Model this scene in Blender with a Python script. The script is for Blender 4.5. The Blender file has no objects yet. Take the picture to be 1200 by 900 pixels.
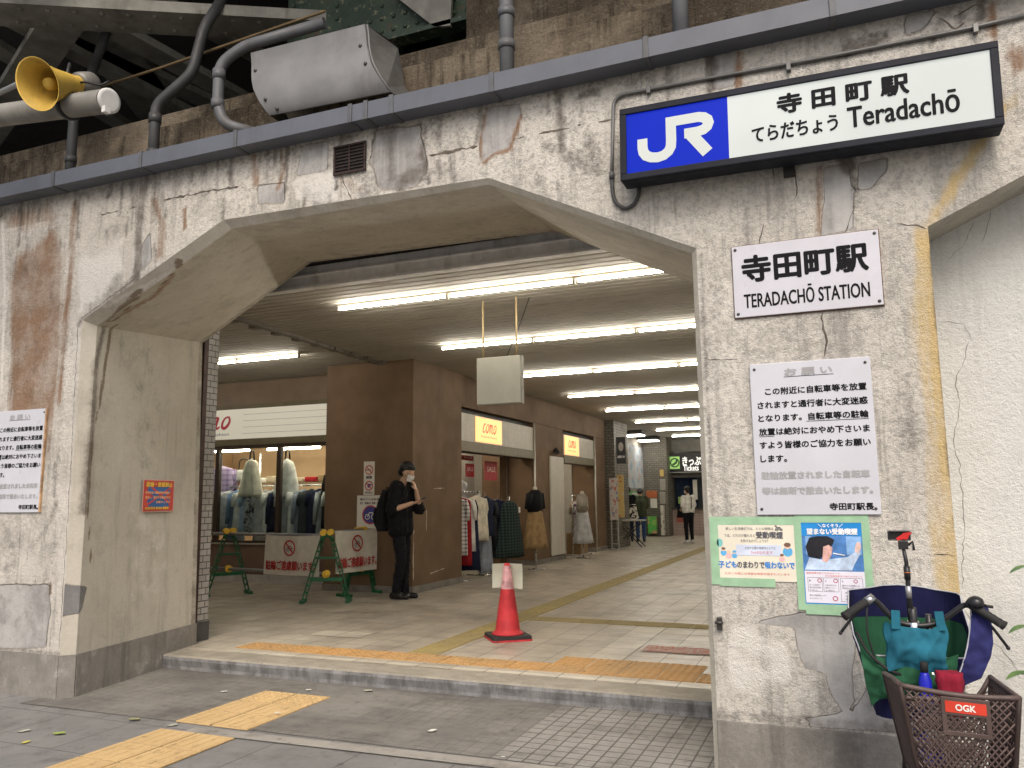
import bpy, bmesh, math, random
import numpy as np
from mathutils import Vector, Matrix, Euler, noise as mnoise
random.seed(7)
C = bpy.context.scene.collection
SC = bpy.context.scene
PI = math.pi

# ------------------------------------------------------------------ camera
cam = bpy.data.cameras.new("camera")
cam.sensor_width = 36.0
cam.lens = 28.16
cam.clip_start = 0.05
cam.clip_end = 2000
co = bpy.data.objects.new("camera", cam)
C.objects.link(co)
RIGHT = Vector((0.92378, 0.38280, -0.01070)).normalized()
FWD = Vector((-0.3776, 0.91505, 0.14203))
FWD = (FWD - RIGHT*FWD.dot(RIGHT)).normalized()
UP = RIGHT.cross(FWD)
co.matrix_world = Matrix(((RIGHT.x, UP.x, -FWD.x, 0), (RIGHT.y, UP.y, -FWD.y, 0), (RIGHT.z, UP.z, -FWD.z, 1.45), (0, 0, 0, 1)))
SC.camera = co

# ------------------------------------------------------------------ light
SUN_EL, SUN_AZ = math.radians(48), math.radians(160)     # azimuth clockwise from +Y
world = bpy.data.worlds.new("World")
SC.world = world
world.use_nodes = True
wn = world.node_tree
bg = wn.nodes["Background"]
sky = wn.nodes.new("ShaderNodeTexSky")
sky.sky_type = 'NISHITA'
sky.sun_disc = False
sky.sun_elevation = SUN_EL
sky.sun_rotation = SUN_AZ
sky.air_density = 1.0
sky.dust_density = 5.0
sky.ozone_density = 0.6
bg.inputs['Strength'].default_value = 0.13
wn.links.new(sky.outputs[0], bg.inputs[0])
sl = bpy.data.lights.new("sun", 'SUN')
sl.energy = 1.1
sl.angle = math.radians(30)
sl.color = (1.0, 0.95, 0.88)
so = bpy.data.objects.new("sun", sl)
C.objects.link(so)
sdir = Vector((math.sin(SUN_AZ)*math.cos(SUN_EL), math.cos(SUN_AZ)*math.cos(SUN_EL), math.sin(SUN_EL)))
so.rotation_euler = sdir.to_track_quat('Z', 'Y').to_euler()
so.location = (2, -6, 12)
SC.view_settings.view_transform = 'Standard'
SC.view_settings.look = 'None'
SC.view_settings.exposure = 0.52
SC.view_settings.gamma = 1.0
SC.cycles.max_bounces = 7
SC.cycles.diffuse_bounces = 5
SC.cycles.glossy_bounces = 3
SC.cycles.transmission_bounces = 6
SC.cycles.use_denoising = True
SC.cycles.sample_clamp_indirect = 6.0
SC.cycles.caustics_reflective = False
SC.cycles.caustics_refractive = False

# ------------------------------------------------------------------ node helpers
class NT:
    def __init__(s, name):
        s.m = bpy.data.materials.new(name)
        s.m.use_nodes = True
        s.t = s.m.node_tree
        s.b = s.t.nodes["Principled BSDF"]
        s.co = None
    def n(s, typ): return s.t.nodes.new(typ)
    def put(s, sock, v):
        if v is None: return
        if hasattr(v, 'links') or hasattr(v, 'is_linked'): s.t.links.new(v, sock)
        elif isinstance(v, (tuple, list)):
            v = tuple(v)
            sock.default_value = v if len(v) == len(sock.default_value) else v + (1.0,)
        else: sock.default_value = v
    def obj(s):
        if s.co is None: s.co = s.n("ShaderNodeTexCoord").outputs['Object']
        return s.co
    def scaled(s, sc, rot=(0, 0, 0)):
        m = s.n("ShaderNodeMapping")
        s.t.links.new(s.obj(), m.inputs[0])
        m.inputs['Scale'].default_value = sc
        m.inputs['Rotation'].default_value = rot
        return m.outputs[0]
    def noise(s, scale, detail=4, rough=.55, vec=None, dist=0):
        x = s.n("ShaderNodeTexNoise")
        s.t.links.new(vec or s.obj(), x.inputs['Vector'])
        x.inputs['Scale'].default_value = scale
        x.inputs['Detail'].default_value = detail
        x.inputs['Roughness'].default_value = rough
        x.inputs['Distortion'].default_value = dist
        return x.outputs['Fac']
    def voro(s, scale, vec=None, feature='F1'):
        x = s.n("ShaderNodeTexVoronoi"); x.feature = feature
        s.t.links.new(vec or s.obj(), x.inputs['Vector'])
        x.inputs['Scale'].default_value = scale
        return x.outputs['Distance']
    def math(s, op, a, b=None, c=None, clamp=False):
        x = s.n("ShaderNodeMath"); x.operation = op; x.use_clamp = clamp
        s.put(x.inputs[0], a); s.put(x.inputs[1], b)
        if c is not None: s.put(x.inputs[2], c)
        return x.outputs[0]
    def ss(s, v, a, b, lo=0.0, hi=1.0):
        x = s.n("ShaderNodeMapRange"); x.interpolation_type = 'SMOOTHSTEP'
        s.put(x.inputs[0], v)
        x.inputs[1].default_value = a; x.inputs[2].default_value = b
        x.inputs[3].default_value = lo; x.inputs[4].default_value = hi
        return x.outputs[0]
    def mix(s, f, a, b, mode='MIX'):
        x = s.n("ShaderNodeMix"); x.data_type = 'RGBA'; x.blend_type = mode
        s.put(x.inputs[0], f); s.put(x.inputs[6], a); s.put(x.inputs[7], b)
        return x.outputs[2]
    def attr(s, name):
        a = s.n("ShaderNodeAttribute"); a.attribute_name = name
        sp = s.n("ShaderNodeSeparateColor")
        s.t.links.new(a.outputs['Color'], sp.inputs[0])
        return sp.outputs[0], sp.outputs[1], sp.outputs[2], a.outputs['Alpha']
    def bump(s, h, strength, dist, prev=None):
        x = s.n("ShaderNodeBump")
        x.inputs['Strength'].default_value = strength
        x.inputs['Distance'].default_value = dist
        s.put(x.inputs['Height'], h)
        if prev is not None: s.t.links.new(prev, x.inputs['Normal'])
        return x.outputs[0]
    def end(s, col=None, rough=None, metal=None, normal=None, spec=None):
        s.put(s.b.inputs['Base Color'], col); s.put(s.b.inputs['Roughness'], rough)
        s.put(s.b.inputs['Metallic'], metal)
        if normal is not None: s.t.links.new(normal, s.b.inputs['Normal'])
        if spec is not None: s.b.inputs['Specular IOR Level'].default_value = spec
        return s.m

_pm = {}
def pm(name, col, rough=.6, metal=0.0, var=.12, scale=6, bump=0.0, bscale=80, dirt=0.0, spec=.4, emit=None, estr=0):
    """painted / plastic / metal surface with tonal variation and a little wear"""
    if name in _pm: return _pm[name]
    t = NT(name)
    n = t.noise(scale, 5, .6)
    c0 = tuple(c*(1-var) for c in col); c1 = tuple(min(1, c*(1+var)) for c in col)
    c = t.mix(t.ss(n, .3, .7), c0, c1)
    if dirt > 0:
        d = t.noise(scale*.7, 8, .7, vec=t.scaled((1.3, 1.3, .35)))
        c = t.mix(t.math('MULTIPLY', t.ss(d, .5, .75), dirt), c, (.07, .055, .04))
    r = t.ss(t.noise(scale*2.3, 3), .2, .8, max(.05, rough-.1), min(1, rough+.1))
    nm = t.bump(t.noise(bscale, 3), .5, bump) if bump > 0 else None
    t.end(c, r, metal, nm, spec)
    if emit:
        t.b.inputs['Emission Color'].default_value = tuple(emit) + (1,)
        t.b.inputs['Emission Strength'].default_value = estr
    _pm[name] = t.m
    return t.m

def fabric(name, col, var=.18):
    if name in _pm: return _pm[name]
    t = NT(name)
    n = t.noise(9, 4); w = t.noise(5, 2, vec=t.scaled((6, 6, .6)))
    c = t.mix(t.ss(n, .3, .7), tuple(x*(1-var) for x in col), tuple(min(1, x*(1+var)) for x in col))
    t.end(c, .9, 0, t.bump(w, .6, .01, t.bump(t.noise(350, 2), .2, .001)), .2)
    _pm[name] = t.m
    return t.m

def brickmat(name, axes, bw, bh, c1, c2, mortar_c, mortar=.006, offset=.5, rough=.45, bump=.004, dirt=.25, wear=None):
    if name in _pm: return _pm[name]
    t = NT(name)
    sx = t.n("ShaderNodeSeparateXYZ"); t.t.links.new(t.obj(), sx.inputs[0])
    cx = t.n("ShaderNodeCombineXYZ")
    for i, a in enumerate(axes):
        t.t.links.new(sx.outputs['XYZ'.index(a)], cx.inputs[i])
    b = t.n("ShaderNodeTexBrick")
    t.t.links.new(cx.outputs[0], b.inputs['Vector'])
    b.offset = offset; b.squash = 1
    b.inputs['Scale'].default_value = 1
    b.inputs['Brick Width'].default_value = bw; b.inputs['Row Height'].default_value = bh
    b.inputs['Mortar Size'].default_value = mortar; b.inputs['Mortar Smooth'].default_value = .2
    b.inputs['Color1'].default_value = c1 + (1,); b.inputs['Color2'].default_value = c2 + (1,); b.inputs['Mortar'].default_value = mortar_c + (1,)
    n = t.noise(1.7, 6, .6); f = t.noise(25, 5, .7)
    c = t.mix(t.math('MULTIPLY', t.ss(n, .42, .72), dirt), b.outputs['Color'], (.10, .085, .065))
    c = t.mix(t.math('MULTIPLY', t.ss(f, .5, .75), .22), c, (.12, .10, .08))
    c = t.mix(t.math('MULTIPLY', t.ss(t.voro(2.3), .06, .04), dirt*.8), c, (.07, .06, .05))
    if wear: c = t.mix(t.math('MULTIPLY', t.ss(t.noise(.8, 6, .6), .45, .65), .8), c, wear)
    r = t.ss(t.noise(4, 4), .3, .7, rough-.05, rough+.18)
    t.end(c, r, 0, t.bump(b.outputs['Fac'], .6, -bump), .4)
    _pm[name] = t.m
    return t.m

def emitmat(name, col, strength):
    if name in _pm: return _pm[name]
    t = NT(name)
    t.end(col, .5)
    t.b.inputs['Emission Color'].default_value = tuple(col) + (1,)
    t.b.inputs['Emission Strength'].default_value = strength
    _pm[name] = t.m
    return t.m

def glassmat(name, tint=(.9, .95, .95)):
    if name in _pm: return _pm[name]
    t = NT(name)
    g = t.n("ShaderNodeBsdfGlossy"); g.inputs['Roughness'].default_value = .04
    tr = t.n("ShaderNodeBsdfTransparent"); tr.inputs['Color'].default_value = tint + (1,)
    fr = t.n("ShaderNodeFresnel"); fr.inputs['IOR'].default_value = 1.22
    mx = t.n("ShaderNodeMixShader")
    t.t.links.new(fr.outputs[0], mx.inputs[0]); t.t.links.new(tr.outputs[0], mx.inputs[1]); t.t.links.new(g.outputs[0], mx.inputs[2])
    t.t.links.new(mx.outputs[0], t.t.nodes['Material Output'].inputs['Surface'])
    _pm[name] = t.m
    return t.m

# ------------------------------------------------------------------ mesh helpers
class MB:
    def __init__(s): s.v = []; s.f = []; s.sm = []
    def add(s, vs, fs, smooth=False):
        o = len(s.v); s.v += [tuple(v) for v in vs]
        for f in fs: s.f.append(tuple(i+o for i in f)); s.sm.append(smooth)
        return s
    def box(s, x0, x1, y0, y1, z0, z1):
        x0, x1 = min(x0, x1), max(x0, x1); y0, y1 = min(y0, y1), max(y0, y1); z0, z1 = min(z0, z1), max(z0, z1)
        return s.add([(x0, y0, z0), (x1, y0, z0), (x1, y1, z0), (x0, y1, z0), (x0, y0, z1), (x1, y0, z1), (x1, y1, z1), (x0, y1, z1)],
                     [(0, 3, 2, 1), (4, 5, 6, 7), (0, 1, 5, 4), (1, 2, 6, 5), (2, 3, 7, 6), (3, 0, 4, 7)])
    def hexa(s, p): return s.add(p, [(0, 3, 2, 1), (4, 5, 6, 7), (0, 1, 5, 4), (1, 2, 6, 5), (2, 3, 7, 6), (3, 0, 4, 7)])
    def bar(s, p0, p1, w, h, up=(0, 0, 1)):
        p0, p1, up = Vector(p0), Vector(p1), Vector(up)
        d = (p1-p0).normalized(); a = d.cross(up).normalized(); b = a.cross(d).normalized()
        q = []
        for p in (p0, p1):
            q += [p-a*w/2-b*h/2, p+a*w/2-b*h/2, p+a*w/2+b*h/2, p-a*w/2+b*h/2]
        return s.add(q, [(0, 3, 2, 1), (4, 5, 6, 7), (0, 1, 5, 4), (1, 2, 6, 5), (2, 3, 7, 6), (3, 0, 4, 7)])
    def tube(s, pts, r, n=10, caps=True, smooth=True):
        pts = [Vector(p) for p in pts]
        if not isinstance(r, (list, tuple)): r = [r]*len(pts)
        t0 = (pts[1]-pts[0]).normalized()
        a = t0.orthogonal().normalized()
        rings = []
        for i, p in enumerate(pts):
            if i == 0: t = t0
            elif i == len(pts)-1: t = (pts[i]-pts[i-1]).normalized()
            else: t = ((pts[i]-pts[i-1]).normalized()+(pts[i+1]-pts[i]).normalized()).normalized()
            a = (a-t*a.dot(t)).normalized(); b = t.cross(a)
            rings.append([p+(a*math.cos(2*PI*k/n)+b*math.sin(2*PI*k/n))*r[i] for k in range(n)])
        return s.loft(rings, caps, smooth)
    def cyl(s, p0, p1, r0, r1=None, n=16, caps=True): return s.tube([p0, p1], [r0, r0 if r1 is None else r1], n, caps)
    def loft(s, rings, caps=True, smooth=True):
        n = len(rings[0]); o = len(s.v)
        for r in rings: s.v += [tuple(p) for p in r]
        for i in range(len(rings)-1):
            for k in range(n):
                k2 = (k+1) % n
                s.f.append((o+i*n+k, o+i*n+k2, o+(i+1)*n+k2, o+(i+1)*n+k)); s.sm.append(smooth)
        if caps:
            s.f.append(tuple(o+k for k in reversed(range(n)))); s.sm.append(False)
            s.f.append(tuple(o+(len(rings)-1)*n+k for k in range(n))); s.sm.append(False)
        return s
    def lathe(s, prof, origin=(0, 0, 0), axis=(0, 0, 1), n=24, caps=True):
        o = Vector(origin); ax = Vector(axis).normalized(); a = ax.orthogonal().normalized(); b = ax.cross(a)
        return s.loft([[o+ax*z+(a*math.cos(2*PI*k/n)+b*math.sin(2*PI*k/n))*max(r, 1e-4) for k in range(n)] for r, z in prof], caps)
    def cap(s, p0, r0, p1, r1, n=12, h=4):
        p0, p1 = Vector(p0), Vector(p1)
        ax = p1-p0; L = ax.length
        if L < 1e-6: ax = Vector((0, 0, 1)); p1 = p0+ax*1e-4; L = 1e-4
        ax = ax/L
        prof = [(r0*math.sin(a), -r0*math.cos(a)) for a in [PI/2*i/h for i in range(h+1)]]
        prof += [(r1*math.cos(a), L+r1*math.sin(a)) for a in [PI/2*i/h for i in range(h+1)]]
        return s.lathe(prof, p0, ax, n)
    def ball(s, c, r, n=16, m=10):
        if not isinstance(r, (tuple, list)): r = (r, r, r)
        c = Vector(c); rings = []
        for i in range(m+1):
            a = -PI/2+PI*i/m; cr = max(math.cos(a), 1e-3)
            rings.append([c+Vector((r[0]*cr*math.cos(2*PI*k/n), r[1]*cr*math.sin(2*PI*k/n), r[2]*math.sin(a))) for k in range(n)])
        return s.loft(rings, True)
    def prism(s, poly, origin, u, v, depth):
        o, u, v = Vector(origin), Vector(u), Vector(v); nn = u.cross(v).normalized()*depth; n = len(poly)
        q = [o+u*x+v*y for x, y in poly]; q += [p+nn for p in q]
        fs = [tuple(reversed(range(n))), tuple(range(n, 2*n))]+[(k, (k+1) % n, n+(k+1) % n, n+k) for k in range(n)]
        return s.add(q, fs)
    def xform(s, M, start=0):
        s.v[start:] = [tuple(M @ Vector(p)) for p in s.v[start:]]; return s
    def mesh(s, name):
        me = bpy.data.meshes.new(name); me.from_pydata(s.v, [], s.f)
        for p, k in zip(me.polygons, s.sm): p.use_smooth = k
        return me

def world_of(o):
    """a thing's own placement; parts are written in world coordinates and carry no placement of their own"""
    if o.parent is None: return Matrix.Translation(o.location) @ o.rotation_euler.to_matrix().to_4x4()
    return Matrix.Identity(4)

def link(name, me, m=None, parent=None, bevel=0.0):
    o = bpy.data.objects.new(name, me); C.objects.link(o)
    if m is not None:
        me.materials.clear(); me.materials.append(m)
    if parent is not None:
        o.parent = parent; o.matrix_parent_inverse = world_of(parent).inverted()
    if bevel > 0:
        b = o.modifiers.new("bevel", 'BEVEL'); b.width = bevel; b.segments = 2; b.limit_method = 'ANGLE'; b.angle_limit = math.radians(40)
    return o

def part(name, mb, m, parent, bevel=0.0, label=None, fix=True):
    me = mb.mesh(name)
    if fix: recalc(me)
    o = link(name, me, m, parent, bevel)
    if label: o['label'] = label
    return o
def recalc(me):
    bm = bmesh.new(); bm.from_mesh(me); bmesh.ops.recalc_face_normals(bm, faces=bm.faces); bm.to_mesh(me); bm.free()

def thing(name, label, cat, loc=(0, 0, 0), group=None):
    o = bpy.data.objects.new(name, None); C.objects.link(o)
    o.location = loc; o.empty_display_size = .1
    o['label'] = label; o['category'] = cat
    if group: o['group'] = group
    return o
def solo(name, mb, m, label, cat, group=None, bevel=0.0, loc=None):
    me = mb.mesh(name); recalc(me)
    if loc is None:
        a = np.array(mb.v); loc = ((a[:, 0].min()+a[:, 0].max())/2, (a[:, 1].min()+a[:, 1].max())/2, a[:, 2].min())
    me.transform(Matrix.Translation(-Vector(loc)))
    o = link(name, me, m, None, bevel); o.location = loc
    o['label'] = label; o['category'] = cat
    if group: o['group'] = group
    return o
def structure(name, mb, m, kind='structure', label=None, cat=None):
    me = mb.mesh(name); recalc(me)
    o = link(name, me, m)
    o['kind'] = kind; o['label'] = label or name.replace('_', ' '); o['category'] = cat or name.replace('_', ' ')
    return o
def dup(root, loc, rz=None, label=None):
    def cp(o, par):
        c = o.copy(); C.objects.link(c)
        if par is not None: c.parent = par
        for ch in o.children: cp(ch, c)
        return c
    r = cp(root, None); r.location = loc
    if rz is not None: r.rotation_euler = (0, 0, rz)
    if label: r['label'] = label
    return r

def ribbon2d(pts, w):
    """a 2D band of even width along a polyline (list of quads)"""
    n = len(pts); L = []; R_ = []
    ws = w if isinstance(w, (list, tuple)) else [w]*n
    for i in range(n):
        p = Vector(pts[i])
        d0 = (p-Vector(pts[i-1])).normalized() if i > 0 else None
        d1 = (Vector(pts[i+1])-p).normalized() if i < n-1 else None
        if d0 is None: t = d1; k = 1
        elif d1 is None: t = d0; k = 1
        else:
            t = (d0+d1).normalized(); k = 1/max(.5, t.dot(d0))
        nn = Vector((-t.y, t.x))*ws[i]/2*k
        L.append(p+nn); R_.append(p-nn)
    return L, R_
def flat_band(mb, pts, w, origin, u, v):
    L, R_ = ribbon2d(pts, w); o, u, v = Vector(origin), Vector(u), Vector(v)
    n = len(pts); q = [o+u*p.x+v*p.y for p in L]+[o+u*p.x+v*p.y for p in R_]
    return mb.add(q, [(i, i+1, n+i+1, n+i) for i in range(n-1)])
def disc(mb, c, r, origin, u, v, n=20, r2=None, rin=0):
    o, u, v = Vector(origin), Vector(u), Vector(v); r2 = r2 or r
    P = lambda a, k: o+u*(c[0]+r*k*math.cos(a))+v*(c[1]+r2*k*math.sin(a))
    if rin:
        q = [P(2*PI*i/n, 1) for i in range(n)]+[P(2*PI*i/n, rin) for i in range(n)]
        return mb.add(q, [(i, (i+1) % n, n+(i+1) % n, n+i) for i in range(n)])
    return mb.add([P(2*PI*i/n, 1) for i in range(n)], [tuple(range(n))])

def text(name, body, origin, u, v, x0, x1, z0, z1, m, parent, bold=0.0, label=None, shear=0.0, keep=False):
    """flat lettering in the plane origin + u*x + v*z, its ink filling the box x0..x1, z0..z1"""
    c = bpy.data.curves.new('lettering', 'FONT'); c.body = body; c.shear = shear; c.resolution_u = 3
    o = bpy.data.objects.new('lettering', c); C.objects.link(o)
    dg = bpy.context.evaluated_depsgraph_get()
    me = bpy.data.meshes.new_from_object(o.evaluated_get(dg))
    bpy.data.objects.remove(o); bpy.data.curves.remove(c)
    me.name = name
    nv = len(me.vertices)
    a = np.zeros(nv*3); me.vertices.foreach_get('co', a); a = a.reshape(-1, 3)
    fs = [tuple(p.vertices) for p in me.polygons]
    bpy.data.meshes.remove(me)
    mn, mx = a[:, :2].min(0), a[:, :2].max(0)
    sz = (z1-z0)/max(mx[1]-mn[1], 1e-6)
    sx = (x1-x0)/max(mx[0]-mn[0], 1e-6)
    if keep: sx = min(sx, sz*1.05)
    px = x0+(a[:, 0]-mn[0])*sx; pz = z0+(a[:, 1]-mn[1])*sz
    o_, u_, v_ = np.array(origin, float), np.array(u, float), np.array(v, float)
    nn = np.cross(u_, v_); nn /= np.linalg.norm(nn)
    mb = MB()
    offs = [(0, 0)] if bold <= 0 else [(0, 0), (bold, 0), (-bold, 0), (0, bold), (0, -bold), (.7*bold, .7*bold), (-.7*bold, .7*bold), (.7*bold, -.7*bold), (-.7*bold, -.7*bold)]
    for k, (dx, dz) in enumerate(offs):
        P = o_+np.outer(px+dx, u_)+np.outer(pz+dz, v_)+nn*(.00015*k)
        mb.add([tuple(p) for p in P], fs)
    return part(name, mb, m, parent, label=label, fix=False)

def remesh(name, mb, voxel, m, parent, smooth=4, label=None, fold=0.0):
    me = mb.mesh('tmp'); o = bpy.data.objects.new('tmp', me); C.objects.link(o)
    r = o.modifiers.new('r', 'REMESH'); r.mode = 'VOXEL'; r.voxel_size = voxel; r.use_smooth_shade = True
    if smooth:
        k = o.modifiers.new('s', 'SMOOTH'); k.factor = .5; k.iterations = smooth
    dg = bpy.context.evaluated_depsgraph_get()
    nm = bpy.data.meshes.new_from_object(o.evaluated_get(dg))
    bpy.data.objects.remove(o); bpy.data.meshes.remove(me)
    nm.name = name
    if fold:
        nn = [v.normal.copy() for v in nm.vertices]
        for v, q in zip(nm.vertices, nn):
            c = v.co
            k = mnoise.noise(Vector((c.x*16, c.y*16, c.z*9)))+.6*mnoise.noise(Vector((c.x*9+c.z*22, c.y*9-c.z*14, c.z*26)))
            v.co = c+q*fold*(abs(k)*1.6-.5)
    for p in nm.polygons: p.use_smooth = True
    ob = link(name, nm, m, parent)
    if label: ob['label'] = label
    return ob

# ================================================================== concrete with stains
def concrete(name, ca, cb, speck, rough_h, brown=(.17, .095, .05), grime=(.075, .062, .052), cement=(.235, .235, .24), pale=(.60, .57, .52), ochre=(.56, .36, .10), streak=.35, patch=.5):
    t = NT(name)
    big = t.noise(.9, 7, .62); mid = t.noise(6, 6, .65); fine = t.noise(40, 5, .72); tiny = t.noise(170, 2, .6)
    st = t.noise(3.2, 7, .65, vec=t.scaled((2.2, 2.2, .22)))
    st2 = t.noise(9, 5, .6, vec=t.scaled((2.5, 2.5, .16)))
    c = t.mix(t.ss(big, .35, .65), ca, cb)
    c = t.mix(t.math('MULTIPLY', t.ss(st, .52, .68), streak), c, tuple(x*.45 for x in cb))
    c = t.mix(t.math('MULTIPLY', t.math('MULTIPLY', t.ss(st2, .54, .66), streak*.9), t.ss(big, .4, .6)), c, tuple(x*.36 for x in cb))
    c = t.mix(t.math('MULTIPLY', t.ss(mid, .55, .70), patch*.8), c, tuple(x*.58 for x in ca))
    c = t.mix(t.math('MULTIPLY', t.ss(mid, .44, .30), .35), c, pale)
    blot = t.noise(2.3, 8, .72)
    sxyz = t.n('ShaderNodeSeparateXYZ'); t.t.links.new(t.obj(), sxyz.inputs[0])
    rgh = t.ss(sxyz.outputs[0], -5.3, -3.6, .30, 1.0)
    c = t.mix(t.math('MULTIPLY', t.ss(blot, .49, .66), .34*patch/.5), c, tuple(x*.48 for x in cb))
    c = t.mix(t.math('MULTIPLY', t.ss(blot, .45, .28), .30), c, pale)
    c = t.mix(t.math('MULTIPLY', t.math('MULTIPLY', t.ss(fine, .50, .60), speck), rgh), c, tuple(x*.45 for x in ca))
    c = t.mix(t.math('MULTIPLY', t.ss(fine, .47, .38), speck*.5), c, tuple(min(.85, x*1.18) for x in ca))
    c = t.mix(t.math('MULTIPLY', t.ss(t.voro(16), .10, .03), .5*speck), c, (.10, .085, .07))
    R_, G, B, _a = t.attr('stain')
    O, K, A, _b = t.attr('mark')
    jit = t.math('ADD', t.math('MULTIPLY', t.math('SUBTRACT', mid, .5), .9), t.math('MULTIPLY', t.math('SUBTRACT', fine, .5), .5))
    jst = t.math('ADD', t.math('MULTIPLY', t.math('SUBTRACT', st2, .5), 1.3), t.math('MULTIPLY', t.math('SUBTRACT', fine, .5), .3))
    jsm = t.math('MULTIPLY', t.math('SUBTRACT', mid, .5), .7)
    def m(ch, j, a=.42, b=.60): return t.math('MULTIPLY', t.ss(t.math('ADD', ch, j), a, b), t.ss(ch, .02, .12))
    c = t.mix(t.math('MULTIPLY', m(A, jit), .8), c, pale)
    c = t.mix(t.math('MULTIPLY', m(B, jsm, .33, .43), .55), c, (.16, .125, .09))
    cem = t.mix(t.ss(blot, .36, .64), tuple(x*.70 for x in cement), tuple(x*1.18 for x in cement))
    cem = t.mix(t.math('MULTIPLY', t.ss(mid, .52, .68), .5), cem, tuple(x*.55 for x in cement))
    cem = t.mix(t.math('MULTIPLY', t.ss(st, .50, .64), .45), cem, tuple(x*1.45 for x in cement))
    c = t.mix(t.math('MULTIPLY', m(B, jsm, .44, .52), .93), c, cem)
    op = t.ss(t.noise(3.5, 6, .7), .30, .60, .58, 1.0)
    c = t.mix(t.math('MULTIPLY', t.math('MULTIPLY', m(R_, jst, .10, .82), .90), op), c, t.mix(st, brown, tuple(x*1.9 for x in brown)))
    c = t.mix(t.math('MULTIPLY', t.math('MULTIPLY', m(O, jst, .15, .85), .85), op), c, t.mix(st2, ochre, (.62, .50, .26)))
    c = t.mix(t.math('MULTIPLY', t.math('MULTIPLY', m(G, jit, .22, .85), .85), op), c, t.mix(st, grime, tuple(x*1.7 for x in grime)))
    c = t.mix(t.math('MULTIPLY', m(K, t.math('MULTIPLY', jit, .8), .34, .66), .78), c, (.13, .085, .045))
    smooth = t.math('SUBTRACT', 1.0, t.math('MULTIPLY', m(B, jsm, .44, .50), .85))
    h = t.math('ADD', t.math('MULTIPLY', fine, 1.0), t.math('MULTIPLY', tiny, .5))
    h = t.math('ADD', t.math('MULTIPLY', h, smooth), t.math('MULTIPLY', m(B, jsm, .44, .50), -1.1))
    nb = t.bump(h, .9, rough_h*1.5, t.bump(mid, .5, rough_h*2.2))
    t.end(c, t.ss(mid, .3, .7, .82, .96), 0, nb, .25)
    return t.m

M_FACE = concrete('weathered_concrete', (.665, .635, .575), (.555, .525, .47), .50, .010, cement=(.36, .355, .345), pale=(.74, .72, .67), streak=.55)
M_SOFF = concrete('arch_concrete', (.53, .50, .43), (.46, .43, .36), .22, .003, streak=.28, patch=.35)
M_PLIN = concrete('plinth_cement', (.27, .255, .23), (.20, .185, .165), .25, .003, streak=.5)
M_INFILL = concrete('infill_render', (.70, .70, .675), (.64, .64, .61), .12, .008, streak=.12, patch=.18)
M_OLD = concrete('stained_old_concrete', (.36, .30, .22), (.085, .065, .045), .5, .02, pale=(.42,.38,.30), streak=.9, patch=.95)

class Panel:
    """a surface grid p(u,v) with stain attributes painted in the surface's own metres (a, z)"""
    def __init__(s): s.v = []; s.f = []; s.a = []; s.z = []
    def strip(s, P, nu, nv, coord):
        o = len(s.v)
        for i in range(nu+1):
            for j in range(nv+1):
                p = P(i/nu, j/nv); s.v.append(tuple(p)); a, z = coord(p); s.a.append(a); s.z.append(z)
        for i in range(nu):
            for j in range(nv):
                q = o+i*(nv+1)+j
                s.f.append((q, q+nv+1, q+nv+2, q+1))
    def done(s):
        s.A = np.array(s.a); s.Z = np.array(s.z); n = len(s.a)
        s.stain = np.zeros((n, 4)); s.mark = np.zeros((n, 4))
        rs = np.random.RandomState(3)
    def d(s, pts):
        best = np.full(len(s.A), 9.9)
        for (x0, y0), (x1, y1) in zip(pts[:-1], pts[1:]):
            dx, dy = x1-x0, y1-y0; L = max(dx*dx+dy*dy, 1e-9)
            k = np.clip(((s.A-x0)*dx+(s.Z-y0)*dy)/L, 0, 1)
            best = np.minimum(best, np.hypot(s.A-x0-k*dx, s.Z-y0-k*dy))
        return best
    def ch(s, c): return (s.stain, 'RGB'.index(c)) if c in 'RGB' else (s.mark, 'OKA'.index(c))
    def put(s, c, val):
        arr, i = s.ch(c); arr[:, i] = np.maximum(arr[:, i], val)
    def line(s, c, pts, w, amt=1.0): s.put(c, np.clip(1.15-s.d(pts)/w, 0, 1)*amt)
    def box(s, c, a0, a1, z0, z1, soft=.05, amt=1.0):
        e = np.minimum(np.minimum(s.A-a0, a1-s.A), np.minimum(s.Z-z0, z1-s.Z))
        s.put(c, np.clip(e/soft+.5, 0, 1)*amt)
    def poly(s, c, pts, soft=.03, amt=1.0):
        inside = np.zeros(len(s.A), bool); n = len(pts)
        for i in range(n):
            x0, y0 = pts[i]; x1, y1 = pts[(i+1) % n]
            cond = ((y0 > s.Z) != (y1 > s.Z)) & (s.A < (x1-x0)*(s.Z-y0)/((y1-y0) or 1e-9)+x0)
            inside ^= cond
        dd = s.d(list(pts)+[pts[0]])
        s.put(c, np.clip(np.where(inside, .5+dd/soft, .5-dd/soft), 0, 1)*amt)
    def build(s, name, m, parent, smooth=False):
        me = bpy.data.meshes.new(name); me.from_pydata(s.v, [], s.f)
        for nm, arr in (('stain', s.stain), ('mark', s.mark)):
            at = me.attributes.new(nm, 'FLOAT_COLOR', 'POINT'); at.data.foreach_set('color', arr.astype(np.float32).ravel())
        o = link(name, me, m, parent)
        return o

Y0 = 4.49; YB = 6.1; ZT = 4.13
wall = thing('station_wall', 'weathered stained concrete viaduct wall pierced by a broad arched station entrance', 'wall', (-3, Y0, 0))
def lerp(a, b, t): return a+(b-a)*t
face = Panel()
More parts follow.
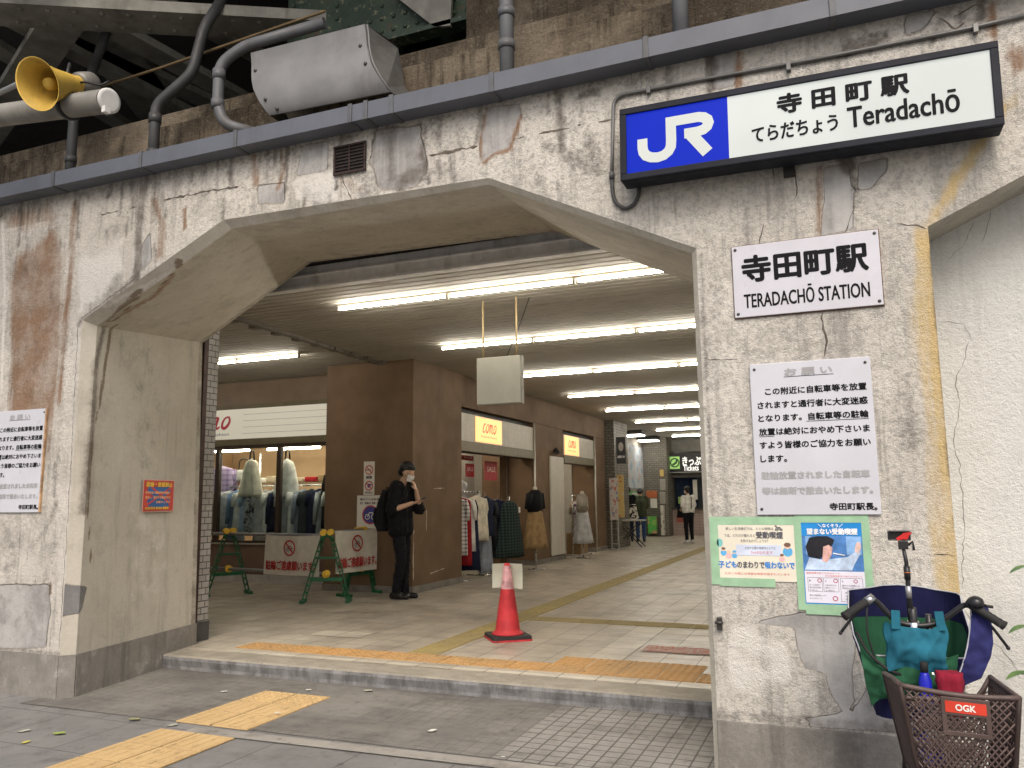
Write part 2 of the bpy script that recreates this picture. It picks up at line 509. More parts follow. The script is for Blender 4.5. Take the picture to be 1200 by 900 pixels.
# x0, x1, lower edge at x0 and x1, columns, rows
LOW = [(-20, -7, 0, 0, 26, 20), (-7, -5.57, 0, 0, 56, 150), (-5.57, -4.17, 2.905, 3.535, 56, 36), (-4.17, -2.0, 3.535, 3.497, 80, 24),
       (-2.0, -.705, 3.497, 2.856, 50, 36), (-.705, .473, 0, 0, 48, 160), (.473, 1.9, 2.815, 3.47, 30, 24), (1.9, 4.0, 3.47, 3.47, 6, 3), (4.0, 5.4, 3.47, 2.8, 6, 3), (5.4, 8, 0, 0, 6, 6)]
for x0, x1, z0, z1, nu, nv in LOW:
    face.strip(lambda u, v: (lerp(x0, x1, u), Y0, lerp(lerp(z0, z1, u), ZT, v)), nu, nv, lambda p: (p[0], p[2]))
face.done()
# brown washes down the left pier
face.poly('R', [(-6.441,3.326),(-6.402,3.546),(-6.199,3.594),(-5.987,3.713),(-5.844,3.473),(-5.8,2.613),(-5.843,2.063),(-5.898,1.657),(-6.295,1.665),(-6.366,2.657)], .14, .95)
face.poly('R', [(-6.608,3.956),(-6.031,3.958),(-5.952,3.767),(-6.32,3.761),(-6.59,3.799)], .10, .6)
face.line('R', [(-5.745,3.899),(-5.744,3.461),(-5.768,2.892),(-5.766,2.265)], .06, .7)
face.line('R', [(-4.878,3.798),(-4.777,3.609),(-4.776,3.335)], .05, .7)
face.line('R', [(-4.557,3.679),(-4.539,3.52)], .025, 1)
face.line('R', [(-3.918,4.024),(-3.876,3.771)], .05, .7)
face.line('R', [(-3.652,3.975),(-3.624,3.827),(-3.68,3.693)], .03, .6)
face.line('R', [(-3.143,3.712),(-2.986,3.58)], .05, .4)
face.line('A', [(-6.536,3.791),(-5.914,3.791)], .03, .8)
face.line('A', [(-5.767,3.5),(-5.775,2.963),(-5.767,2.472),(-5.763,2.23)], .02, 1)
face.line('A', [(-6.621,3.881),(-6.518,3.26),(-6.458,2.376)], .03, .9)
face.poly('A', [(-5.724,3.458),(-5.132,3.591),(-5.1,3.17),(-5.498,2.97),(-5.652,2.881)], .20, .62)
face.poly('A', [(-6.149,1.256),(-5.776,1.389),(-5.736,0.803),(-6.195,0.789)], .20, .45)
# dark streaks over the left haunch
face.line('G', [(-4.965,4.024),(-5.006,3.713),(-5.007,3.365),(-5.01,3.159)], .06, .95)
face.line('G', [(-4.872,3.973),(-4.883,3.625)], .04, .7)
face.poly('B', [(-4.985,3.431),(-4.896,3.558),(-4.862,3.312),(-4.962,3.236)], .05, .9)
face.line('G', [(-5.013,3.194),(-5.184,3.076),(-5.376,2.958),(-5.586,2.888)], .07, .75)
face.line('G', [(-5.195,3.215),(-5.279,3.121)], .09, .6)
face.line('G', [(-5.699,3.818),(-5.685,3.453),(-5.664,2.603)], .05, .35)
face.line('G', [(-5.764,1.755),(-5.751,1.521)], .04, .8)
face.line('G', [(-5.726,1.455),(-5.785,1.29),(-5.959,1.124)], .07, .55)
face.line('G', [(-6.336,1.323),(-6.244,1.222),(-6.119,0.989),(-6.261,0.933)], .07, .55)
face.line('G', [(-6.149,1.256),(-6.075,1.123)], .06, .5)
face.poly('B', [(-6.399,0.823),(-5.721,0.842),(-5.699,0.613),(-5.72,0.359),(-6.338,0.31)], .06, .75)
face.line('K', [(-5.731,0.842),(-5.714,0.765)], .028, 1)
# lintel band
face.box('G', -6.9, -.9, 3.90, 4.2, .12, .52)
face.box('G', -20, -5.6, .4, 4.2, .3, .34)
face.box('G', -5.6, -.75, 3.45, 4.2, .3, .30)
face.poly('B', [(-3.464,3.993),(-3.243,3.977),(-3.252,3.762),(-3.509,3.774)], .03, 1)
face.poly('B', [(-3.876,3.771),(-3.606,3.746),(-3.599,3.564),(-3.853,3.604)], .06, .7)
face.poly('A', [(-3.569,3.765),(-3.187,3.776),(-3.124,3.503),(-3.525,3.578)], .08, .7)
face.poly('B', [(-2.876,4.008),(-2.486,3.974),(-2.42,3.617),(-2.516,3.502),(-2.814,3.533),(-2.92,3.766)], .08, .62)
face.poly('G', [(-2.648,3.669),(-2.452,3.683),(-2.4,3.531),(-2.68,3.541)], .07, .7)
face.line('G', [(-2.466,3.927),(-2.485,3.749),(-2.432,3.53)], .03, .8)
face.poly('B', [(-2,3.977),(-1.784,3.955),(-1.767,3.877),(-1.859,3.646),(-1.966,3.654),(-2.039,3.598),(-2.063,3.73),(-2.025,3.899)], .03, 1)
face.line('R', [(x, z) for x, z in [(-2.012,3.98),(-2.056,3.758),(-2.039,3.598),(-1.954,3.652),(-1.853,3.657),(-1.767,3.877)]], .022, .9)
face.line('G', [(-1.604,3.633),(-1.276,3.419),(-1.324,3.647)], .10, .55)
face.line('G', [(-1.262,3.925),(-1.372,3.926)], .05, .8)
face.poly('B', [(-0.576,4),(-0.412,3.993),(-0.441,3.789),(-0.566,3.796)], .03, 1)
face.line('G', [(-0.576,4),(-0.581,3.799)], .04, 1)
face.line('R', [(-0.403,3.98),(-0.422,3.785)], .035, .8)
face.poly('G', [(0.128,3.94),(0.385,3.952),(0.383,3.863),(0.185,3.821),(0.12,3.806)], .06, .8)
face.poly('B', [(0.451,4.009),(0.614,4.001),(0.543,3.863),(0.424,3.868)], .05, .7)
face.line('G', [(0.672,3.976),(0.724,3.89)], .05, .8)
face.line('R', [(0.844,3.931),(0.843,3.789)], .05, .7)
face.line('R', [(0.935,3.672),(0.958,3.597)], .06, 1)
# right pier: patch under the lit sign, big Y-shaped patch, ochre edge
face.poly('B', [(-0.005,3.217),(0.12,3.224),(0.133,3.03),(0.121,2.852),(-0.041,2.837),(-0.01,3.053)], .025, 1)
face.line('R', [(-0.017,3.22),(-0.048,2.857)], .03, .6)
face.poly('B', [(0.166,3.216),(0.32,3.217),(0.307,3.144),(0.218,3.054),(0.152,3.065)], .05, .8)
face.line('G', [(0.106,3.266),(0.123,3.195)], .07, 1)
face.line('G', [(0.144,3.196),(0.138,2.982)], .04, .6)
face.poly('B', [(-0.476,0.805),(-0.254,0.853),(-0.052,0.845),(-0.002,0.752),(-0.038,0.565),(-0.039,0.434),(-0.075,0.366),(-0.136,0.455),(-0.157,0.565),(-0.25,0.583),(-0.285,0.674),(-0.292,0.779),(-0.447,0.789)], .03, 1)
face.poly('B', [(-0.265,0.333),(-0.122,0.37),(-0.042,0.385),(0.023,0.488),(0.092,0.655),(0.468,0.717),(0.436,0.319),(-0.246,0.302)], .03, 1)
face.poly('B', [(0.455,1.465),(0.422,0.954),(0.45,0.716),(0.423,0.325),(0.181,0.302),(0.285,0.707)], .08, .4)
face.line('O', [(0.464,2.771),(0.47,2.388),(0.47,1.994),(0.467,1.527),(0.462,0.995),(0.448,0.637)], .085, 1)
face.line('O', [(0.414,2.528),(0.406,2.217),(0.414,1.911),(0.402,1.362),(0.407,0.953)], .07, .62)
face.line('O', [(0.875,3.408),(0.661,3.105),(0.484,2.827)], .05, .8)
face.line('G', [(0.474,2.701),(0.475,2.211),(0.472,1.78),(0.47,1.279)], .012, .6)
face.line('G', [(-0.637,0.917),(-0.379,0.861)], .05, .4)
face.poly('G', [(-0.663,2.828),(-0.546,2.813),(-0.54,2.444),(-0.668,2.407)], .09, .42)
face.line('G', [(-0.679,2.805),(-0.678,1.974),(-0.678,1.184)], .03, .55)
face.poly('A', [(-0.597,0.83),(-0.302,0.736),(-0.295,0.505),(-0.534,0.36),(-0.68,0.477),(-0.665,0.783)], .1, .55)
rd = random.Random(31)
for i in range(46):
    x = rd.uniform(-6.7, 1.3); L = rd.uniform(.08, .5)*(1 if x < -.8 else .6)
    face.line('G', [(x, 4.02), (x+rd.uniform(-.02, .02), 4.02-L*.5), (x+rd.uniform(-.03, .03), 4.02-L)], rd.uniform(.012, .05), rd.uniform(.45, .95))
for i in range(14):
    x = rd.uniform(-5.3, -1.0); zl = np.interp(x, [-5.57, -4.17, -2.0, -.705], [2.905, 3.535, 3.497, 2.856])
    face.line('G', [(x, zl+rd.uniform(.05, .25)), (x+.01, zl)], rd.uniform(.02, .06), rd.uniform(.4, .8))
for i in range(8):
    x = rd.uniform(-6.4, -5.62); z = rd.uniform(2.3, 3.9); face.line('G', [(x, z), (x+.01, z-rd.uniform(.3, .9))], rd.uniform(.02, .05), rd.uniform(.3, .6))
for i in range(10):
    x = rd.uniform(-.65, .4); z = rd.uniform(1.4, 3.2); face.line('G', [(x, z), (x+.01, z-rd.uniform(.2, .6))], rd.uniform(.02, .06), rd.uniform(.25, .5))
face.box('G', -6.7, .47, .28, .36, .06, .55)
FO = face.build('wall_face', M_FACE, wall)

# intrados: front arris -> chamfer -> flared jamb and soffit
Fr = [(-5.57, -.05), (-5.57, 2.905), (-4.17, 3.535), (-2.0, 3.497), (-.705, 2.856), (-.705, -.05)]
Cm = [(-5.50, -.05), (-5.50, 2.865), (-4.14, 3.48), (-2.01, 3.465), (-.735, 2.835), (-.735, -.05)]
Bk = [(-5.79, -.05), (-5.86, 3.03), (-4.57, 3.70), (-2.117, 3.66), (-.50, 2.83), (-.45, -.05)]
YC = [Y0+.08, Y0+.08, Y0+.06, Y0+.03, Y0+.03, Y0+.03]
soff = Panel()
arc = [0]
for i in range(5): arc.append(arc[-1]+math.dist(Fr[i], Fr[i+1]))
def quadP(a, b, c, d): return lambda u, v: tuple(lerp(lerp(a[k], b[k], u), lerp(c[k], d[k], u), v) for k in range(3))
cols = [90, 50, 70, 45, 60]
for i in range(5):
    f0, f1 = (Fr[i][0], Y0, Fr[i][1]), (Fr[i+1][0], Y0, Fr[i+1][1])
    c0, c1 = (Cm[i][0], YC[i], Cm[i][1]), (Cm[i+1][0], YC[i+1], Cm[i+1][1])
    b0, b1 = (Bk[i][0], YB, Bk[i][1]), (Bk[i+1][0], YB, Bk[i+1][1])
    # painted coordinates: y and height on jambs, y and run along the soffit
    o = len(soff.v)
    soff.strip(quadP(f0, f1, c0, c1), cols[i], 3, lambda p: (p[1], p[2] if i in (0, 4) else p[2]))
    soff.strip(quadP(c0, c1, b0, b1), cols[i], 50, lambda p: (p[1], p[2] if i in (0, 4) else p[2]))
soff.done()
sv = np.array(soff.v)
L_ = sv[:, 0] < -4.1
def only(mask, fn):
    s0, m0 = soff.stain.copy(), soff.mark.copy(); fn()
    soff.stain[~mask] = s0[~mask]; soff.mark[~mask] = m0[~mask]
jamb = sv[:, 0] < -5.45
only(jamb, lambda: (soff.line('K', [(4.742,2.907),(4.692,2.555),(4.664,2.271)], .03, .9), soff.line('K', [(4.664,2.271),(4.61,2.025),(4.603,1.386),(4.671,0.986)], .022, .7),
    soff.line('G', [(4.646,2.866),(4.588,2.54),(4.592,2.058),(4.564,1.386)], .05, .8), soff.line('A', [(5.084,1.094),(4.985,0.687),(4.87,0.567)], .22, .38),
    soff.poly('G', [(4.765,2.862),(5.529,2.966),(5.496,2.681),(5.481,1.369),(5.09,1.664),(4.873,2.299)], .3, .30), soff.poly('A', [(5.09,1.664),(5.732,1.364),(5.762,0.371),(5.006,0.411)], .3, .45),
    soff.poly('B', [(4.398,0.856),(4.638,0.806),(4.591,0.619),(4.404,0.6)], .04, 1)))
only(L_ & ~jamb, lambda: (soff.line('K', [(4.52, 3.30), (4.62, 3.17), (4.60, 3.05), (4.66, 2.93), (4.60, 2.87)], .014, .9),
    soff.line('K', [(4.54, 3.10), (4.57, 2.98), (4.60, 2.88)], .022, .9), soff.line('R', [(4.62, 3.2), (4.72, 3.1), (4.66, 2.98)], .04, .8), soff.line('A', [(4.50, 3.0), (4.56, 3.2)], .05, .6)))
mid_ = (sv[:, 0] >= -4.2) & (sv[:, 0] <= -2.0)
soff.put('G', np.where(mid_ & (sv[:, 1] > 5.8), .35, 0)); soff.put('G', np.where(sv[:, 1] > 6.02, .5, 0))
soff.put('A', np.where(mid_ & (sv[:, 1] < 4.7), .45, 0))
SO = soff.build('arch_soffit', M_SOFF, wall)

# cement plinths, standing slightly proud
def slab(pts_front, m, name):
    mb = MB(); n = len(pts_front)
    for i in range(n-1):
        (x0, y0), (x1, y1) = pts_front[i], pts_front[i+1]
        d = Vector((x1-x0, y1-y0)).normalized(); nn = Vector((d.y, -d.x))*.012
        q = [(x0, y0), (x1, y1), (x1+nn.x, y1+nn.y), (x0+nn.x, y0+nn.y)]
        mb.hexa([(a, b, -.05) for a, b in q]+[(a, b, .315) for a, b in q])
    return part(name, mb, m, wall)
slab([(-20, Y0), (-5.572, Y0)], M_PLIN, 'plinth')
slab([(-5.574, Y0-.004), (-5.498, Y0+.082)], M_PLIN, 'plinth')
slab([(-5.50, Y0+.085), (-5.79, YB)], M_PLIN, 'plinth')
mb = MB().box(-.708, .478, Y0-.012, Y0+.05, -.05, .29); part('plinth', mb, M_PLIN, wall, .004)

# second arch, walled up with white render
mb = MB()
mb.add([(.473, Y0, -.05), (.473, Y0+.36, -.05), (.473, Y0+.36, 2.82), (.473, Y0, 2.815)], [(0, 1, 2, 3)])
part('pier_side', mb, M_SOFF, wall, fix=False)
mb = MB()
for a, b in (((.473, 2.815), (1.9, 3.47)), ((1.9, 3.47), (4, 3.47)), ((4, 3.47), (5.4, 2.8))):
    q = [(a[0], Y0, a[1]), (b[0], Y0, b[1]), (b[0], Y0+.36, b[1]), (a[0], Y0+.36, a[1])]
    mb.add(q, [(0, 1, 2, 3)])
part('arch_soffit', mb, M_SOFF, wall, fix=False)
mb = MB().box(.40, 5.6, Y0+.36, Y0+.56, -.05, 3.6); part('infill_panel', mb, M_INFILL, wall)

# top of the wall: sill behind the gutter, then two stained courses
mb = MB().box(-20, 8, Y0+.002, 5.0, ZT-.2, ZT); part('wall_top', mb, M_OLD, wall)
mb = MB().box(-20, 8, 5.0, 5.35, 3.9, 4.74); part('upper_course', mb, M_OLD, wall, .01)
mb = MB().box(-20, 8, 5.12, 5.45, 4.742, 4.93); part('upper_course', mb, M_OLD, wall, .01)
mb = MB().box(-2.55, 8, 5.3, 5.6, 4.93, 6.6); part('upper_course', mb, M_OLD, wall, .01)
# mass of the wall behind the face, so nothing is paper thin
mb = MB().box(-20, -6.05, Y0+.02, YB, -.05, ZT-.21).box(-.40, .44, Y0+.02, YB, -.05, 2.75).box(5.6, 8, Y0+.02, YB, -.05, ZT-.21).box(-5.4, 8, Y0+.55, YB, 3.72, ZT-.21)
part('wall_core', mb, M_SOFF, wall)

# cracks and the horizontal pour line
M_CRACK = pm('crack_dirt', (.12, .10, .08), .95, var=.3, scale=20)
rc = random.Random(11)
def crack(pts, w=.006, y=Y0-.0015, seg=.025, m=None):
    P = []
    for (x0, z0), (x1, z1) in zip(pts[:-1], pts[1:]):
        n = max(2, int(math.dist((x0, z0), (x1, z1))/seg))
        for i in range(n):
            k = i/n; P.append((lerp(x0, x1, k)+rc.uniform(-1, 1)*seg*.25, lerp(z0, z1, k)+rc.uniform(-1, 1)*seg*.25))
    P.append(pts[-1])
    ws = [w*rc.uniform(.35, 1.5) for _ in P]; ws[0] = ws[-1] = w*.2
    mb = MB(); flat_band(mb, P, ws, (0, y, 0), (1, 0, 0), (0, 0, 1))
    return part('crack', mb, m or M_CRACK, wall, fix=False)
for pts, w in (([(-4.771,3.782),(-4.572,3.784),(-4.32,3.785),(-4.034,3.771)], .014), ([(-5.444,3.765),(-5.238,3.77)], .008), ([(-5.128,3.767),(-5.055,3.77)], .008), ([(-2.433,3.728),(-2.261,3.726),(-2.075,3.727)], .018), ([(-1.799,3.727),(-1.746,3.728)], .012),
               ([(-1.648,3.727),(-1.517,3.724),(-1.444,3.726)], .014), ([(-1.399,3.734),(-1.372,3.735)], .014), ([(-1.268,3.736),(-1.15,3.723)], .01), ([(-0.155,3.274),(-0.145,3.148),(-0.158,3.067)], .005), ([(-0.263,3.273),(-0.26,3.168)], .005),
               ([(0.134,2.982),(0.107,2.892),(0.078,2.839)], .006), ([(-0.331,2.946),(-0.358,2.861),(-0.328,2.76)], .005), ([(-0.063,2.415),(-0.06,2.326),(-0.052,2.257),(-0.065,2.175)], .008), ([(-0.686,2.214),(-0.575,2.196),(-0.507,2.196)], .005),
               ([(0.327,2.85),(0.425,2.827),(0.466,2.802)], .006), ([(0.679,3.926),(0.749,3.956),(0.808,3.969)], .007), ([(0.609,3.944),(0.682,3.857),(0.724,3.89)], .008), ([(0.376,1.164),(0.467,1.153)], .006),
               ([(-5.615,2.891),(-5.591,1.917),(-5.582,1.128),(-5.583,0.367)], .004), ([(-5.588,2.916),(-5.274,3.065),(-4.969,3.209)], .006), ([(-3.129,3.709),(-3.04,3.508)], .006), ([(-1.054,4.046),(-1.046,3.966)], .005)):
    crack(pts, w)
for pts, w in (([(0.655,2.26),(0.616,2.123),(0.578,2.056),(0.585,1.94),(0.543,1.714),(0.562,1.6),(0.562,1.354),(0.522,0.959)], .006), ([(0.514,2.386),(0.643,2.355),(0.675,2.258)], .004), ([(0.839,3.021),(0.785,2.861),(0.759,2.792)], .004), ([(0.729,2.917),(0.679,2.803),(0.589,2.718)], .004), ([(0.529,0.852),(0.589,0.727),(0.678,0.668),(0.754,0.549)], .005)):
    crack(pts, w*.7, Y0+.36-.0015, .025, pm('crack_pale', (.30, .29, .265), .95))

# ================================================================== ground, step, floor
def floor_mat():
    t = NT('street_paving')
    big = t.noise(.7, 7, .65); mid = t.noise(5, 6, .65); fine = t.noise(140, 3, .7)
    c = t.mix(t.ss(big, .3, .7), (.165, .163, .158), (.25, .245, .235))
    c = t.mix(t.math('MULTIPLY', t.ss(mid, .5, .75), .5), c, (.075, .07, .065))
    c = t.mix(t.math('MULTIPLY', t.ss(fine, .5, .7), .35), c, (.07, .07, .072))
    c = t.mix(t.math('MULTIPLY', t.ss(fine, .45, .3), .25), c, (.30, .30, .30))
    b = t.n("ShaderNodeTexBrick"); t.t.links.new(t.obj(), b.inputs['Vector']); b.offset = .5
    b.inputs['Scale'].default_value = 1; b.inputs['Brick Width'].default_value = .6; b.inputs['Row Height'].default_value = .6
    b.inputs['Mortar Size'].default_value = .006; b.inputs['Mortar Smooth'].default_value = .3
    c = t.mix(t.math('MULTIPLY', b.outputs['Fac'], .6), c, (.05, .048, .045))
    c = t.mix(t.math('MULTIPLY', t.ss(t.voro(3.1), .075, .05), .55), c, (.05, .048, .045))
    c = t.mix(t.math('MULTIPLY', t.ss(t.noise(2.2, 8, .75), .52, .64), .5), c, (.085, .08, .072))
    t.end(c, t.ss(mid, .3, .7, .7, .92), 0, t.bump(fine, .5, .004, t.bump(b.outputs['Fac'], .4, -.004)), .35)
    return t.m
def worn_mat(name, a, b_, grid=None, gcol=(.06, .055, .05), grime=.6, gop=.85):
    t = NT(name)
    big = t.noise(1.1, 7, .65); mid = t.noise(7, 6, .7); fine = t.noise(110, 3, .7); tr = t.noise(3, 7, .7, vec=t.scaled((.5, 1.6, 1)))
    c = t.mix(t.ss(big, .35, .65), a, b_)
    c = t.mix(t.math('MULTIPLY', t.ss(mid, .52, .75), grime), c, (.07, .062, .052))
    c = t.mix(t.math('MULTIPLY', t.ss(tr, .54, .72), grime*.7), c, (.06, .055, .048))
    c = t.mix(t.math('MULTIPLY', t.ss(fine, .52, .7), .3), c, tuple(x*.5 for x in a))
    c = t.mix(t.math('MULTIPLY', t.ss(t.voro(3.7), .07, .045), .5), c, (.045, .042, .038))
    c = t.mix(t.math('MULTIPLY', t.ss(t.noise(1.5, 8, .75), .53, .66), grime*.8), c, (.075, .07, .06))
    nb = t.bump(fine, .5, .003)
    if grid:
        br = t.n("ShaderNodeTexBrick"); t.t.links.new(t.obj(), br.inputs['Vector']); br.offset = 0
        br.inputs['Scale'].default_value = 1; br.inputs['Brick Width'].default_value = grid; br.inputs['Row Height'].default_value = grid
        br.inputs['Mortar Size'].default_value = .006; br.inputs['Mortar Smooth'].default_value = .3
        vis = t.ss(t.noise(1.6, 4, .6), .40, .55)
        c = t.mix(t.math('MULTIPLY', br.outputs['Fac'], gop if gop > .5 else t.math('MULTIPLY', vis, gop)), c, gcol)
        nb = t.bump(br.outputs['Fac'], .5*gop, -.004, nb)
    t.end(c, t.ss(mid, .3, .7, .6, .9), 0, nb, .35)
    return t.m
mb = MB().add([(-400, -400, 0), (400, -400, 0), (400, 400, 0), (-400, 400, 0)], [(0, 1, 2, 3)])
structure('pavement', mb, floor_mat(), label='blue grey street paving in front of the entrance')
mb = MB().add([(-5.72, 4.30, .004), (-1.95, 4.36, .004), (-1.95, 5.7, .004), (-5.72, 5.7, .004)], [(0, 1, 2, 3)])
structure('entrance_apron', mb, worn_mat('apron_asphalt', (.215, .205, .187), (.14, .134, .122), .098, gop=.42), label='dark worn apron under the arch', cat='pavement')
mb = MB().add([(-1.95, 4.36, .0045), (-.5, 4.36, .0045), (-.5, 5.7, .0045), (-1.95, 5.7, .0045)], [(0, 1, 2, 3)])
structure('paver_patch', mb, worn_mat('small_pavers', (.29, .28, .255), (.20, .19, .175), .098), label='patch of small square pavers beside the step', cat='pavement')
mb = MB().add([(-4.0, 4.14, .0075), (-.4, 4.26, .0075), (-.4, 4.38, .0075), (-4.0, 4.26, .0075)], [(0, 1, 2, 3)])
structure('pavement_strip', mb, worn_mat('pale_strip', (.34, .325, .29), (.26, .245, .22), grime=.5), label='pale concrete edging strip across the pavement', cat='pavement')

# step with a rounded nose
pf = [(5.62, -.02), (5.62, .03), (5.605, .085), (5.61, .108), (5.625, .12), (5.885, .12), (5.885, -.02)]
mb = MB(); n = len(pf); xs = [-5.76+i*(5.3/60) for i in range(61)]
rs = random.Random(5)
mb.loft([[(x, y+(rs.uniform(-.003, .003) if 0 < k < 4 else 0), z) for k, (y, z) in enumerate(pf)] for x in xs], True, False)
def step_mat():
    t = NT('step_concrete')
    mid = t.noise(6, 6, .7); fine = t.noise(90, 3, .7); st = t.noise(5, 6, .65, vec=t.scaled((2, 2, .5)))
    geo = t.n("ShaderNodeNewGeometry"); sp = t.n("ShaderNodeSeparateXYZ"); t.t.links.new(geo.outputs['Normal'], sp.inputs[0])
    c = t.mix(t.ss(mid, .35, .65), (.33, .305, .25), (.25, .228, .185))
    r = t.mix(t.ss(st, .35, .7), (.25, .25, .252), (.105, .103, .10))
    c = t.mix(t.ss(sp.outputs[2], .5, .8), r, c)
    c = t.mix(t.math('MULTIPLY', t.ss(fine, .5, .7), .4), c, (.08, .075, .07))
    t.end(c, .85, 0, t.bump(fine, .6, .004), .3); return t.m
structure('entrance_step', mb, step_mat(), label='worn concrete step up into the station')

FZ = .12
M_FLOOR = brickmat('concourse_tile', 'XY', .30, .30, (.47, .425, .35), (.385, .345, .285), (.16, .14, .11), .006, 0, .34, .002, .42)
mb = MB().add([(-13, 5.885, FZ), (2.5, 5.885, FZ), (2.5, 31, FZ), (-13, 31, FZ)], [(0, 1, 2, 3)])
structure('concourse_floor', mb, M_FLOOR, label='worn beige floor tiles of the station concourse', cat='floor')
M_LT = brickmat('pale_floor_tile', 'XY', .30, .30, (.57, .53, .44), (.51, .47, .39), (.22, .19, .15), .006, 0, .38, .002, .35)
mb = MB()
for x0, x1, y0, y1 in ((-2.1, -1.8, 6.3, 8.4), (-5.3, -.6, 5.9, 6.0), (-1.5, -.6, 8.1, 8.4), (-5.1, -4.5, 6.9, 7.2), (-.9, -.6, 6.3, 7.2)):
    mb.add([(x0, y0, FZ+.003), (x1, y0, FZ+.003), (x1, y1, FZ+.003), (x0, y1, FZ+.003)], [(0, 1, 2, 3)])
structure('pale_tile_band', mb, M_LT, label='paler bands of tile in the concourse floor', cat='floor')

def tact_mat(name, a, b_, grime=.55):
    t = NT(name)
    big = t.noise(2, 6, .65); mid = t.noise(14, 6, .7); fine = t.noise(120, 3)
    c = t.mix(t.ss(big, .35, .65), a, b_)
    c = t.mix(t.math('MULTIPLY', t.ss(mid, .52, .74), grime), c, (.12, .085, .04))
    c = t.mix(t.math('MULTIPLY', t.ss(fine, .52, .7), .25), c, (.2, .13, .05))
    t.end(c, .7, 0, t.bump(fine, .4, .002), .3); return t.m
M_TY = tact_mat('tactile_yellow', (.60, .425, .21), (.53, .37, .18), .5)
M_TO = tact_mat('tactile_orange', (.50, .29, .11), (.42, .27, .125), .6)
M_TG = tact_mat('tactile_olive', (.36, .285, .11), (.31, .25, .12), .6)
def tactile(mb, x, y, z, kind, s=.3, along='y', h=.0022):
    g = .005
    mb.box(x+g, x+s-g, y+g, y+s-g, z-.004, z+.003)
    if kind == 'bar':
        for i in range(4):
            a = (i+.5)*s/4
            if along == 'y': mb.box(x+a-.014, x+a+.014, y+.018, y+s-.018, z+.003, z+.003+h)
            else: mb.box(x+.018, x+s-.018, y+a-.014, y+a+.014, z+.003, z+.003+h)
    else:
        for i in range(5):
            for j in range(5):
                cx, cy = x+(i+.5)*s/5, y+(j+.5)*s/5
                mb.lathe([(.017, 0), (.014, .004), (.008, .0055)], (cx, cy, z+.003), n=8)
for nm, rows in (('a', [(2.93, 'bar'), (3.235, 'bar'), (3.54, 'bar'), (3.845, 'bar')]), ('b', [(4.31, 'bar'), (4.615, 'bar'), (4.92, 'dot')])):
    mb = MB()
    for y, k in rows:
        for x in ((-4.235, -3.93) if nm == 'b' else (-4.185, -3.88)): tactile(mb, x, y, .008, k, .3)
    structure('tactile_paving', mb, M_TY, label='yellow tactile blocks on the pavement, nearer group' if nm == 'a' else 'yellow tactile blocks at the foot of the step', cat='tactile paving')
mb = MB()
for i in range(15): tactile(mb, -5.3+.3*i, 6.08, FZ+.002, 'dot')
for i in range(4): tactile(mb, -2.3+.3*i, 6.38, FZ+.002, 'dot')
structure('tactile_paving', mb, M_TO, label='orange dotted tactile strip along the step edge', cat='tactile paving')
mb = MB(); y = 6.39
while y < 25:
    tactile(mb, -3.66, y, FZ+.002, 'dot' if 8.4 < y < 8.9 else 'bar'); y += .3
for i in range(8):
    if i != 0: tactile(mb, -3.66+.3*i, 8.49, FZ+.002, 'bar', along='x')
structure('tactile_paving', mb, M_TG, label='olive tactile guide strip running into the concourse', cat='tactile paving')
mb = MB().add([(-1.75, 7.12, FZ+.0068), (-1.1, 7.12, FZ+.0068), (-1.1, 7.42, FZ+.0068), (-1.75, 7.42, FZ+.0068)], [(0, 1, 2, 3)])
fm = thing('floor_marking', 'faded red marking worn into the tiles behind the step', 'floor marking', (-1.4, 7.27, FZ))
t = NT('worn_red_paint'); c = t.mix(t.ss(t.noise(30, 6, .7), .42, .58), (.42, .12, .09), (.40, .34, .28)); t.end(c, .7)
part('painted_panel', mb, t.m, fm, fix=False)

# ================================================================== interior shell
CZ = 3.53
def ceil_mat():
    t = NT('slatted_ceiling')
    big = t.noise(1.2, 6, .65); st = t.noise(4, 6, .65, vec=t.scaled((.4, 3, 1)))
    c = t.mix(t.ss(big, .3, .7), (.47, .445, .385), (.385, .36, .31))
    c = t.mix(t.math('MULTIPLY', t.ss(st, .55, .72), .6), c, (.13, .105, .07))
    t.end(c, .7, 0, None, .3); return t.m
mb = MB(); prof = []; y = 6.34; k = 0
while y < 30.5:
    prof += [(y, CZ), (y+.098, CZ), (y+.101, CZ+.035), (y+.121, CZ+.035), (y+.124, CZ)]; y += .124
V = []
for x in (-13, 2.4):
    for (yy, zz) in prof: V.append((x, yy, zz))
n = len(prof); mb.add(V, [(i, i+1, n+i+1, n+i) for i in range(n-1)])
mb.box(-13, 2.4, 6.34, 30.5, CZ+.06, CZ+.16)
structure('ceiling', mb, ceil_mat(), label='dirty cream slatted ceiling of the concourse')
M_BRN = pm('brown_panel', (.17, .112, .07), .7, var=.14, scale=2, dirt=.25, bump=.002, spec=.15)
M_CREAM = pm('cream_wall', (.46, .42, .35), .6, var=.1, dirt=.3)
mb = MB().box(1.5, 1.7, 6.1, 30, 0, CZ+.1); structure('concourse_wall', mb, M_CREAM, label='cream side wall of the concourse behind the right pier', cat='wall')
mb = MB().box(-13.2, -13, 5.9, 15.5, 0, CZ+.1); structure('concourse_wall', mb, M_CREAM, label='cream end wall far to the left of the concourse', cat='wall')
mb = MB().box(-13, -5.95, 6.12, 6.2, 0, CZ+.1); structure('concourse_wall', mb, M_CREAM, label='inner face of the left pier inside the concourse', cat='wall')
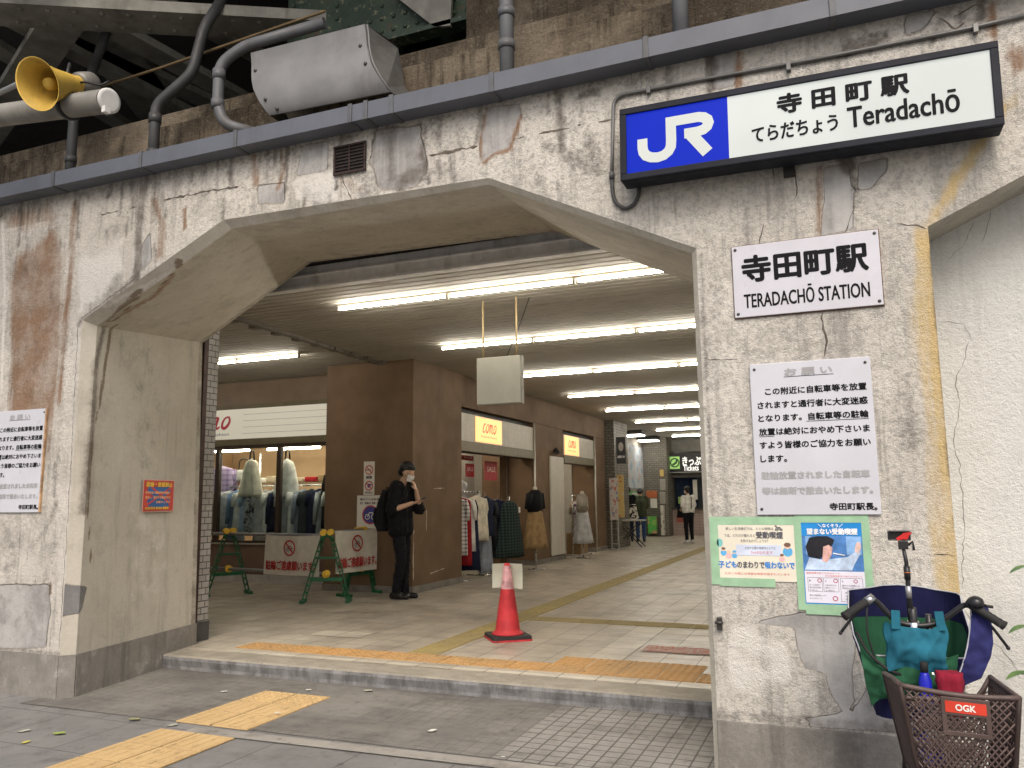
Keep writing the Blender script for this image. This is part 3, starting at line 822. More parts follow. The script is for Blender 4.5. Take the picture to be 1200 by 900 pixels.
# tiled jamb and steel shutter guide behind the left pier
M_GTILE = brickmat('grey_wall_tile', 'YZ', .10, .062, (.36, .345, .32), (.30, .29, .27), (.05, .045, .04), .005, .5, .35, .002, .25)
mb = MB().box(-6.3, -5.88, 6.17, 6.35, .30, CZ); tj = thing('tiled_jamb', 'grey brick tiled jamb with dark grout beside the left pier', 'jamb', (-6, 6.3, FZ))
part('tiled_face', mb, M_GTILE, tj)
part('skirting', MB().box(-6.31, -5.87, 6.168, 6.36, FZ, .30), pm('dark_skirting', (.06, .06, .06), .6), tj)
solo('shutter_guide', MB().box(-5.93, -5.835, 6.105, 6.163, FZ, 3.2), pm('rusty_brown_steel', (.045, .022, .018), .5, .2, var=.35, scale=9), 'dark brown steel shutter guide running up the left jamb', 'shutter guide', bevel=.004)
# roller shutter housing under the back of the arch
M_SHUT = pm('shutter_grey', (.75, .75, .74), .4, .3, var=.1, dirt=.4)
rsb = thing('shutter_box', 'long pale grey roller shutter housing under the ceiling behind the arch', 'shutter box', (-3, 6.3, 3.55))
part('housing', MB().box(-6.2, -.2, 6.26, 6.336, 3.50, 3.72).box(-6.2, -.2, 6.235, 6.262, 3.62, 3.64).box(-6.2, -.2, 6.24, 6.262, 3.50, 3.53), M_SHUT, rsb, .003)
part('slot_shade', MB().box(-6.2, -.2, 6.104, 6.26, 3.735, 3.76), pm('slot_shade_black', (.02, .02, .02), .8), rsb)  # black strip stands for the shade in the gap above the housing
# ceiling edge trim
mb = MB().bar((-6.22, 6.5, CZ-.02), (-6.45, 10.6, CZ-.02), .06, .05)
for i in range(9):
    y = 7.0+i*.4; mb.box(-6.42-.0, -6.30, y, y+.10, CZ-.05, CZ-.003)
solo('ceiling_trim', mb, pm('trim_dark', (.16, .14, .11), .6, var=.2), 'dirty metal edge trim crossing the ceiling left of the column', 'trim')

# ================================================================== railway bridge over the wall
M_STG = pm('old_grey_steel', (.24, .235, .205), .6, .1, var=.25, scale=4, dirt=.7)
def green_mat():
    t = NT('old_green_paint'); n = t.noise(3, 7, .7); f = t.noise(14, 6, .7)
    c = t.mix(t.ss(n, .35, .65), (.014, .032, .020), (.035, .06, .034))
    c = t.mix(t.ss(f, .56, .66), c, (.20, .20, .12)); c = t.mix(t.ss(n, .60, .68), c, (.08, .04, .02))
    t.end(c, .6, 0, t.bump(f, .4, .004)); return t.m
M_GRN = green_mat()
br = thing('railway_bridge', 'old riveted steel railway bridge above the concrete wall', 'bridge', (-4, 7, 5))
part('deck', MB().box(-30, 14, 3.0, 20, 7.4, 7.6), pm('deck_dark', (.06, .055, .05), .8), br)  # front edge carried forward out of view to shade the wall top
part('dark_backing', MB().box(-30, 12, 16, 16.4, 3.9, 7.4), pm('backing_dark', (.10, .09, .075), .9, dirt=.6), br)  # dark wall added to close off the open space behind the bracing
g = MB().box(-3.9, -3.86, 5.5, 16, 5.42, 7.4).box(-4.35, -3.4, 5.5, 16, 5.38, 5.42)
for y in (6.6, 7.8, 9.0, 10.2): g.box(-4.3, -3.45, y, y+.03, 5.42, 7.3)
part('girder', g, M_GRN, br)
g = MB().box(-15.9, -15.86, 4.6, 16, 5.42, 7.4).box(-16.3, -15.45, 4.6, 16, 5.38, 5.42)
part('girder', g, M_GRN, br)
g = MB().box(-4.40, -2.56, 5.44, 5.48, 5.30, 7.4).box(-4.40, -2.56, 5.36, 5.5, 5.26, 5.30)
for i in range(16):
    for j in range(7):
        if (j in (0, 1) or i % 4 == 0): g.ball((-4.33+i*.115, 5.436, 5.40+j*.12), (.02, .012, .02), 8, 5)
part('end_plate', g, M_GRN, br)
g = MB(); q = [(-3.283,5.685),(-2.702,5.528),(-2.718,5.239),(-2.867,5.269)]
g.prism(q[::-1], (0, 5.36, 0), (1, 0, 0), (0, 0, 1), -.03); part('gusset_plate', g, M_STG, br)
def brace(a, b, w, h=.08, riv=0, ea=0, eb=0):
    a, b = Vector(a), Vector(b); dd = (b-a).normalized(); a = a-dd*ea; b = b+dd*eb
    mb = MB().bar((a[0], a[1], a[2]), (b[0], b[1], b[2]), w, h)
    if riv:
        A, B = Vector(a), Vector(b); d = (B-A).normalized(); s_ = Vector((-d.y, d.x, 0)).normalized()
        n = int((B-A).length/.22)
        for i in range(n):
            for sgn in (-1, 1):
                p = A+(B-A)*((i+.5*(sgn > 0))/n)+s_*sgn*w*.28; mb.ball((p.x, p.y, p.z-h/2), (.025, .025, .015), 8, 5)
    part('brace', mb, M_STG, br)
def zz(l, z): return [(x, y, z) for x, y in l]
a = [(-6.877,4.042),(-4.335,5.452)]; brace(*zz(a, 5.7), .36, .10, 1, 8, .6)
a = [(-6.303,4.685),(-8.225,5.535)]; brace(*zz(a, 5.82), .34, eb=3)
a = [(-6.961,4.62),(-6.866,5.894)]; brace(*zz(a, 5.95), .18, ea=2, eb=3)
a = [(-6.218,5.033),(-6.14,5.715)]; brace(*zz(a, 5.95), .26, ea=.3, eb=4)
a = [(-7.234,5.39),(-7.086,6.186)]; brace(*zz(a, 6.3), .26, ea=3, eb=4)
a = [(-7.746,4.814),(-7.868,5.751)]; brace(*zz(a, 6.1), .22, ea=3, eb=4)
a = [(-5.954,5.145),(-5.854,5.634)]; brace(*zz(a, 6.3), .22, ea=3, eb=4)
a = [(-6.514,4.79),(-6.691,5.146)]; brace(*zz(a, 6.3), .6, ea=3, eb=3)
solo('pipe_run', MB().tube([(-6.4, 5.0, 5.28), (-5.4, 4.98, 5.29), (-4.0, 4.9, 5.30), (-3.6, 4.9, 5.32)], .012, 8), pm('tan_cable', (.17, .12, .06), .6), 'thin tan cable stretched under the bridge bracing', 'cable')
# gutter
M_GUT = pm('gutter_grey', (.115, .125, .148), .45, var=.08, scale=3, dirt=.25)
gt = thing('box_gutter', 'long blue grey metal box gutter along the top of the wall', 'gutter', (-3, 4.42, 4))
J = [-19.5, -17, -14.5, -12, -9.6, -7.3, -5.83, -4.877, -3.953, -2.966, -2.642, -1.911, -.923, .095, 1.3, 2.6, 4.5, 7.5]
gz = lambda x: 4.0+max(0, (-x-1.9))*.0048
for a, b in zip(J[:-1], J[1:]):
    mb = MB(); e = .002
    za, zb = gz(a), gz(b)
    def ring(x, z): return [(x, 4.345, z), (x, 4.488, z), (x, 4.488, z+.125), (x, 4.48, z+.125), (x, 4.48, z+.01), (x, 4.353, z+.01), (x, 4.353, z+.12), (x, 4.345, z+.12)]
    mb.loft([ring(a+e, za), ring(b-e, zb)], True, False)
    part('gutter_length', mb, M_GUT, gt)
M_GUT2 = pm('gutter_joint', (.10, .105, .115), .5, var=.2, dirt=.5)
for x in J[1:-1]+[-2.842]:
    z = gz(x); part('joint_strap', MB().box(x-.016, x+.016, 4.335, 4.487, z-.008, z+.128), M_GUT2, gt, .003)

# ================================================================== things on the wall
EX, EZ, EY = (1, 0, 0), (0, 0, 1), (0, 1, 0)
M_BLACK = pm('black_lettering', (.010, .010, .012), .6, var=.1, spec=.08)
M_GREYL = pm('faded_lettering', (.36, .36, .37), .6, var=.1)
M_FRAME = pm('sign_frame_black', (.020, .022, .030), .5, var=.15, spec=.12)
M_SCREW = pm('screw_steel', (.08, .075, .07), .5, .6)

# illuminated station sign
sg = thing('illuminated_sign', 'long backlit station name sign with a blue panel in a black frame', 'sign', (-.13, 4.47, 3.235))
ux = Vector((1, 0, -.0157)).normalized(); uz = Vector((.0157, 0, 1)).normalized()
SO_ = Vector((-1.088, 4.30, 3.252)); SW, SH = 1.91, .435
def onsign(x, z, y=0): return SO_+ux*x+uz*z+Vector((0, y, 0))
def sbox(mb, x0, x1, z0, z1, y0, y1):
    p = [onsign(x0, z0, y0), onsign(x1, z0, y0), onsign(x1, z0, y1), onsign(x0, z0, y1), onsign(x0, z1, y0), onsign(x1, z1, y0), onsign(x1, z1, y1), onsign(x0, z1, y1)]
    return mb.hexa(p)
part('case', sbox(MB(), 0, SW, 0, SH, .024, .15), M_FRAME, sg, .006)
fb = .038
mb = MB(); sbox(mb, 0, SW, 0, fb, 0, .022); sbox(mb, 0, SW, SH-fb, SH, 0, .022); sbox(mb, 0, fb, fb, SH-fb, 0, .022); sbox(mb, SW-fb, SW, fb, SH-fb, 0, .022)
part('frame', mb, M_FRAME, sg, .004)
def litmat(name, col, e, lo=.8):
    t = NT(name); n = t.noise(1.3, 2)
    t.end(tuple(c*.4 for c in col), .35, 0, spec=.12)
    t.put(t.b.inputs['Emission Color'], t.mix(t.ss(n, .3, .7), tuple(c*lo for c in col), col)); t.b.inputs['Emission Strength'].default_value = e
    return t.m
BX = .61
part('white_panel', sbox(MB(), BX, SW-fb, fb, SH-fb, .012, .0235), litmat('lit_white_panel', (.60, .63, .60), .62), sg)
part('blue_panel', sbox(MB(), fb, BX, fb, SH-fb, .012, .0235), litmat('lit_blue_panel', (.002, .020, .46), .60), sg)
M_JRW = litmat('lit_white_logo', (.60, .62, .58), .62)
lg = [(.163, .454), (.163, .60), (.172, .68), (.20, .745), (.25, .785), (.315, .80), (.375, .78), (.42, .73), (.445, .66), (.45, .56), (.45, .245), (.72, .245), (.77, .265), (.805, .31), (.815, .365), (.80, .425), (.765, .465), (.71, .482), (.58, .482)]
pw, ph = BX-fb, SH-2*fb
mb = MB(); o = onsign(0, 0, .0085)
flat_band(mb, [(fb+u*pw, SH-fb-v*ph) for u, v in lg], .058, o, ux, uz)
flat_band(mb, [(fb+u*pw, SH-fb-v*ph) for u, v in ((.625, .47), (.80, .845))], .066, o-Vector((0, .0004, 0)), ux, uz)
part('logo', mb, M_JRW, sg, fix=False)
oo = onsign(0, 0, .009)
text('lettering', '寺 田 町 駅', oo, ux, uz, .872, 1.505, .245, .352, M_BLACK, sg, .0052)
text('lettering', 'てらだちょう', oo, ux, uz, .735, 1.165, .105, .192, M_BLACK, sg, .0026)
text('lettering', 'Teradachō', oo, ux, uz, 1.215, 1.725, .105, .222, M_BLACK, sg, .0030)
part('bracket', MB().box(-.21, -.15, 4.452, 4.487, 3.19, 3.25), pm('wet_black', (.015, .014, .012), .5), sg)

# conduits
M_COND = pm('conduit_grey', (.16, .16, .155), .4, .3, var=.15)
def arcpts(pts, r=.05, n=5):
    pts = [Vector(p) for p in pts]; out = [pts[0]]
    for i in range(1, len(pts)-1):
        a, b, c = pts[i-1], pts[i], pts[i+1]
        d0 = (a-b); d1 = (c-b); k = min(r, d0.length*.45, d1.length*.45)
        p0 = b+d0.normalized()*k; p1 = b+d1.normalized()*k
        for j in range(n+1):
            t = j/n; out.append((1-t)**2*p0+2*t*(1-t)*b+t*t*p1)
    out.append(pts[-1]); return out
cd = thing('cable_conduit', 'thin grey steel conduit bending round the lit sign and along the wall', 'conduit', (-1.1, 4.475, 3.2))
P1 = [(x, 4.474, z) for x, z in [(1.096,3.855),(0.718,3.839),(0.013,3.843),(-0.738,3.863),(-0.983,3.867),(-1.157,3.872),(-1.17,3.611),(-1.183,3.359)]]
part('pipe', MB().tube(arcpts(P1, .10), .0105, 10), M_COND, cd)
P2 = [(x, 4.474, z) for x, z in [(-1.183,3.369),(-1.181,3.256),(-1.162,3.189),(-1.106,3.144),(-1.054,3.162),(-1.021,3.22),(-1.013,3.293)]]
part('flexible_hose', MB().tube(arcpts(P2, .03, 4), .0115, 10), pm('hose_dark', (.055, .055, .055), .6), cd)
mb = MB()
(a, b), = [(-1.183,3.364)]; mb.cyl((a, 4.474, b-.02), (a, 4.474, b+.025), .016)
(a, b), = [(-1.014,3.282)]; mb.cyl((a, 4.474, b-.015), (a, 4.474, b+.03), .017)
part('coupling', mb, M_GUT2, cd)
for x, z in [(-0.941,3.875),(-0.149,3.84),(0.768,3.841)]:
    part('clip', MB().box(x-.012, x+.012, 4.458, 4.489, z-.035, z+.015), M_COND, cd, .002)

# white enamel station name plate
np_ = thing('name_plate', 'white enamel station name plate with black lettering, screwed to the right pier', 'sign', (-.13, 4.48, 2.42))
M_ENAM = pm('enamel_white', (.55, .55, .60), .3, var=.05, scale=3, dirt=.05)
M_RUSTE = pm('rust_edge', (.13, .07, .04), .8, var=.4, scale=30)
part('rusty_back', MB().box(-.513, .243, 4.4815, 4.4885, 2.42, 2.834), M_RUSTE, np_)
part('plate', MB().box(-.509, .239, 4.473, 4.481, 2.425, 2.83), M_ENAM, np_, .003)
oo = (0, 4.4722, 0)
text('lettering', '寺田町駅', oo, EX, EZ, -.455, .178, 2.62, 2.765, M_BLACK, np_, .0058)
text('lettering', 'TERADACHŌ STATION', oo, EX, EZ, -.455, .178, 2.475, 2.575, M_BLACK, np_, .0016)
for x in (-.49, .22):
    for z in (2.445, 2.81): part('screw', MB().lathe([(.009, 0), (.007, .004), (.002, .005)], (x, 4.4725, z), (0, -1, 0), 10), M_SCREW, np_)

# notice boards
def notice(x0, z0, W, H, label):
    t = thing('notice_board', label, 'notice board', (x0+W/2, 4.48, z0))
    part('board', MB().box(x0, x0+W, 4.474, 4.488, z0, z0+H), pm('notice_white', (.55, .56, .61), .35, var=.04, scale=3, dirt=.06), t, .003)
    o = (x0, 4.4732, z0)
    rows = [('お 願 い', .30, .69, .068, 1, .046), ('この附近に自転車等を放置', .125, .955, .19, 0, .046), ('されますと通行者に大変迷惑', .055, .955, .28, 0, .046), ('となります。自転車等の駐輪', .055, .955, .367, 0, .046),
            ('放置は絶対におやめ下さいま', .055, .955, .457, 0, .046), ('すよう皆様のご協力をお願い', .055, .955, .545, 0, .046), ('します。', .055, .275, .635, 0, .046),
            ('駐輪放置されました自転車', .055, .93, .745, 1, .046), ('等は無断で撤去いたします。', .055, .945, .845, 1, .046), ('寺田町駅長', .60, .945, .948, 0, .044)]
    for s, a, b, v, g, h in rows:
        zc = H*(1-v); k = h*H
        if s == 'します。': k *= .95
        text('faded_lettering' if g else 'lettering', s, o, EX, EZ, a*W, b*W, zc-k/2, zc+k/2, M_GREYL if g else M_BLACK, t, .0013 if not g else .0022)
    mb = MB()
    for a, b, v in ((.29, .70, .098), (.455, .955, .398), (.055, .18, .488)):
        zc = z0+H*(1-v); mb.box(x0+a*W, x0+b*W, 4.4725, 4.4735, zc-.0013, zc+.0013)
    part('underline', mb, M_BLACK, t)
    for x in (x0+.025, x0+W-.025):
        for z in (z0+.03, z0+H-.03): part('screw', MB().lathe([(.008, 0), (.006, .004), (.002, .005)], (x, 4.4735, z), (0, -1, 0), 10), M_SCREW, t)
    return t
notice(-.447, 1.352, .602, .808, 'white bicycle parking notice board with black text on the right pier above two taped posters')
nb = notice(-6.485, 1.385, .602, .825, 'white notice board with a rusty right edge on the left pier')
part('rust_strip', MB().box(-5.895, -5.8815, 4.4722, 4.4886, 1.386, 2.209), pm('rust_tan', (.42, .27, .15), .7, var=.4, scale=14), nb)

# taped posters
M_TAPE = pm('green_tape', (.36, .58, .38), .45, var=.1, scale=12)
M_TAPE.node_tree.nodes["Principled BSDF"].inputs['Alpha'].default_value = .82
def flat(mb, x0, x1, z0, z1, y): return mb.add([(x0, y, z0), (x1, y, z0), (x1, y, z1), (x0, y, z1)], [(0, 1, 2, 3)])
def sheet(name, x0, x1, z0, z1, y, m, par, th=.0008): return part(name, MB().box(x0, x1, y, y+th, z0, z1), m, par)
PY = 4.484
po = thing('paper_poster', 'cream landscape poster with cartoon children, taped with green tape to the right pier', 'poster', (-.47, 4.486, 1.0))
sheet('paper', -.670, -.262, 1.008, 1.312, PY, pm('poster_cream', (.74, .70, .58), .35, var=.06, scale=5), po)
mb = MB()
for q in ((-.70, -.262, 1.300, 1.342), (-.262, -.232, 1.29, 1.336), (-.70, -.656, .985, 1.30), (-.656, -.375, .978, 1.022)): mb.box(q[0], q[1], PY-.0012, PY-.0006, q[2], q[3])
part('tape', mb, M_TAPE, po)
oo = (0, PY-.0016, 0)
M_TXT = pm('poster_text_dark', (.09, .09, .11), .5); M_TXB = pm('poster_text_blue', (.03, .22, .62), .5); M_TXR = pm('poster_text_red', (.62, .10, .08), .5)
text('lettering', '新しい生活様式では、人との間隔は', oo, EX, EZ, -.615, -.37, 1.272, 1.288, M_TXT, po)
text('lettering', '2m。', oo, EX, EZ, -.362, -.325, 1.270, 1.297, M_TXT, po, .001)
text('lettering', 'では、どれだけ離れると', oo, EX, EZ, -.625, -.465, 1.236, 1.252, M_TXT, po)
text('lettering', '受動喫煙', oo, EX, EZ, -.46, -.325, 1.230, 1.264, M_TXT, po, .0012)
text('lettering', 'を防げるのでしょうか？', oo, EX, EZ, -.54, -.40, 1.208, 1.224, M_TXT, po)
part('speech_box', MB().box(-.565, -.335, PY-.0018, PY-.0010, 1.140, 1.196), pm('poster_lilac', (.60, .66, .80), .5), po)
text('lettering', 'お店や公園の喫煙所からでも', (0, PY-.0024, 0), EX, EZ, -.52, -.365, 1.172, 1.186, M_TXT, po)
text('lettering', '7mはなれます', (0, PY-.0024, 0), EX, EZ, -.49, -.38, 1.148, 1.164, M_TXR, po)
text('lettering', '子ども', oo, EX, EZ, -.660, -.567, 1.075, 1.108, M_TXB, po, .0012)
text('lettering', 'のまわりで', oo, EX, EZ, -.563, -.425, 1.075, 1.108, M_TXT, po, .0012)
text('lettering', '吸わないで', oo, EX, EZ, -.42, -.275, 1.075, 1.108, M_TXB, po, .0012)
text('lettering', 'たばこの煙には有害な物質が含まれています', oo, EX, EZ, -.63, -.30, 1.040, 1.052, M_TXR, po)
def figure(x, z, s, hair, skin, top):
    for nm, m, q in (('drawn_body', top, ('b', x, z-.62*s, .55*s, .55*s)), ('drawn_face', skin, ('d', x, z, .34*s, .34*s)), ('drawn_hair', hair, ('d', x, z+.16*s, .38*s, .26*s))):
        mb = MB(); y = {'drawn_body': PY-.0012, 'drawn_face': PY-.0016, 'drawn_hair': PY-.0019}[nm]
        disc(mb, (q[1], q[2]), q[3], (0, y, 0), EX, EZ, 16, q[4]); part(nm, mb, m, po, fix=False)
Mh = pm('drawn_hair_brown', (.18, .10, .07), .5); Ms = pm('drawn_skin', (.80, .55, .42), .5); Mt1 = pm('drawn_blue', (.10, .40, .72), .5); Mt2 = pm('drawn_pink', (.75, .45, .45), .5); Mt3 = pm('drawn_teal', (.20, .52, .50), .5)
figure(-.305, 1.19, .045, Mh, Ms, Mt1); figure(-.335, 1.14, .026, Mh, Ms, Mt2); figure(-.632, 1.17, .028, Mh, Ms, Mt1); figure(-.605, 1.155, .028, Ms, Ms, Mt2); figure(-.575, 1.155, .026, Mt1, Ms, Mt1)
mb = MB(); disc(mb, (-.650, 1.205), .016, (0, PY-.0012, 0), EX, EZ, 14, .022); part('drawn_tree', mb, Mt3, po, fix=False)

p2 = thing('paper_poster', 'blue poster with a photo of a dark haired child, taped beside the bicycle', 'poster', (-.09, 4.486, .89))
sheet('paper', -.238, .062, .895, 1.318, PY, pm('poster_blue', (.015, .24, .62), .35, var=.08, scale=4), p2)
mb = MB()
for q in ((-.262, .092, 1.312, 1.350), (-.268, -.232, .870, 1.312), (.056, .094, .870, 1.312), (-.232, .056, .850, .902)): mb.box(q[0], q[1], PY-.0016, PY-.0010, q[2], q[3])
part('tape', mb, M_TAPE, p2)
def ph(name, col, pts, k):
    mb = MB(); mb.add([(x, PY-.0012-.0003*k, z) for x, z in pts], [tuple(range(len(pts)))])
    return part(name, mb, pm('photo_'+name+str(k), col, .35, var=.25, scale=22), p2, fix=False)
ph('photo_ground', (.07, .20, .48), [(-.235, 1.07), (.055, 1.07), (.055, 1.245), (-.235, 1.245)], 1)
for k, (x, w) in enumerate(((-.215, .03), (-.02, .04), (.02, .03))): ph('photo_blur', (.22, .40, .68), [(x, 1.15), (x+w, 1.15), (x+w, 1.243), (x, 1.243)], 2+k)
ph('photo_shirt', (.50, .62, .80), [(-.225, 1.073), (.0, 1.073), (.01, 1.10), (.045, 1.16), (.035, 1.175), (-.02, 1.14), (-.09, 1.13), (-.14, 1.125), (-.20, 1.135)], 6)
ph('photo_hair', (.012, .012, .018), [(-.205, 1.14), (-.215, 1.19), (-.195, 1.235), (-.15, 1.244), (-.105, 1.243), (-.075, 1.225), (-.085, 1.20), (-.12, 1.155), (-.15, 1.128)], 7)
ph('photo_face', (.62, .38, .34), [(-.14, 1.118), (-.115, 1.112), (-.095, 1.145), (-.085, 1.185), (-.105, 1.20), (-.13, 1.19), (-.135, 1.15)], 8)
ph('photo_hand', (.70, .50, .45), [(.018, 1.165), (.035, 1.16), (.05, 1.19), (.045, 1.215), (.03, 1.215), (.02, 1.19)], 9)
ph('photo_cigarette', (.85, .85, .85), [(-.085, 1.155), (-.03, 1.146), (-.03, 1.151), (-.085, 1.161)], 10)
M_TXW = pm('poster_text_white', (.85, .86, .88), .5)
text('lettering', '＼なくそう／', (0, PY-.0016, 0), EX, EZ, -.15, -.03, 1.288, 1.306, M_TXW, p2, .0008)
text('lettering', '望まない受動喫煙', (0, PY-.0016, 0), EX, EZ, -.205, .035, 1.252, 1.282, M_TXW, p2, .0016)
part('text_panel', MB().box(-.228, .056, PY-.0016, PY-.0008, .908, 1.068), pm('poster_lavender', (.72, .71, .80), .4, var=.04), p2)
text('lettering', '受動喫煙を防ぐためのルール', (0, PY-.0022, 0), EX, EZ, -.22, -.06, 1.052, 1.062, M_TXR, p2)
text('lettering', '改正健康増進法が施行されました', (0, PY-.0022, 0), EX, EZ, -.13, .045, 1.040, 1.048, M_TXR, p2)
mb = MB()
for x0, x1, z0, z1 in ((-.215, -.145, .965, 1.035), (-.14, -.068, .965, 1.035), (-.06, .045, .918, 1.035)):
    for q in ((x0, x1, z0, z0+.0015), (x0, x1, z1-.0015, z1), (x0, x0+.0015, z0, z1), (x1-.0015, x1, z0, z1)): flat(mb, *q, PY-.0022)
part('box_outline', mb, M_TXT, p2, fix=False)
for s, x0, x1, z in (('1', -.208, -.202, 1.018), ('2', -.133, -.126, 1.018), ('3', -.053, -.046, 1.018), ('多くの施設で', -.208, -.155, .997), ('屋内が原則禁煙に', -.208, -.150, .984), ('なりました', -.208, -.17, .971), ('20歳未満の方は', -.133, -.08, .997), ('喫煙エリアへ', -.133, -.085, .984), ('立入禁止に', -.133, -.09, .971),
                     ('屋内での喫煙には', -.053, .03, .997), ('喫煙室の設置が必要に', -.053, .038, .984), ('喫煙専用室設置施設', -.04, .03, .962), ('加熱式たばこ専用', -.04, .03, .946), ('喫煙可能室設置', -.04, .03, .930), ('望まない受動喫煙をなくそう', -.21, -.13, .945), ('みんなのルール', -.21, -.15, .930)):
    text('lettering', s, (0, PY-.0022, 0), EX, EZ, x0, x1, z-.004, z+.005, M_TXT, p2)
mb = MB()
for x, z, r in ((-.158, 1.020, .011), (-.082, 1.020, .011), (.012, 1.020, .010), (-.088, .932, .013)): disc(mb, (x, z), r, (0, PY-.0022, 0), EX, EZ, 14, rin=.65)
part('round_mark', mb, pm('mark_maroon', (.40, .08, .14), .5), p2, fix=False)

# red sticker on the left jamb
jd = Vector((Bk[0][0]-Cm[0][0], YB-YC[0], 0)).normalized(); jn = Vector((jd.y, -jd.x, 0))
jo = Vector((Cm[0][0], YC[0], 0))
def jam(y, off=.004): k = (y-YC[0])/jd.y; return jo+jd*k+jn*off
st = thing('warning_sticker', 'red sticker with yellow text and a blue cross on the left jamb of the arch', 'sticker', tuple(jam(5.46)+Vector((0, 0, 1.38))))
A = jam(5.245, 0)-Vector((0, 0, 0)); W, H = .42, .268
jz = 1.378
def jbox(name, x0, x1, z0, z1, off, m):
    mb = MB(); a = A+jd*x0+jn*off; b = A+jd*x1+jn*off
    mb.prism([(0, z0), (x1-x0, z0), (x1-x0, z1), (0, z1)], a+Vector((0, 0, jz)), jd, EZ, -.002); return part(name, mb, m, st)
jbox('border', -.008, W+.008, -.008, H+.008, .002, pm('sticker_pale', (.62, .42, .36), .5))
jbox('panel', 0, W, 0, H, .004, pm('sticker_red', (.52, .05, .03), .45, var=.15, scale=10))
mb = MB(); oj = A+jn*.0048+Vector((0, 0, jz))
flat_band(mb, [(.06, .06), (.36, .20)], .07, oj, jd, EZ); flat_band(mb, [(.06, .205), (.36, .06)], .07, oj+jn*.0004, jd, EZ); flat_band(mb, [(.13, .18), (.29, .18)], .06, oj+jn*.0006, jd, EZ); flat_band(mb, [(.12, .055), (.30, .055)], .05, oj+jn*.0007, jd, EZ)
part('blue_cross', mb, pm('sticker_blue', (.015, .12, .36), .45), st, fix=False)
mb = MB(); flat_band(mb, [(.02, .04), (.40, .22)], .016, oj+jn*.001, jd, EZ); flat_band(mb, [(.10, .21), (.40, .05)], .02, oj+jn*.0012, jd, EZ); part('red_slash', mb, pm('sticker_red2', (.55, .05, .05), .45), st, fix=False)
M_YEL = pm('sticker_yellow', (.85, .55, .06), .45); M_PEA = pm('sticker_peach', (.80, .42, .22), .45)
ot = A+jn*.007+Vector((0, 0, jz))
text('lettering', '駐輪・放置禁止', ot, jd, EZ, .025, .39, .213, .252, M_YEL, st, .0025, shear=.15)
text('lettering', '許可のない自転車等の駐輪は', ot, jd, EZ, .02, .36, .150, .172, M_PEA, st, .0012)
text('lettering', '撤去し、処分する場合があり', ot, jd, EZ, .02, .37, .108, .132, M_PEA, st, .0012)
text('lettering', 'お断りします', ot, jd, EZ, .17, .37, .068, .088, M_PEA, st, .0012)
text('lettering', '寺田町駅長 管理者 警察署', ot, jd, EZ, .02, .35, .015, .036, M_YEL, st, .001)

# dark vent grille, small latch, hook of wire
vg = thing('vent_grille', 'small dark rusty vent grille let into the lintel under the gutter', 'vent', (-3.06, 4.48, 3.72))
part('hollow_shade', MB().box(-3.17, -2.935, 4.482, 4.4895, 3.722, 3.905), pm('vent_shade_black', (.008, .008, .008), .8), vg)  # black sheet on the wall face, painted as the shaded vent hollow
mb = MB().box(-3.185, -2.92, 4.47, 4.481, 3.705, 3.722).box(-3.185, -2.92, 4.47, 4.481, 3.905, 3.918).box(-3.185, -3.17, 4.47, 4.481, 3.722, 3.905).box(-2.935, -2.92, 4.47, 4.481, 3.722, 3.905).box(-3.06, -3.05, 4.472, 4.480, 3.722, 3.905)
part('frame', mb, pm('vent_rust', (.03, .017, .014), .8, var=.4, scale=25), vg)
mb = MB()
for i in range(7): mb.box(-3.17, -2.935, 4.474, 4.479, 3.738+i*.024, 3.744+i*.024)
part('slats', mb, pm('vent_bar', (.035, .02, .016), .8, var=.4, scale=25), vg)
lt = thing('latch', 'small dark steel latch at the left edge of the right pier', 'latch', (-.67, 4.48, .75))
part('body', MB().box(-.683, -.655, 4.462, 4.4885, .75, .815), pm('latch_steel', (.05, .048, .045), .5, .4), lt, .004)
part('bolt', MB().cyl((-.69, 4.455, .79), (-.648, 4.455, .79), .008), M_SCREW, lt)
solo('wire_hook', MB().tube(arcpts([(1.04, 4.845, 2.95), (1.02, 4.80, 2.94), (1.0, 4.78, 2.90), (1.01, 4.78, 2.85), (1.06, 4.80, 2.84), (1.10, 4.845, 2.86)], .03), .008, 8), pm('hook_black', (.02, .02, .02), .5), 'bent black wire hook on the white infill wall at the right edge', 'hook')

# drain pipes
M_PVC = pm('drain_grey', (.14, .147, .158), .5, var=.12, scale=4, dirt=.5)
M_PVCD = pm('drain_dark', (.06, .062, .064), .5, var=.2, scale=4, dirt=.5)
def pipe(pts, r, label, m, joints, bend=.08):
    t = thing('drain_pipe', label, 'drain pipe', pts[0])
    P = arcpts(pts, bend, 6); part('pipe', MB().tube(P, r, 14), m, t)
    for (p, q) in joints: part('coupling', MB().cyl(p, q, r*1.16), m, t)
pipe([(-6.13, 4.72, 4.06), (-6.13, 4.72, 4.9), (-6.2, 4.9, 5.3), (-6.3, 5.2, 6.2)], .042, 'short straight dark drain pipe dropping into the gutter below the loudspeaker', M_PVCD, [((-6.13, 4.72, 4.42), (-6.13, 4.72, 4.48))])
pipe([(-5.16, 4.72, 4.06), (-5.16, 4.72, 4.76), (-4.86, 4.8, 5.02), (-4.80, 4.85, 5.45), (-4.75, 5.2, 6.2)], .044, 'kinked dark drain pipe bending right above the gutter left of the sheet metal hood', M_PVCD, [((-5.16, 4.72, 4.30), (-5.16, 4.72, 4.36)), ((-5.16, 4.72, 4.60), (-5.16, 4.72, 4.68))])
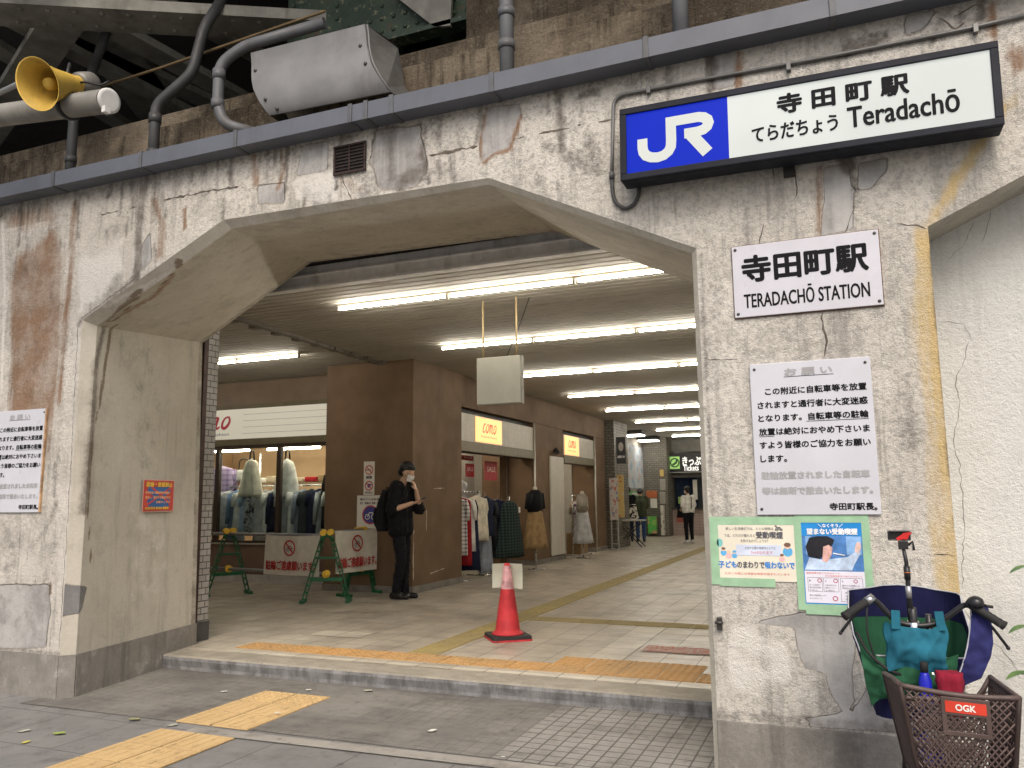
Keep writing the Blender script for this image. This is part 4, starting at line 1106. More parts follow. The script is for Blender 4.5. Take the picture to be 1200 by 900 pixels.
pipe([(-4.22, 4.90, 4.40), (-4.44, 4.75, 4.46), (-4.50, 4.73, 4.62), (-4.50, 4.73, 4.98), (-4.30, 4.78, 5.12), (-3.6, 4.9, 5.22)], .045, 'grey drain pipe with two elbows just left of the sheet metal hood', M_PVC, [((-4.50, 4.73, 4.85), (-4.50, 4.73, 4.93)), ((-4.50, 4.73, 4.60), (-4.50, 4.73, 4.67))], .1)
pipe([(-1.96, 4.72, 4.06), (-1.96, 4.72, 5.6)], .05, 'straight grey drain pipe with a rusty collar right of the sheet metal hood', M_PVC, [((-1.96, 4.72, 4.50), (-1.96, 4.72, 4.56)), ((-1.96, 4.72, 4.74), (-1.96, 4.72, 4.80))])
pipe([(-.775, 4.72, 4.06), (-.775, 4.72, 5.6)], .052, 'straight grey drain pipe above the lit station sign', M_PVC, [((-.775, 4.72, 4.62), (-.775, 4.72, 4.68))])
# sheet metal hood
hd = thing('sheet_hood', 'grey folded sheet metal hood hanging crooked above the gutter', 'hood', (-3.4, 4.6, 4.3))
def hood_prof(u):
    tl, tr = Vector((-4.07, 4.60, 4.91)), Vector((-3.03, 4.60, 4.89)); bl, br_ = Vector((-3.85, 4.56, 4.34)), Vector((-2.80, 4.56, 4.305))
    out = []
    for k, bul in ((0, 0), (.12, .012), (.3, .0), (.45, -.02), (.6, -.035), (.8, -.03), (.95, 0), (1, .03)):
        a = lerp(tl, bl, k); b = lerp(tr, br_, k); p = lerp(a, b, u); p.x -= .05*math.sin(k*PI)*(1 if True else 0); p.y += bul*.8-.0; out.append(p)
    return out
mb = MB(); rows = [hood_prof(i/10) for i in range(11)]; n = len(rows[0])
V = [p for r in rows for p in r]; V += [p+Vector((.02, .012, 0)) for r in rows for p in r]; o = 11*n
F = []
for i in range(10):
    for j in range(n-1):
        q = i*n+j; F += [(q, q+1, q+n+1, q+n), (o+q, o+q+n, o+q+n+1, o+q+1)]
mb.add(V, F, True); part('front_sheet', mb, pm('sheet_grey', (.20, .203, .207), .6, .0, var=.14, scale=3, dirt=.55), hd, fix=False)
M_SHD = pm('sheet_side', (.11, .11, .105), .5, .1, var=.2, dirt=.6)
r = hood_prof(1.0); mb = MB(); q = r+[p+Vector((.10, .30, -.05)) for p in reversed(r)]; mb.add(q, [tuple(range(len(q)))]); mb.add([Vector(p)+Vector((.004, 0, 0)) for p in q], [tuple(range(len(q)))]); part('side_sheet', mb, M_SHD, hd, fix=False)
r = hood_prof(0.0); mb = MB(); q = r+[p+Vector((.06, .30, -.05)) for p in reversed(r)]; mb.add(q, [tuple(range(len(q)))]); part('side_sheet', mb, M_SHD, hd, fix=False)
mb = MB(); q = [rows[0][0], rows[10][0], rows[10][0]+Vector((.1, .3, -.02)), rows[0][0]+Vector((.06, .3, -.02))]; mb.add(q, [(0, 1, 2, 3)]); part('top_sheet', mb, M_SHD, hd, fix=False)
for u, k in ((.04, 2), (.06, 5), (.95, 2), (.96, 4), (.1, 6)):
    p = hood_prof(u)[k]; part('bolt', MB().lathe([(.014, 0), (.012, .008), (.003, .01)], (p.x, p.y-.002, p.z), (0, -1, 0), 8), M_SCREW, hd)

# loudspeaker on its pipe arm
pp = thing('horizontal_pole', 'thick grey pipe with a white end cap sticking in from the left carrying the loudspeaker', 'pipe', (-7.6, 3.58, 0))
cap0 = Vector((-4.12, 3.39, 3.94)); dl = Vector((-1.1, .07, .16)).normalized()
part('pipe', MB().tube([cap0, cap0+dl*3.6], .074, 20), pm('arm_grey', (.20, .195, .175), .6, .0, var=.2, scale=4, dirt=.6), pp)
part('end_cap', MB().lathe([(.072, 0), (.078, .002), (.078, .012), (.06, .016)], cap0-dl*.014, -dl, 24), pm('cap_white', (.62, .62, .60), .6), pp)
e = cap0+dl*3.55
part('post', MB().cyl((e.x, e.y, 0), (e.x, e.y, e.z+.3), .09, n=20), pm('arm_grey', (.2, .2, .2)), pp)
part('cap_clip', MB().box(cap0.x+.02, cap0.x+.05, cap0.y-.05, cap0.y-.01, cap0.z-.10, cap0.z-.06), pm('cap_white', (.7, .7, .7)), pp)
sp = thing('horn_loudspeaker', 'yellow horn loudspeaker strapped onto the grey pipe at upper left', 'loudspeaker', (-4.45, 3.35, 3.95))
Mn = Vector((.083, -.88, -.459)).normalized(); Mc = Vector((-4.44, 3.16, 4.01))
M_HORN = pm('horn_yellow', (.56, .37, .07), .6, var=.14, scale=6, dirt=.5, spec=.25)
outer = [(.052, -.34), (.055, -.30), (.075, -.22), (.10, -.12), (.128, -.04), (.150, 0), (.158, .006)]
inner = [(.158, .006), (.150, .002), (.122, -.045), (.094, -.12), (.068, -.22), (.045, -.26), (.003, -.262)]
part('horn', MB().lathe(outer+inner, Mc, Mn, 36, caps=False), M_HORN, sp)
part('throat_cone', MB().lathe([(.035, -.255), (.036, -.12), (.040, -.10), (.036, -.075), (.012, -.07)], Mc, Mn, 20), M_HORN, sp)
M_DRV = pm('driver_grey', (.16, .155, .14), .5, .2, var=.2, dirt=.4)
part('driver', MB().lathe([(.055, -.33), (.075, -.345), (.078, -.44), (.07, -.46), (.02, -.462)], Mc, Mn, 24), M_DRV, sp)
bp = Mc-Mn*.32
part('bracket', MB().tube(arcpts([bp+Vector((0, -.06, .11)), bp+Vector((.02, -.09, .0)), bp+Vector((.06, -.06, -.14)), bp+Vector((.12, -.04, -.20))], .05), .011, 8).lathe([(.082, -.01), (.09, -.01), (.09, .02), (.082, .02)], cap0+dl*.36, dl, 20), pm('bracket_black', (.03, .03, .03), .5, .3), sp)
part('speaker_cable', MB().tube(arcpts([bp, bp+Vector((.10, -.03, -.02)), bp+Vector((.22, 0, -.06)), bp+Vector((.26, .03, -.02))], .05), .007, 8), pm('cable_black', (.015, .015, .015), .5), sp)
mb = MB().tube([(-8, 4.3, 4.75), (-5.2, 3.6, 4.42), (-4.62, 3.44, 4.22)], .02, 10)
solo('steel_conduit', mb, pm('conduit_pale', (.36, .36, .35), .4, .4), 'pale thin conduit running behind the yellow loudspeaker', 'conduit')

# fallen leaves and scraps
rl = random.Random(4)
def leaf(x, y, s, rot, col, label, z=.002):
    t = MB(); pts = []
    for i in range(9):
        a = i/8; w = .32*math.sin(PI*a)**.8; pts.append((a-.5, w))
    V = []; n = len(pts)
    for sx in (1, 0, -1):
        for a, w in pts: V.append((a*s, sx*w*s, .004*s/.05*(abs(sx)*.5+.25*math.sin(a*6))+.003*s/.05))
    F = []
    for k in range(2):
        for i in range(n-1): F.append((k*n+i, k*n+i+1, (k+1)*n+i+1, (k+1)*n+i))
    t.add(V, F, True); t.xform(Matrix.Translation((x, y, z)) @ Matrix.Rotation(rot, 4, 'Z'))
    return solo('fallen_leaf', t, pm('leaf_'+col, {'pale': (.42, .42, .34), 'green': (.28, .36, .08), 'yellow': (.52, .46, .09), 'olive': (.26, .26, .12), 'white': (.62, .61, .55)}[col], .6, var=.2, scale=30), label, 'leaf', 'fallen leaves and scraps on the pavement')
(lx, ly), = [(-4.986,3.797)]; leaf(lx, ly, .075, .9, 'pale', 'pale grey green leaf on the pavement at far left')
(lx, ly), = [(-4.718,3.835)]; leaf(lx, ly, .09, .2, 'green', 'bright yellow green leaf on the pavement right of the pale one')
(lx, ly), = [(-4.749,3.633)]; leaf(lx, ly, .06, 1.4, 'yellow', 'small yellow leaf on the pavement nearest the bottom left corner')
(lx, ly), = [(-4.523,4.242)]; leaf(lx, ly, .09, .1, 'olive', 'olive leaf lying on the dark apron before the tactile blocks', .006)
(lx, ly), = [(-4.18,4.237)]; leaf(lx, ly, .07, .7, 'pale', 'pale curled leaf between the two groups of tactile blocks')
(lx, ly), = [(-4.516,5.082)]; leaf(lx, ly, .06, .3, 'white', 'white scrap left of the rear tactile blocks', .006)
(lx, ly), = [(-3.931,5.349)]; leaf(lx, ly, .06, -.2, 'white', 'white scrap right of the rear tactile blocks near the step', .006)
(lx, ly), = [(-3.68,4.662)]; leaf(lx, ly, .05, .5, 'white', 'small white scrap lying on the rear tactile blocks', .024)
(lx, ly), = [(-2.511,4.705)]; leaf(lx, ly, .07, .9, 'white', 'white crumpled leaf in the middle of the apron', .006)
(lx, ly), = [(-3.478,5.482)]; leaf(lx, ly, .08, .1, 'pale', 'pale dry leaf against the foot of the step', .006)
(lx, ly), = [(-1.888,4.383)]; leaf(lx, ly, .03, .1, 'white', 'tiny white scrap at the bottom edge on the pale strip', .009)

# ================================================================== bicycle (seen from behind)
B0 = Vector((.285, 3.22, 0)); B1 = Vector((.205, 4.12, 0)); bd = (B1-B0).normalized(); bs = Vector((bd.y, -bd.x, 0))   # bs = rider's right
def bk(a, s, z): return B0+bd*a+bs*s+Vector((0, 0, z))
bi = thing('folding_bicycle', 'small wheeled bicycle leaning at the right pier with a brown rear basket', 'bicycle', tuple(B0))
M_BKF = pm('bike_black', (.018, .018, .02), .35, var=.1); M_CHR = pm('bike_chrome', (.55, .55, .55), .25, .9, var=.05); M_RUB = pm('bike_rubber', (.02, .02, .02), .8)
M_BLU = pm('bike_blue', (.02, .03, .30), .3)
def wheel(a):
    c = bk(a, 0, .205); w = part('wheel', MB().tube([c+bd*(.185*math.cos(k*PI/18))+Vector((0, 0, .185*math.sin(k*PI/18))) for k in range(37)], .02, 10, False), M_RUB, bi)
    mb = MB().tube([c+bd*(.165*math.cos(k*PI/18))+Vector((0, 0, .165*math.sin(k*PI/18))) for k in range(37)], .009, 8, False)
    part('rim', mb, M_CHR, w)
    mb = MB().cyl(c-bs*.05, c+bs*.05, .018)
    for k in range(16): a_ = k*PI/8; mb.tube([c+bs*(.02 if k % 2 else -.02), c+bd*(.16*math.cos(a_))+Vector((0, 0, .16*math.sin(a_)))], .0015, 4)
    part('spokes', mb, M_CHR, w)
wheel(0.0); wheel(.88)
mb = MB().tube([bk(.45, 0, .28), bk(.30, 0, .55)], .017).tube([bk(.45, 0, .28), bk(0, .05, .205)], .011).tube([bk(.45, 0, .28), bk(0, -.05, .205)], .011).tube([bk(.32, 0, .50), bk(0, .055, .205)], .009).tube([bk(.32, 0, .50), bk(0, -.055, .205)], .009)
mb.tube([bk(.45, 0, .28), bk(.76, 0, .50)], .024).cyl(bk(.76, 0, .44), bk(.74, 0, .58), .022)
part('frame', mb, M_BLU, bi)
part('fork', MB().tube([bk(.77, 0, .44), bk(.79, .05, .40), bk(.88, .055, .205)], .012).tube([bk(.77, 0, .44), bk(.79, -.05, .40), bk(.88, -.055, .205)], .012), M_BKF, bi)
part('seat_post', MB().cyl(bk(.30, 0, .52), bk(.285, 0, .60), .014), M_CHR, bi)
part('saddle', MB().loft([[bk(.22+.25*k/6, (.075*(1-k/6)**1.5+.018)*math.cos(t), .62+.02*math.sin(t)) for t in [2*PI*j/14 for j in range(14)]] for k in range(7)], True), M_RUB, bi)
part('crank', MB().cyl(bk(.45, -.08, .28), bk(.45, .08, .28), .015).lathe([(.07, 0), (.07, .004)], bk(.45, .05, .28), bs, 24).bar(bk(.45, .085, .28), bk(.45, .085, .12), .02, .012, bs).bar(bk(.45, -.085, .28), bk(.45, -.085, .44), .02, .012, bs), M_CHR, bi)
# stem and bars
part('stem', MB().tube([bk(.74, -.0, .55), bk(.60, -.01, .88), bk(.575, -.015, .985)], [.019, .017, .016]), M_BKF, bi)
part('folding_post', MB().tube([bk(.70, .075, .60), bk(.60, .05, .80), bk(.585, .045, .96)], [.014, .016, .012]), M_BKF, bi)
part('stem_clamp', MB().cyl(bk(.60, -.012, .86), bk(.585, -.014, .93), .023).cyl(bk(.59, .04, .70), bk(.59, .04, .735), .02), M_CHR, bi)
HZ = .965
hb = [bk(.50, -.285, HZ-.012), bk(.545, -.19, HZ+.045), bk(.56, -.155, HZ+.05), bk(.58, -.08, HZ-.04), bk(.58, 0, HZ-.055), bk(.58, .08, HZ-.04), bk(.56, .175, HZ+.04), bk(.545, .20, HZ+.04), bk(.50, .30, HZ-.03)]
part('handlebar', MB().tube(arcpts(hb, .05, 4), .0115, 10), M_BKF, bi)
for s, e0, e1 in ((-1, hb[0], hb[1]), (1, hb[8], hb[7])):
    d = (e1-e0).normalized(); mb = MB().lathe([(.012, -.004), (.0185, -.002), (.0185, .006), (.0165, .012)]+[(.0165+.0012*(i % 2), .012+.011*i) for i in range(9)]+[(.0175, .115), (.013, .12)], e0, d, 18)
    g = part('grip', mb, M_RUB, bi)
    q = e0+d*.135
    part('brake_clamp', MB().cyl(q-d*.018, q+d*.018, .0175).ball(q+bd*.02, .014, 10, 6), M_CHR if s < 0 else M_BKF, bi)
    lv = [q+bd*.02, q+bd*.03-d*.02+Vector((0, 0, -.012)), e0+bd*.045+d*.04+Vector((0, 0, -.035)), e0+bd*.05-d*.02+Vector((0, 0, -.065 if s < 0 else -.08))]
    part('brake_lever', MB().tube(arcpts(lv, .03), [.006]*len(arcpts(lv, .03)), 8).ball(lv[-1], .008, 8, 6), M_BKF, bi)
bl = lerp(hb[8], hb[7], .86)+Vector((0, 0, .012))
part('bell', MB().lathe([(.030, .0), (.031, .012), (.026, .026), (.014, .034), (.002, .036)], bl, (0, -.25, 1), 20).tube([bl+bs*.028, bl+bs*.06+Vector((0, 0, -.006))], .006), M_BKF, bi)
part('brake_cable', MB().tube(arcpts([hb[1]+Vector((0, 0, -.01)), hb[1]+Vector((-.01, -.02, -.12)), bk(.56, -.17, HZ-.20), bk(.60, -.10, HZ-.27), bk(.64, 0, HZ-.30)], .06), .004, 8), M_RUB, bi)
# action camera / phone clamp on a stick
stk = [bk(.585, -.02, .93), bk(.585, -.022, 1.06), bk(.585, -.022, 1.17), bk(.585, -.03, 1.235)]
sm = thing('phone_mount', 'black selfie stick with a red clamp standing on the bicycle stem', 'phone mount', tuple(stk[0]))
part('stick', MB().tube(stk, [.013, .010, .0085, .007]), M_BKF, sm)
part('collar', MB().cyl(lerp(stk[1], stk[2], .35), lerp(stk[1], stk[2], .85), .0125), M_BKF, sm)
part('silver_section', MB().cyl(lerp(stk[0], stk[1], .72), lerp(stk[1], stk[2], .12), .0112), pm('stick_silver', (.42, .42, .43), .35, .6), sm)
part('orange_ring', MB().cyl(lerp(stk[1], stk[2], .60), lerp(stk[1], stk[2], .63), .0129), pm('ring_orange', (.60, .15, .04), .5), sm)
hc = stk[3]
part('clamp_base', MB().box(hc.x-.018, hc.x+.02, hc.y-.012, hc.y+.012, hc.z-.012, hc.z+.022).tube([hc+Vector((.02, 0, .005)), hc+Vector((.038, -.004, .02)), hc+Vector((.040, -.006, -.016))], .006, 8), M_BKF, sm, .002)
cl = MB().box(hc.x-.052, hc.x+.03, hc.y-.014, hc.y+.014, hc.z+.024, hc.z+.030).box(hc.x-.052, hc.x+.03, hc.y-.014, hc.y+.014, hc.z+.058, hc.z+.066).box(hc.x-.056, hc.x-.048, hc.y-.014, hc.y+.014, hc.z+.026, hc.z+.064).box(hc.x+.024, hc.x+.032, hc.y-.014, hc.y+.014, hc.z+.026, hc.z+.064).box(hc.x-.05, hc.x+.03, hc.y+.004, hc.y+.010, hc.z+.028, hc.z+.06)
part('clamp', cl, M_BKF, sm, .003)
mb = MB(); flat_band(mb, [(-.022, .030), (-.008, .036), (.006, .042), (.022, .052), (.036, .058)], [.012, .016, .022, .014, .005], (hc.x, hc.y-.0165, hc.z), EX, EZ)
disc(mb, (.010, .043), .014, (hc.x, hc.y-.018, hc.z), EX, EZ, 14, rin=.5); part('red_lever', mb, pm('lever_red', (.55, .02, .02), .4), sm, fix=False)
# front bag: an open hopper, blue outside, green lining
bag = thing('bicycle_bag', 'open blue bag with white piping and green lining hung on the front of the bicycle', 'bag', tuple(bk(.75, 0, .5)))
def hop(off, zt, zb, inset=0):
    rim = []
    for k in range(56):
        a = 2*PI*k/56; ca, sa = math.cos(a), math.sin(a)
        w = .265 if sa > -.3 else .25
        x = w*math.copysign(abs(ca)**.55, ca); y = .16*math.copysign(abs(sa)**.6, sa)
        rim.append((x, y))
    return rim
rim = hop(0, 0, 0)
RINGS = []
for lv, (z, kx, ky, sh) in enumerate(((1.030, 1.0, 1.0, .0), (.99, 1.02, 1.02, .005), (.90, 1.01, 1.03, .01), (.80, .93, .98, .0), (.70, .80, .92, -.01), (.60, .72, .85, -.01), (.52, .68, .80, -.01))):
    rg = []
    for (x, y) in rim:
        low = .25*max(0, min(1, (.07-y)/.17))**1.4
        lim = 1.030-low-.012*lv
        zz_ = min(z, lim)+(.012*math.cos(x*12) if lv == 0 and y > .05 else 0)
        wob = .006*math.sin(x*31+lv*1.3+y*17)
        pp_ = bk(.78+sh+y*ky+wob, -.012+x*kx*.86, zz_); rg.append(pp_+bs*.016*mnoise.noise(pp_*11)+bd*.016*mnoise.noise(pp_*12+Vector((3, 1, 0))))
    RINGS.append(rg)
M_BAGB = fabric('bag_blue', (.010, .011, .050)); M_BAGG = fabric('bag_green', (.018, .080, .040)); M_PIPE = pm('bag_piping', (.40, .41, .45), .6)
part('blue_shell', MB().loft(RINGS, False), M_BAGB, bag, fix=False)
cen = [sum(r, Vector())/56 for r in RINGS]
IN = [[cen[i]+(p-cen[i])*.965+Vector((0, 0, .0 if i else -.004)) for p in r] for i, r in enumerate(RINGS)]
part('blue_facing', MB().loft([[p for p in r] for r in IN[:3]], False), M_BAGB, bag, fix=False)
IN2 = [[cen[i]+(p-cen[i])*.95 for p in r] for i, r in enumerate(RINGS)]
mb = MB().loft(IN2[2:], False); mb.add(IN2[-1], [tuple(range(56))]); part('green_lining', mb, M_BAGG, bag, fix=False)
part('piping', MB().tube(RINGS[0]+[RINGS[0][0]], .0032, 8, False), M_PIPE, bag)
# green flap folded down over the back edge, blue flap falling at the right
def crumple(P, a=.012):
    return [[p+bd*(a*mnoise.noise(p*13)+a*.5*mnoise.noise(p*31))+Vector((0, 0, a*.5*mnoise.noise(p*17+Vector((5, 0, 0))))) for p in r] for r in P]
def flap(name, P, m, th=.006):
    P = crumple(P, .022)
    mb = MB(); nu, nv = len(P), len(P[0]); V = [p for r in P for p in r]; V += [p-bd*th for r in P for p in r]; o = nu*nv; F = []
    for i in range(nu-1):
        for j in range(nv-1):
            q = i*nv+j; F += [(q, q+1, q+nv+1, q+nv), (o+q, o+q+nv, o+q+nv+1, o+q+1)]
    mb.add(V, F, True); return part(name, mb, m, bag, fix=False)
P = [[bk(.60-.05*math.sin(v*PI)*(.6+.4*math.sin(u*PI))-.012*math.sin(u*11+v*6), lerp(-.225+.03*v*v, lerp(.15, .10, v), u), lerp(.815-.035*math.sin(u*PI)-.01*math.sin(u*8), lerp(.585, .64, u)+.015*math.sin(u*7), v)) for v in [j/24 for j in range(25)]] for u in [i/40 for i in range(41)]]
flap('green_flap', P, M_BAGG)
P = [[bk(.585-.05*math.sin(v*2.4), lerp(.155+.05*(1-v)-.06*v*v, .265+.025*math.sin(v*3)-.06*v, u), lerp(1.005-.01*u, .66+.06*u, v)) for v in [j/24 for j in range(25)]] for u in [i/12 for i in range(13)]]
flap('blue_flap', P, fabric('bag_blue_light', (.024, .026, .105)))
part('piping', MB().tube([p-bd*.005 for p in P[0]], .003, 8), M_PIPE, bag)
part('strap', MB().tube(arcpts([bk(.575, -.235, .88), bk(.545, -.20, .80), bk(.54, -.13, .74), bk(.55, -.08, .72)], .05), .006, 8), M_RUB, bag)
# cyan pouch tied to the bar, blue and red flasks
pc = thing('cyan_pouch', 'turquoise cloth pouch tied to the handlebar in front of the green lining', 'pouch', tuple(bk(.55, 0, .75)))
P = [[bk(.555-.03*math.sin(v*PI)*math.sin(u*PI)+.008*math.sin(u*14+v*4), lerp(-.125-.006*math.sin(v*9), .105+.008*math.sin(v*7)-.01*v, u), lerp(.925-.022*math.sin(u*PI)-.005*math.sin(u*11), .735+.006*math.sin(u*8), v)) for v in [j/20 for j in range(21)]] for u in [i/36 for i in range(37)]]
P = crumple(P, .022)
M_CY = fabric('pouch_cyan', (.018, .125, .185)); mb = MB(); V = [p for r in P for p in r]; V += [p+bd*.05*math.sin(PI*min(1, max(0, k % 21/20))) for k, p in enumerate([p for r in P for p in r])]
F = []
for i in range(36):
    for j in range(20):
        q = i*21+j; F += [(q, q+1, q+22, q+21), (777+q, 777+q+21, 777+q+22, 777+q+1)]
mb.add(V, F, True); part('pouch_body', mb, M_CY, pc, fix=False)
for s in (-.085, .085): part('tie_strap', MB().bar(bk(.553, s, .90), bk(.565, s*.95, .975), .034, .006, bd), M_CY, pc, .002)
def flask(a, s, z, r, h, col, m2, label):
    t = thing('water_bottle', label, 'bottle', tuple(bk(a, s, z)))
    part('body', MB().lathe([(r*.9, 0), (r, .01), (r, h*.7), (r*.7, h*.8), (r*.6, h*.84)], bk(a, s, z), n=20), col, t)
    part('cap', MB().lathe([(r*.62, h*.84), (r*.62, h), (r*.5, h*1.02)], bk(a, s, z), n=18), m2, t)
flask(.50, .0, .56, .024, .22, pm('bottle_blue', (.015, .02, .42), .3), M_RUB, 'bright blue bottle with a dark cap behind the rear basket')
rb = thing('red_cloth', 'crumpled red cloth stuffed behind the basket beside the blue bottle', 'cloth', tuple(bk(.48, .09, .6)))
part('folds', MB().loft([[bk(.48+.035*math.sin(t)*(1+.25*math.sin(3*t+k)), .085+.045*math.cos(t)*(1+.2*math.sin(4*t+k*2)), .58+.035*k) for t in [2*PI*j/20 for j in range(20)]] for k in range(6)]), fabric('cloth_red', (.26, .015, .035)), rb)
# rear basket
ba = part('basket', MB().box(0, 0, 0, 0, 0, 0), M_BKF, bi) if False else None
M_BAS = pm('basket_brown', (.085, .058, .052), .5, var=.15, scale=10)
bk_ = thing('bicycle_basket', 'dark brown lattice plastic basket fixed on the rear rack of the bicycle', 'basket', tuple(bk(0, 0, .38)))
def bp_(s, a, z): return bk(a, s, z)
# corners (side, along) at the rim and base; rim is lower at the rear, higher at the corners nearest the rider
top = [(-.175, -.135), (.172, -.135), (.165, .185), (-.185, .185)]; ztop = [.822, .800, .800, .795]
bot = [(-.115, -.10), (.125, -.10), (.12, .13), (-.12, .13)]; zbot = .40
def bpt(face, u, v):
    """face 0 rear (towards the viewer), 1 right, 2 front, 3 left; u along, v 0 base .. 1 rim"""
    i, j = face, (face+1) % 4
    k = .10*math.sin(PI*min(1, v))
    s = lerp(lerp(bot[i][0], bot[j][0], u), lerp(top[i][0], top[j][0], u), v+.12*v*(1-v)); a = lerp(lerp(bot[i][1], bot[j][1], u), lerp(top[i][1], top[j][1], u), v+.12*v*(1-v))
    zi, zj = ztop[i], ztop[j]
    if face == 0: zr = lerp(zi, zj, u)-.012*math.sin(PI*u)
    elif face == 2: zr = lerp(zi, zj, u)-.085*min(1, 2.2*math.sin(PI*u))
    else:
        uu = u if face == 1 else 1-u; zr = lerp(zi if face == 1 else zj, zj if face == 1 else zi, uu**1.6)
    return bp_(s, a, lerp(zbot, zr, v))
for fc in range(4):
    mb = MB()
    rimp = [bpt(fc, i/12, 1) for i in range(13)]
    mb.tube(rimp, .0085, 8)
    # horizontal slats low down
    for k in range(7): mb.tube([bpt(fc, i/8, .02+.035*k) for i in range(9)], .0045, 6)
    for k in range(17): mb.tube([bpt(fc, k/16, 0), bpt(fc, k/16, .25)], .0035, 5)
    # diagonal lattice, both ways
    n = 15
    for k in range(-n, 2*n):
        for sg in (1, -1):
            u0 = k/n; pts = []
            for q in range(9):
                v = .25+.73*q/8; u = u0+sg*(v-.25)*1.05
                if 0 <= u <= 1: pts.append((u, v))
            if len(pts) >= 2: mb.tube([bpt(fc, u, v)+(bd*.003 if sg < 0 else Vector()) for u, v in pts], .0042 if sg < 0 else .0030, 5)
    for e in (0, 1): mb.tube([bpt(fc, e, q/6) for q in range(7)], .008, 8)
    part('lattice_side', mb, M_BAS, bk_)
mb = MB(); mb.add([bp_(s, a, zbot) for s, a in bot]+[bp_(s, a, zbot-.012) for s, a in bot], [(0, 1, 2, 3), (7, 6, 5, 4), (0, 4, 5, 1), (1, 5, 6, 2), (2, 6, 7, 3), (3, 7, 4, 0)]); part('base', mb, M_BAS, bk_)
c0 = bpt(0, .37, .95); c1 = bpt(0, .67, .95); du = (c1-c0).normalized(); up_ = (bpt(0, .5, .95)-bpt(0, .5, .6)).normalized(); nf = du.cross(up_).normalized()
mb = MB(); mb.prism([(-.012, -.115), (.132, -.115), (.132, .012), (-.012, .012)], c0+nf*.006, du, up_, -.004)
hw = MB()
fr = MB(); fr.prism([(-.012, -.046), (.132, -.046), (.132, .012), (-.012, .012)], c0+nf*.008, du, up_, -.005); fr.prism([(-.012, -.112), (.132, -.112), (.132, -.096), (-.012, -.096)], c0+nf*.008, du, up_, -.005); fr.prism([(-.012, -.096), (.004, -.096), (.004, -.046), (-.012, -.046)], c0+nf*.008, du, up_, -.005); fr.prism([(.116, -.096), (.132, -.096), (.132, -.046), (.116, -.046)], c0+nf*.008, du, up_, -.005)
part('handle_frame', fr, M_BAS, bk_, .002)
lb = MB().prism([(.0, -.036), (.12, -.036), (.12, .0), (0, .0)], c0+nf*.0095, du, up_, -.0015); lp = part('maker_label', lb, pm('label_red', (.62, .055, .03), .4), bk_)
text('lettering', 'OGK', c0+nf*.0102, du, up_, .030, .088, -.028, -.008, pm('label_white', (.8, .75, .7), .5), lp, .0010)
part('rear_rack', MB().tube([bk(.28, .05, .375), bk(-.14, .05, .375)], .008).tube([bk(.28, -.05, .375), bk(-.14, -.05, .375)], .008).tube([bk(-.12, .05, .375), bk(0, .06, .21)], .006).tube([bk(-.12, -.05, .375), bk(0, -.06, .21)], .006), M_BKF, bi)

# shrub at the foot of the white wall, mostly outside the picture
sh = thing('shrub', 'leafy green shrub against the white wall at the right edge', 'shrub', (1.18, 4.66, 0))
mb = MB(); lf = MB(); r5 = random.Random(9)
def leafat(p, d, s):
    d = Vector(d).normalized(); a = d.cross(Vector((0, 0, 1))).normalized(); b = a.cross(d)
    pts = []
    for k in range(6):
        q = k/5; w = .24*math.sin(PI*min(1, q*1.02))**.8*s; pts.append((p+d*s*q-Vector((0, 0, .35*s*q*q)), w))
    V = [c+a*w+b*w*.25 for c, w in pts]+[c for c, w in pts]+[c-a*w+b*w*.25 for c, w in pts]
    F = []
    for k in range(2):
        for i in range(5): F.append((k*6+i, k*6+i+1, (k+1)*6+i+1, (k+1)*6+i))
    lf.add(V, F, True)
for i in range(9):
    base = Vector((1.22+r5.uniform(-.05, .25), 4.68+r5.uniform(-.08, .08), 0)); tip = base+Vector((r5.uniform(-.22, .3), r5.uniform(-.2, .06), r5.uniform(.6, 1.25)))
    mid = lerp(base, tip, .5)+Vector((0, 0, .08)); mb.tube([base, mid, tip], [.009, .007, .003], 6)
    for k in range(11):
        q = lerp(base, tip, .25+.75*k/10); leafat(q, (r5.uniform(-1, 1), r5.uniform(-1, .5), r5.uniform(-.1, .6)), r5.uniform(.08, .15))
for p in [(0.764,1.081),(0.736,0.801),(0.707,0.587)]:
    leafat(Vector((p[0]+.05, 4.6, p[1]+.02)), (-1, -.4, .1), .13); leafat(Vector((p[0]+.09, 4.62, p[1])), (-.8, -.5, .5), .12)
tl_ = NT('shrub_leaf'); n_ = tl_.noise(18, 3); tl_.end(tl_.mix(tl_.ss(n_, .3, .7), (.045, .12, .03), (.11, .20, .05)), .45, spec=.4)
part('stems', mb, pm('stem_brown', (.09, .07, .04), .8), sh); part('leaves', lf, tl_.m, sh, fix=False)
pl = solo('planter_kerb', MB().box(.80, 1.9, 4.40, 4.84, 0, .16), pm('kerb_concrete', (.30, .29, .27), .85, var=.15, dirt=.4, bump=.004), 'low concrete planter kerb under the shrub behind the bicycle', 'kerb', bevel=.015)

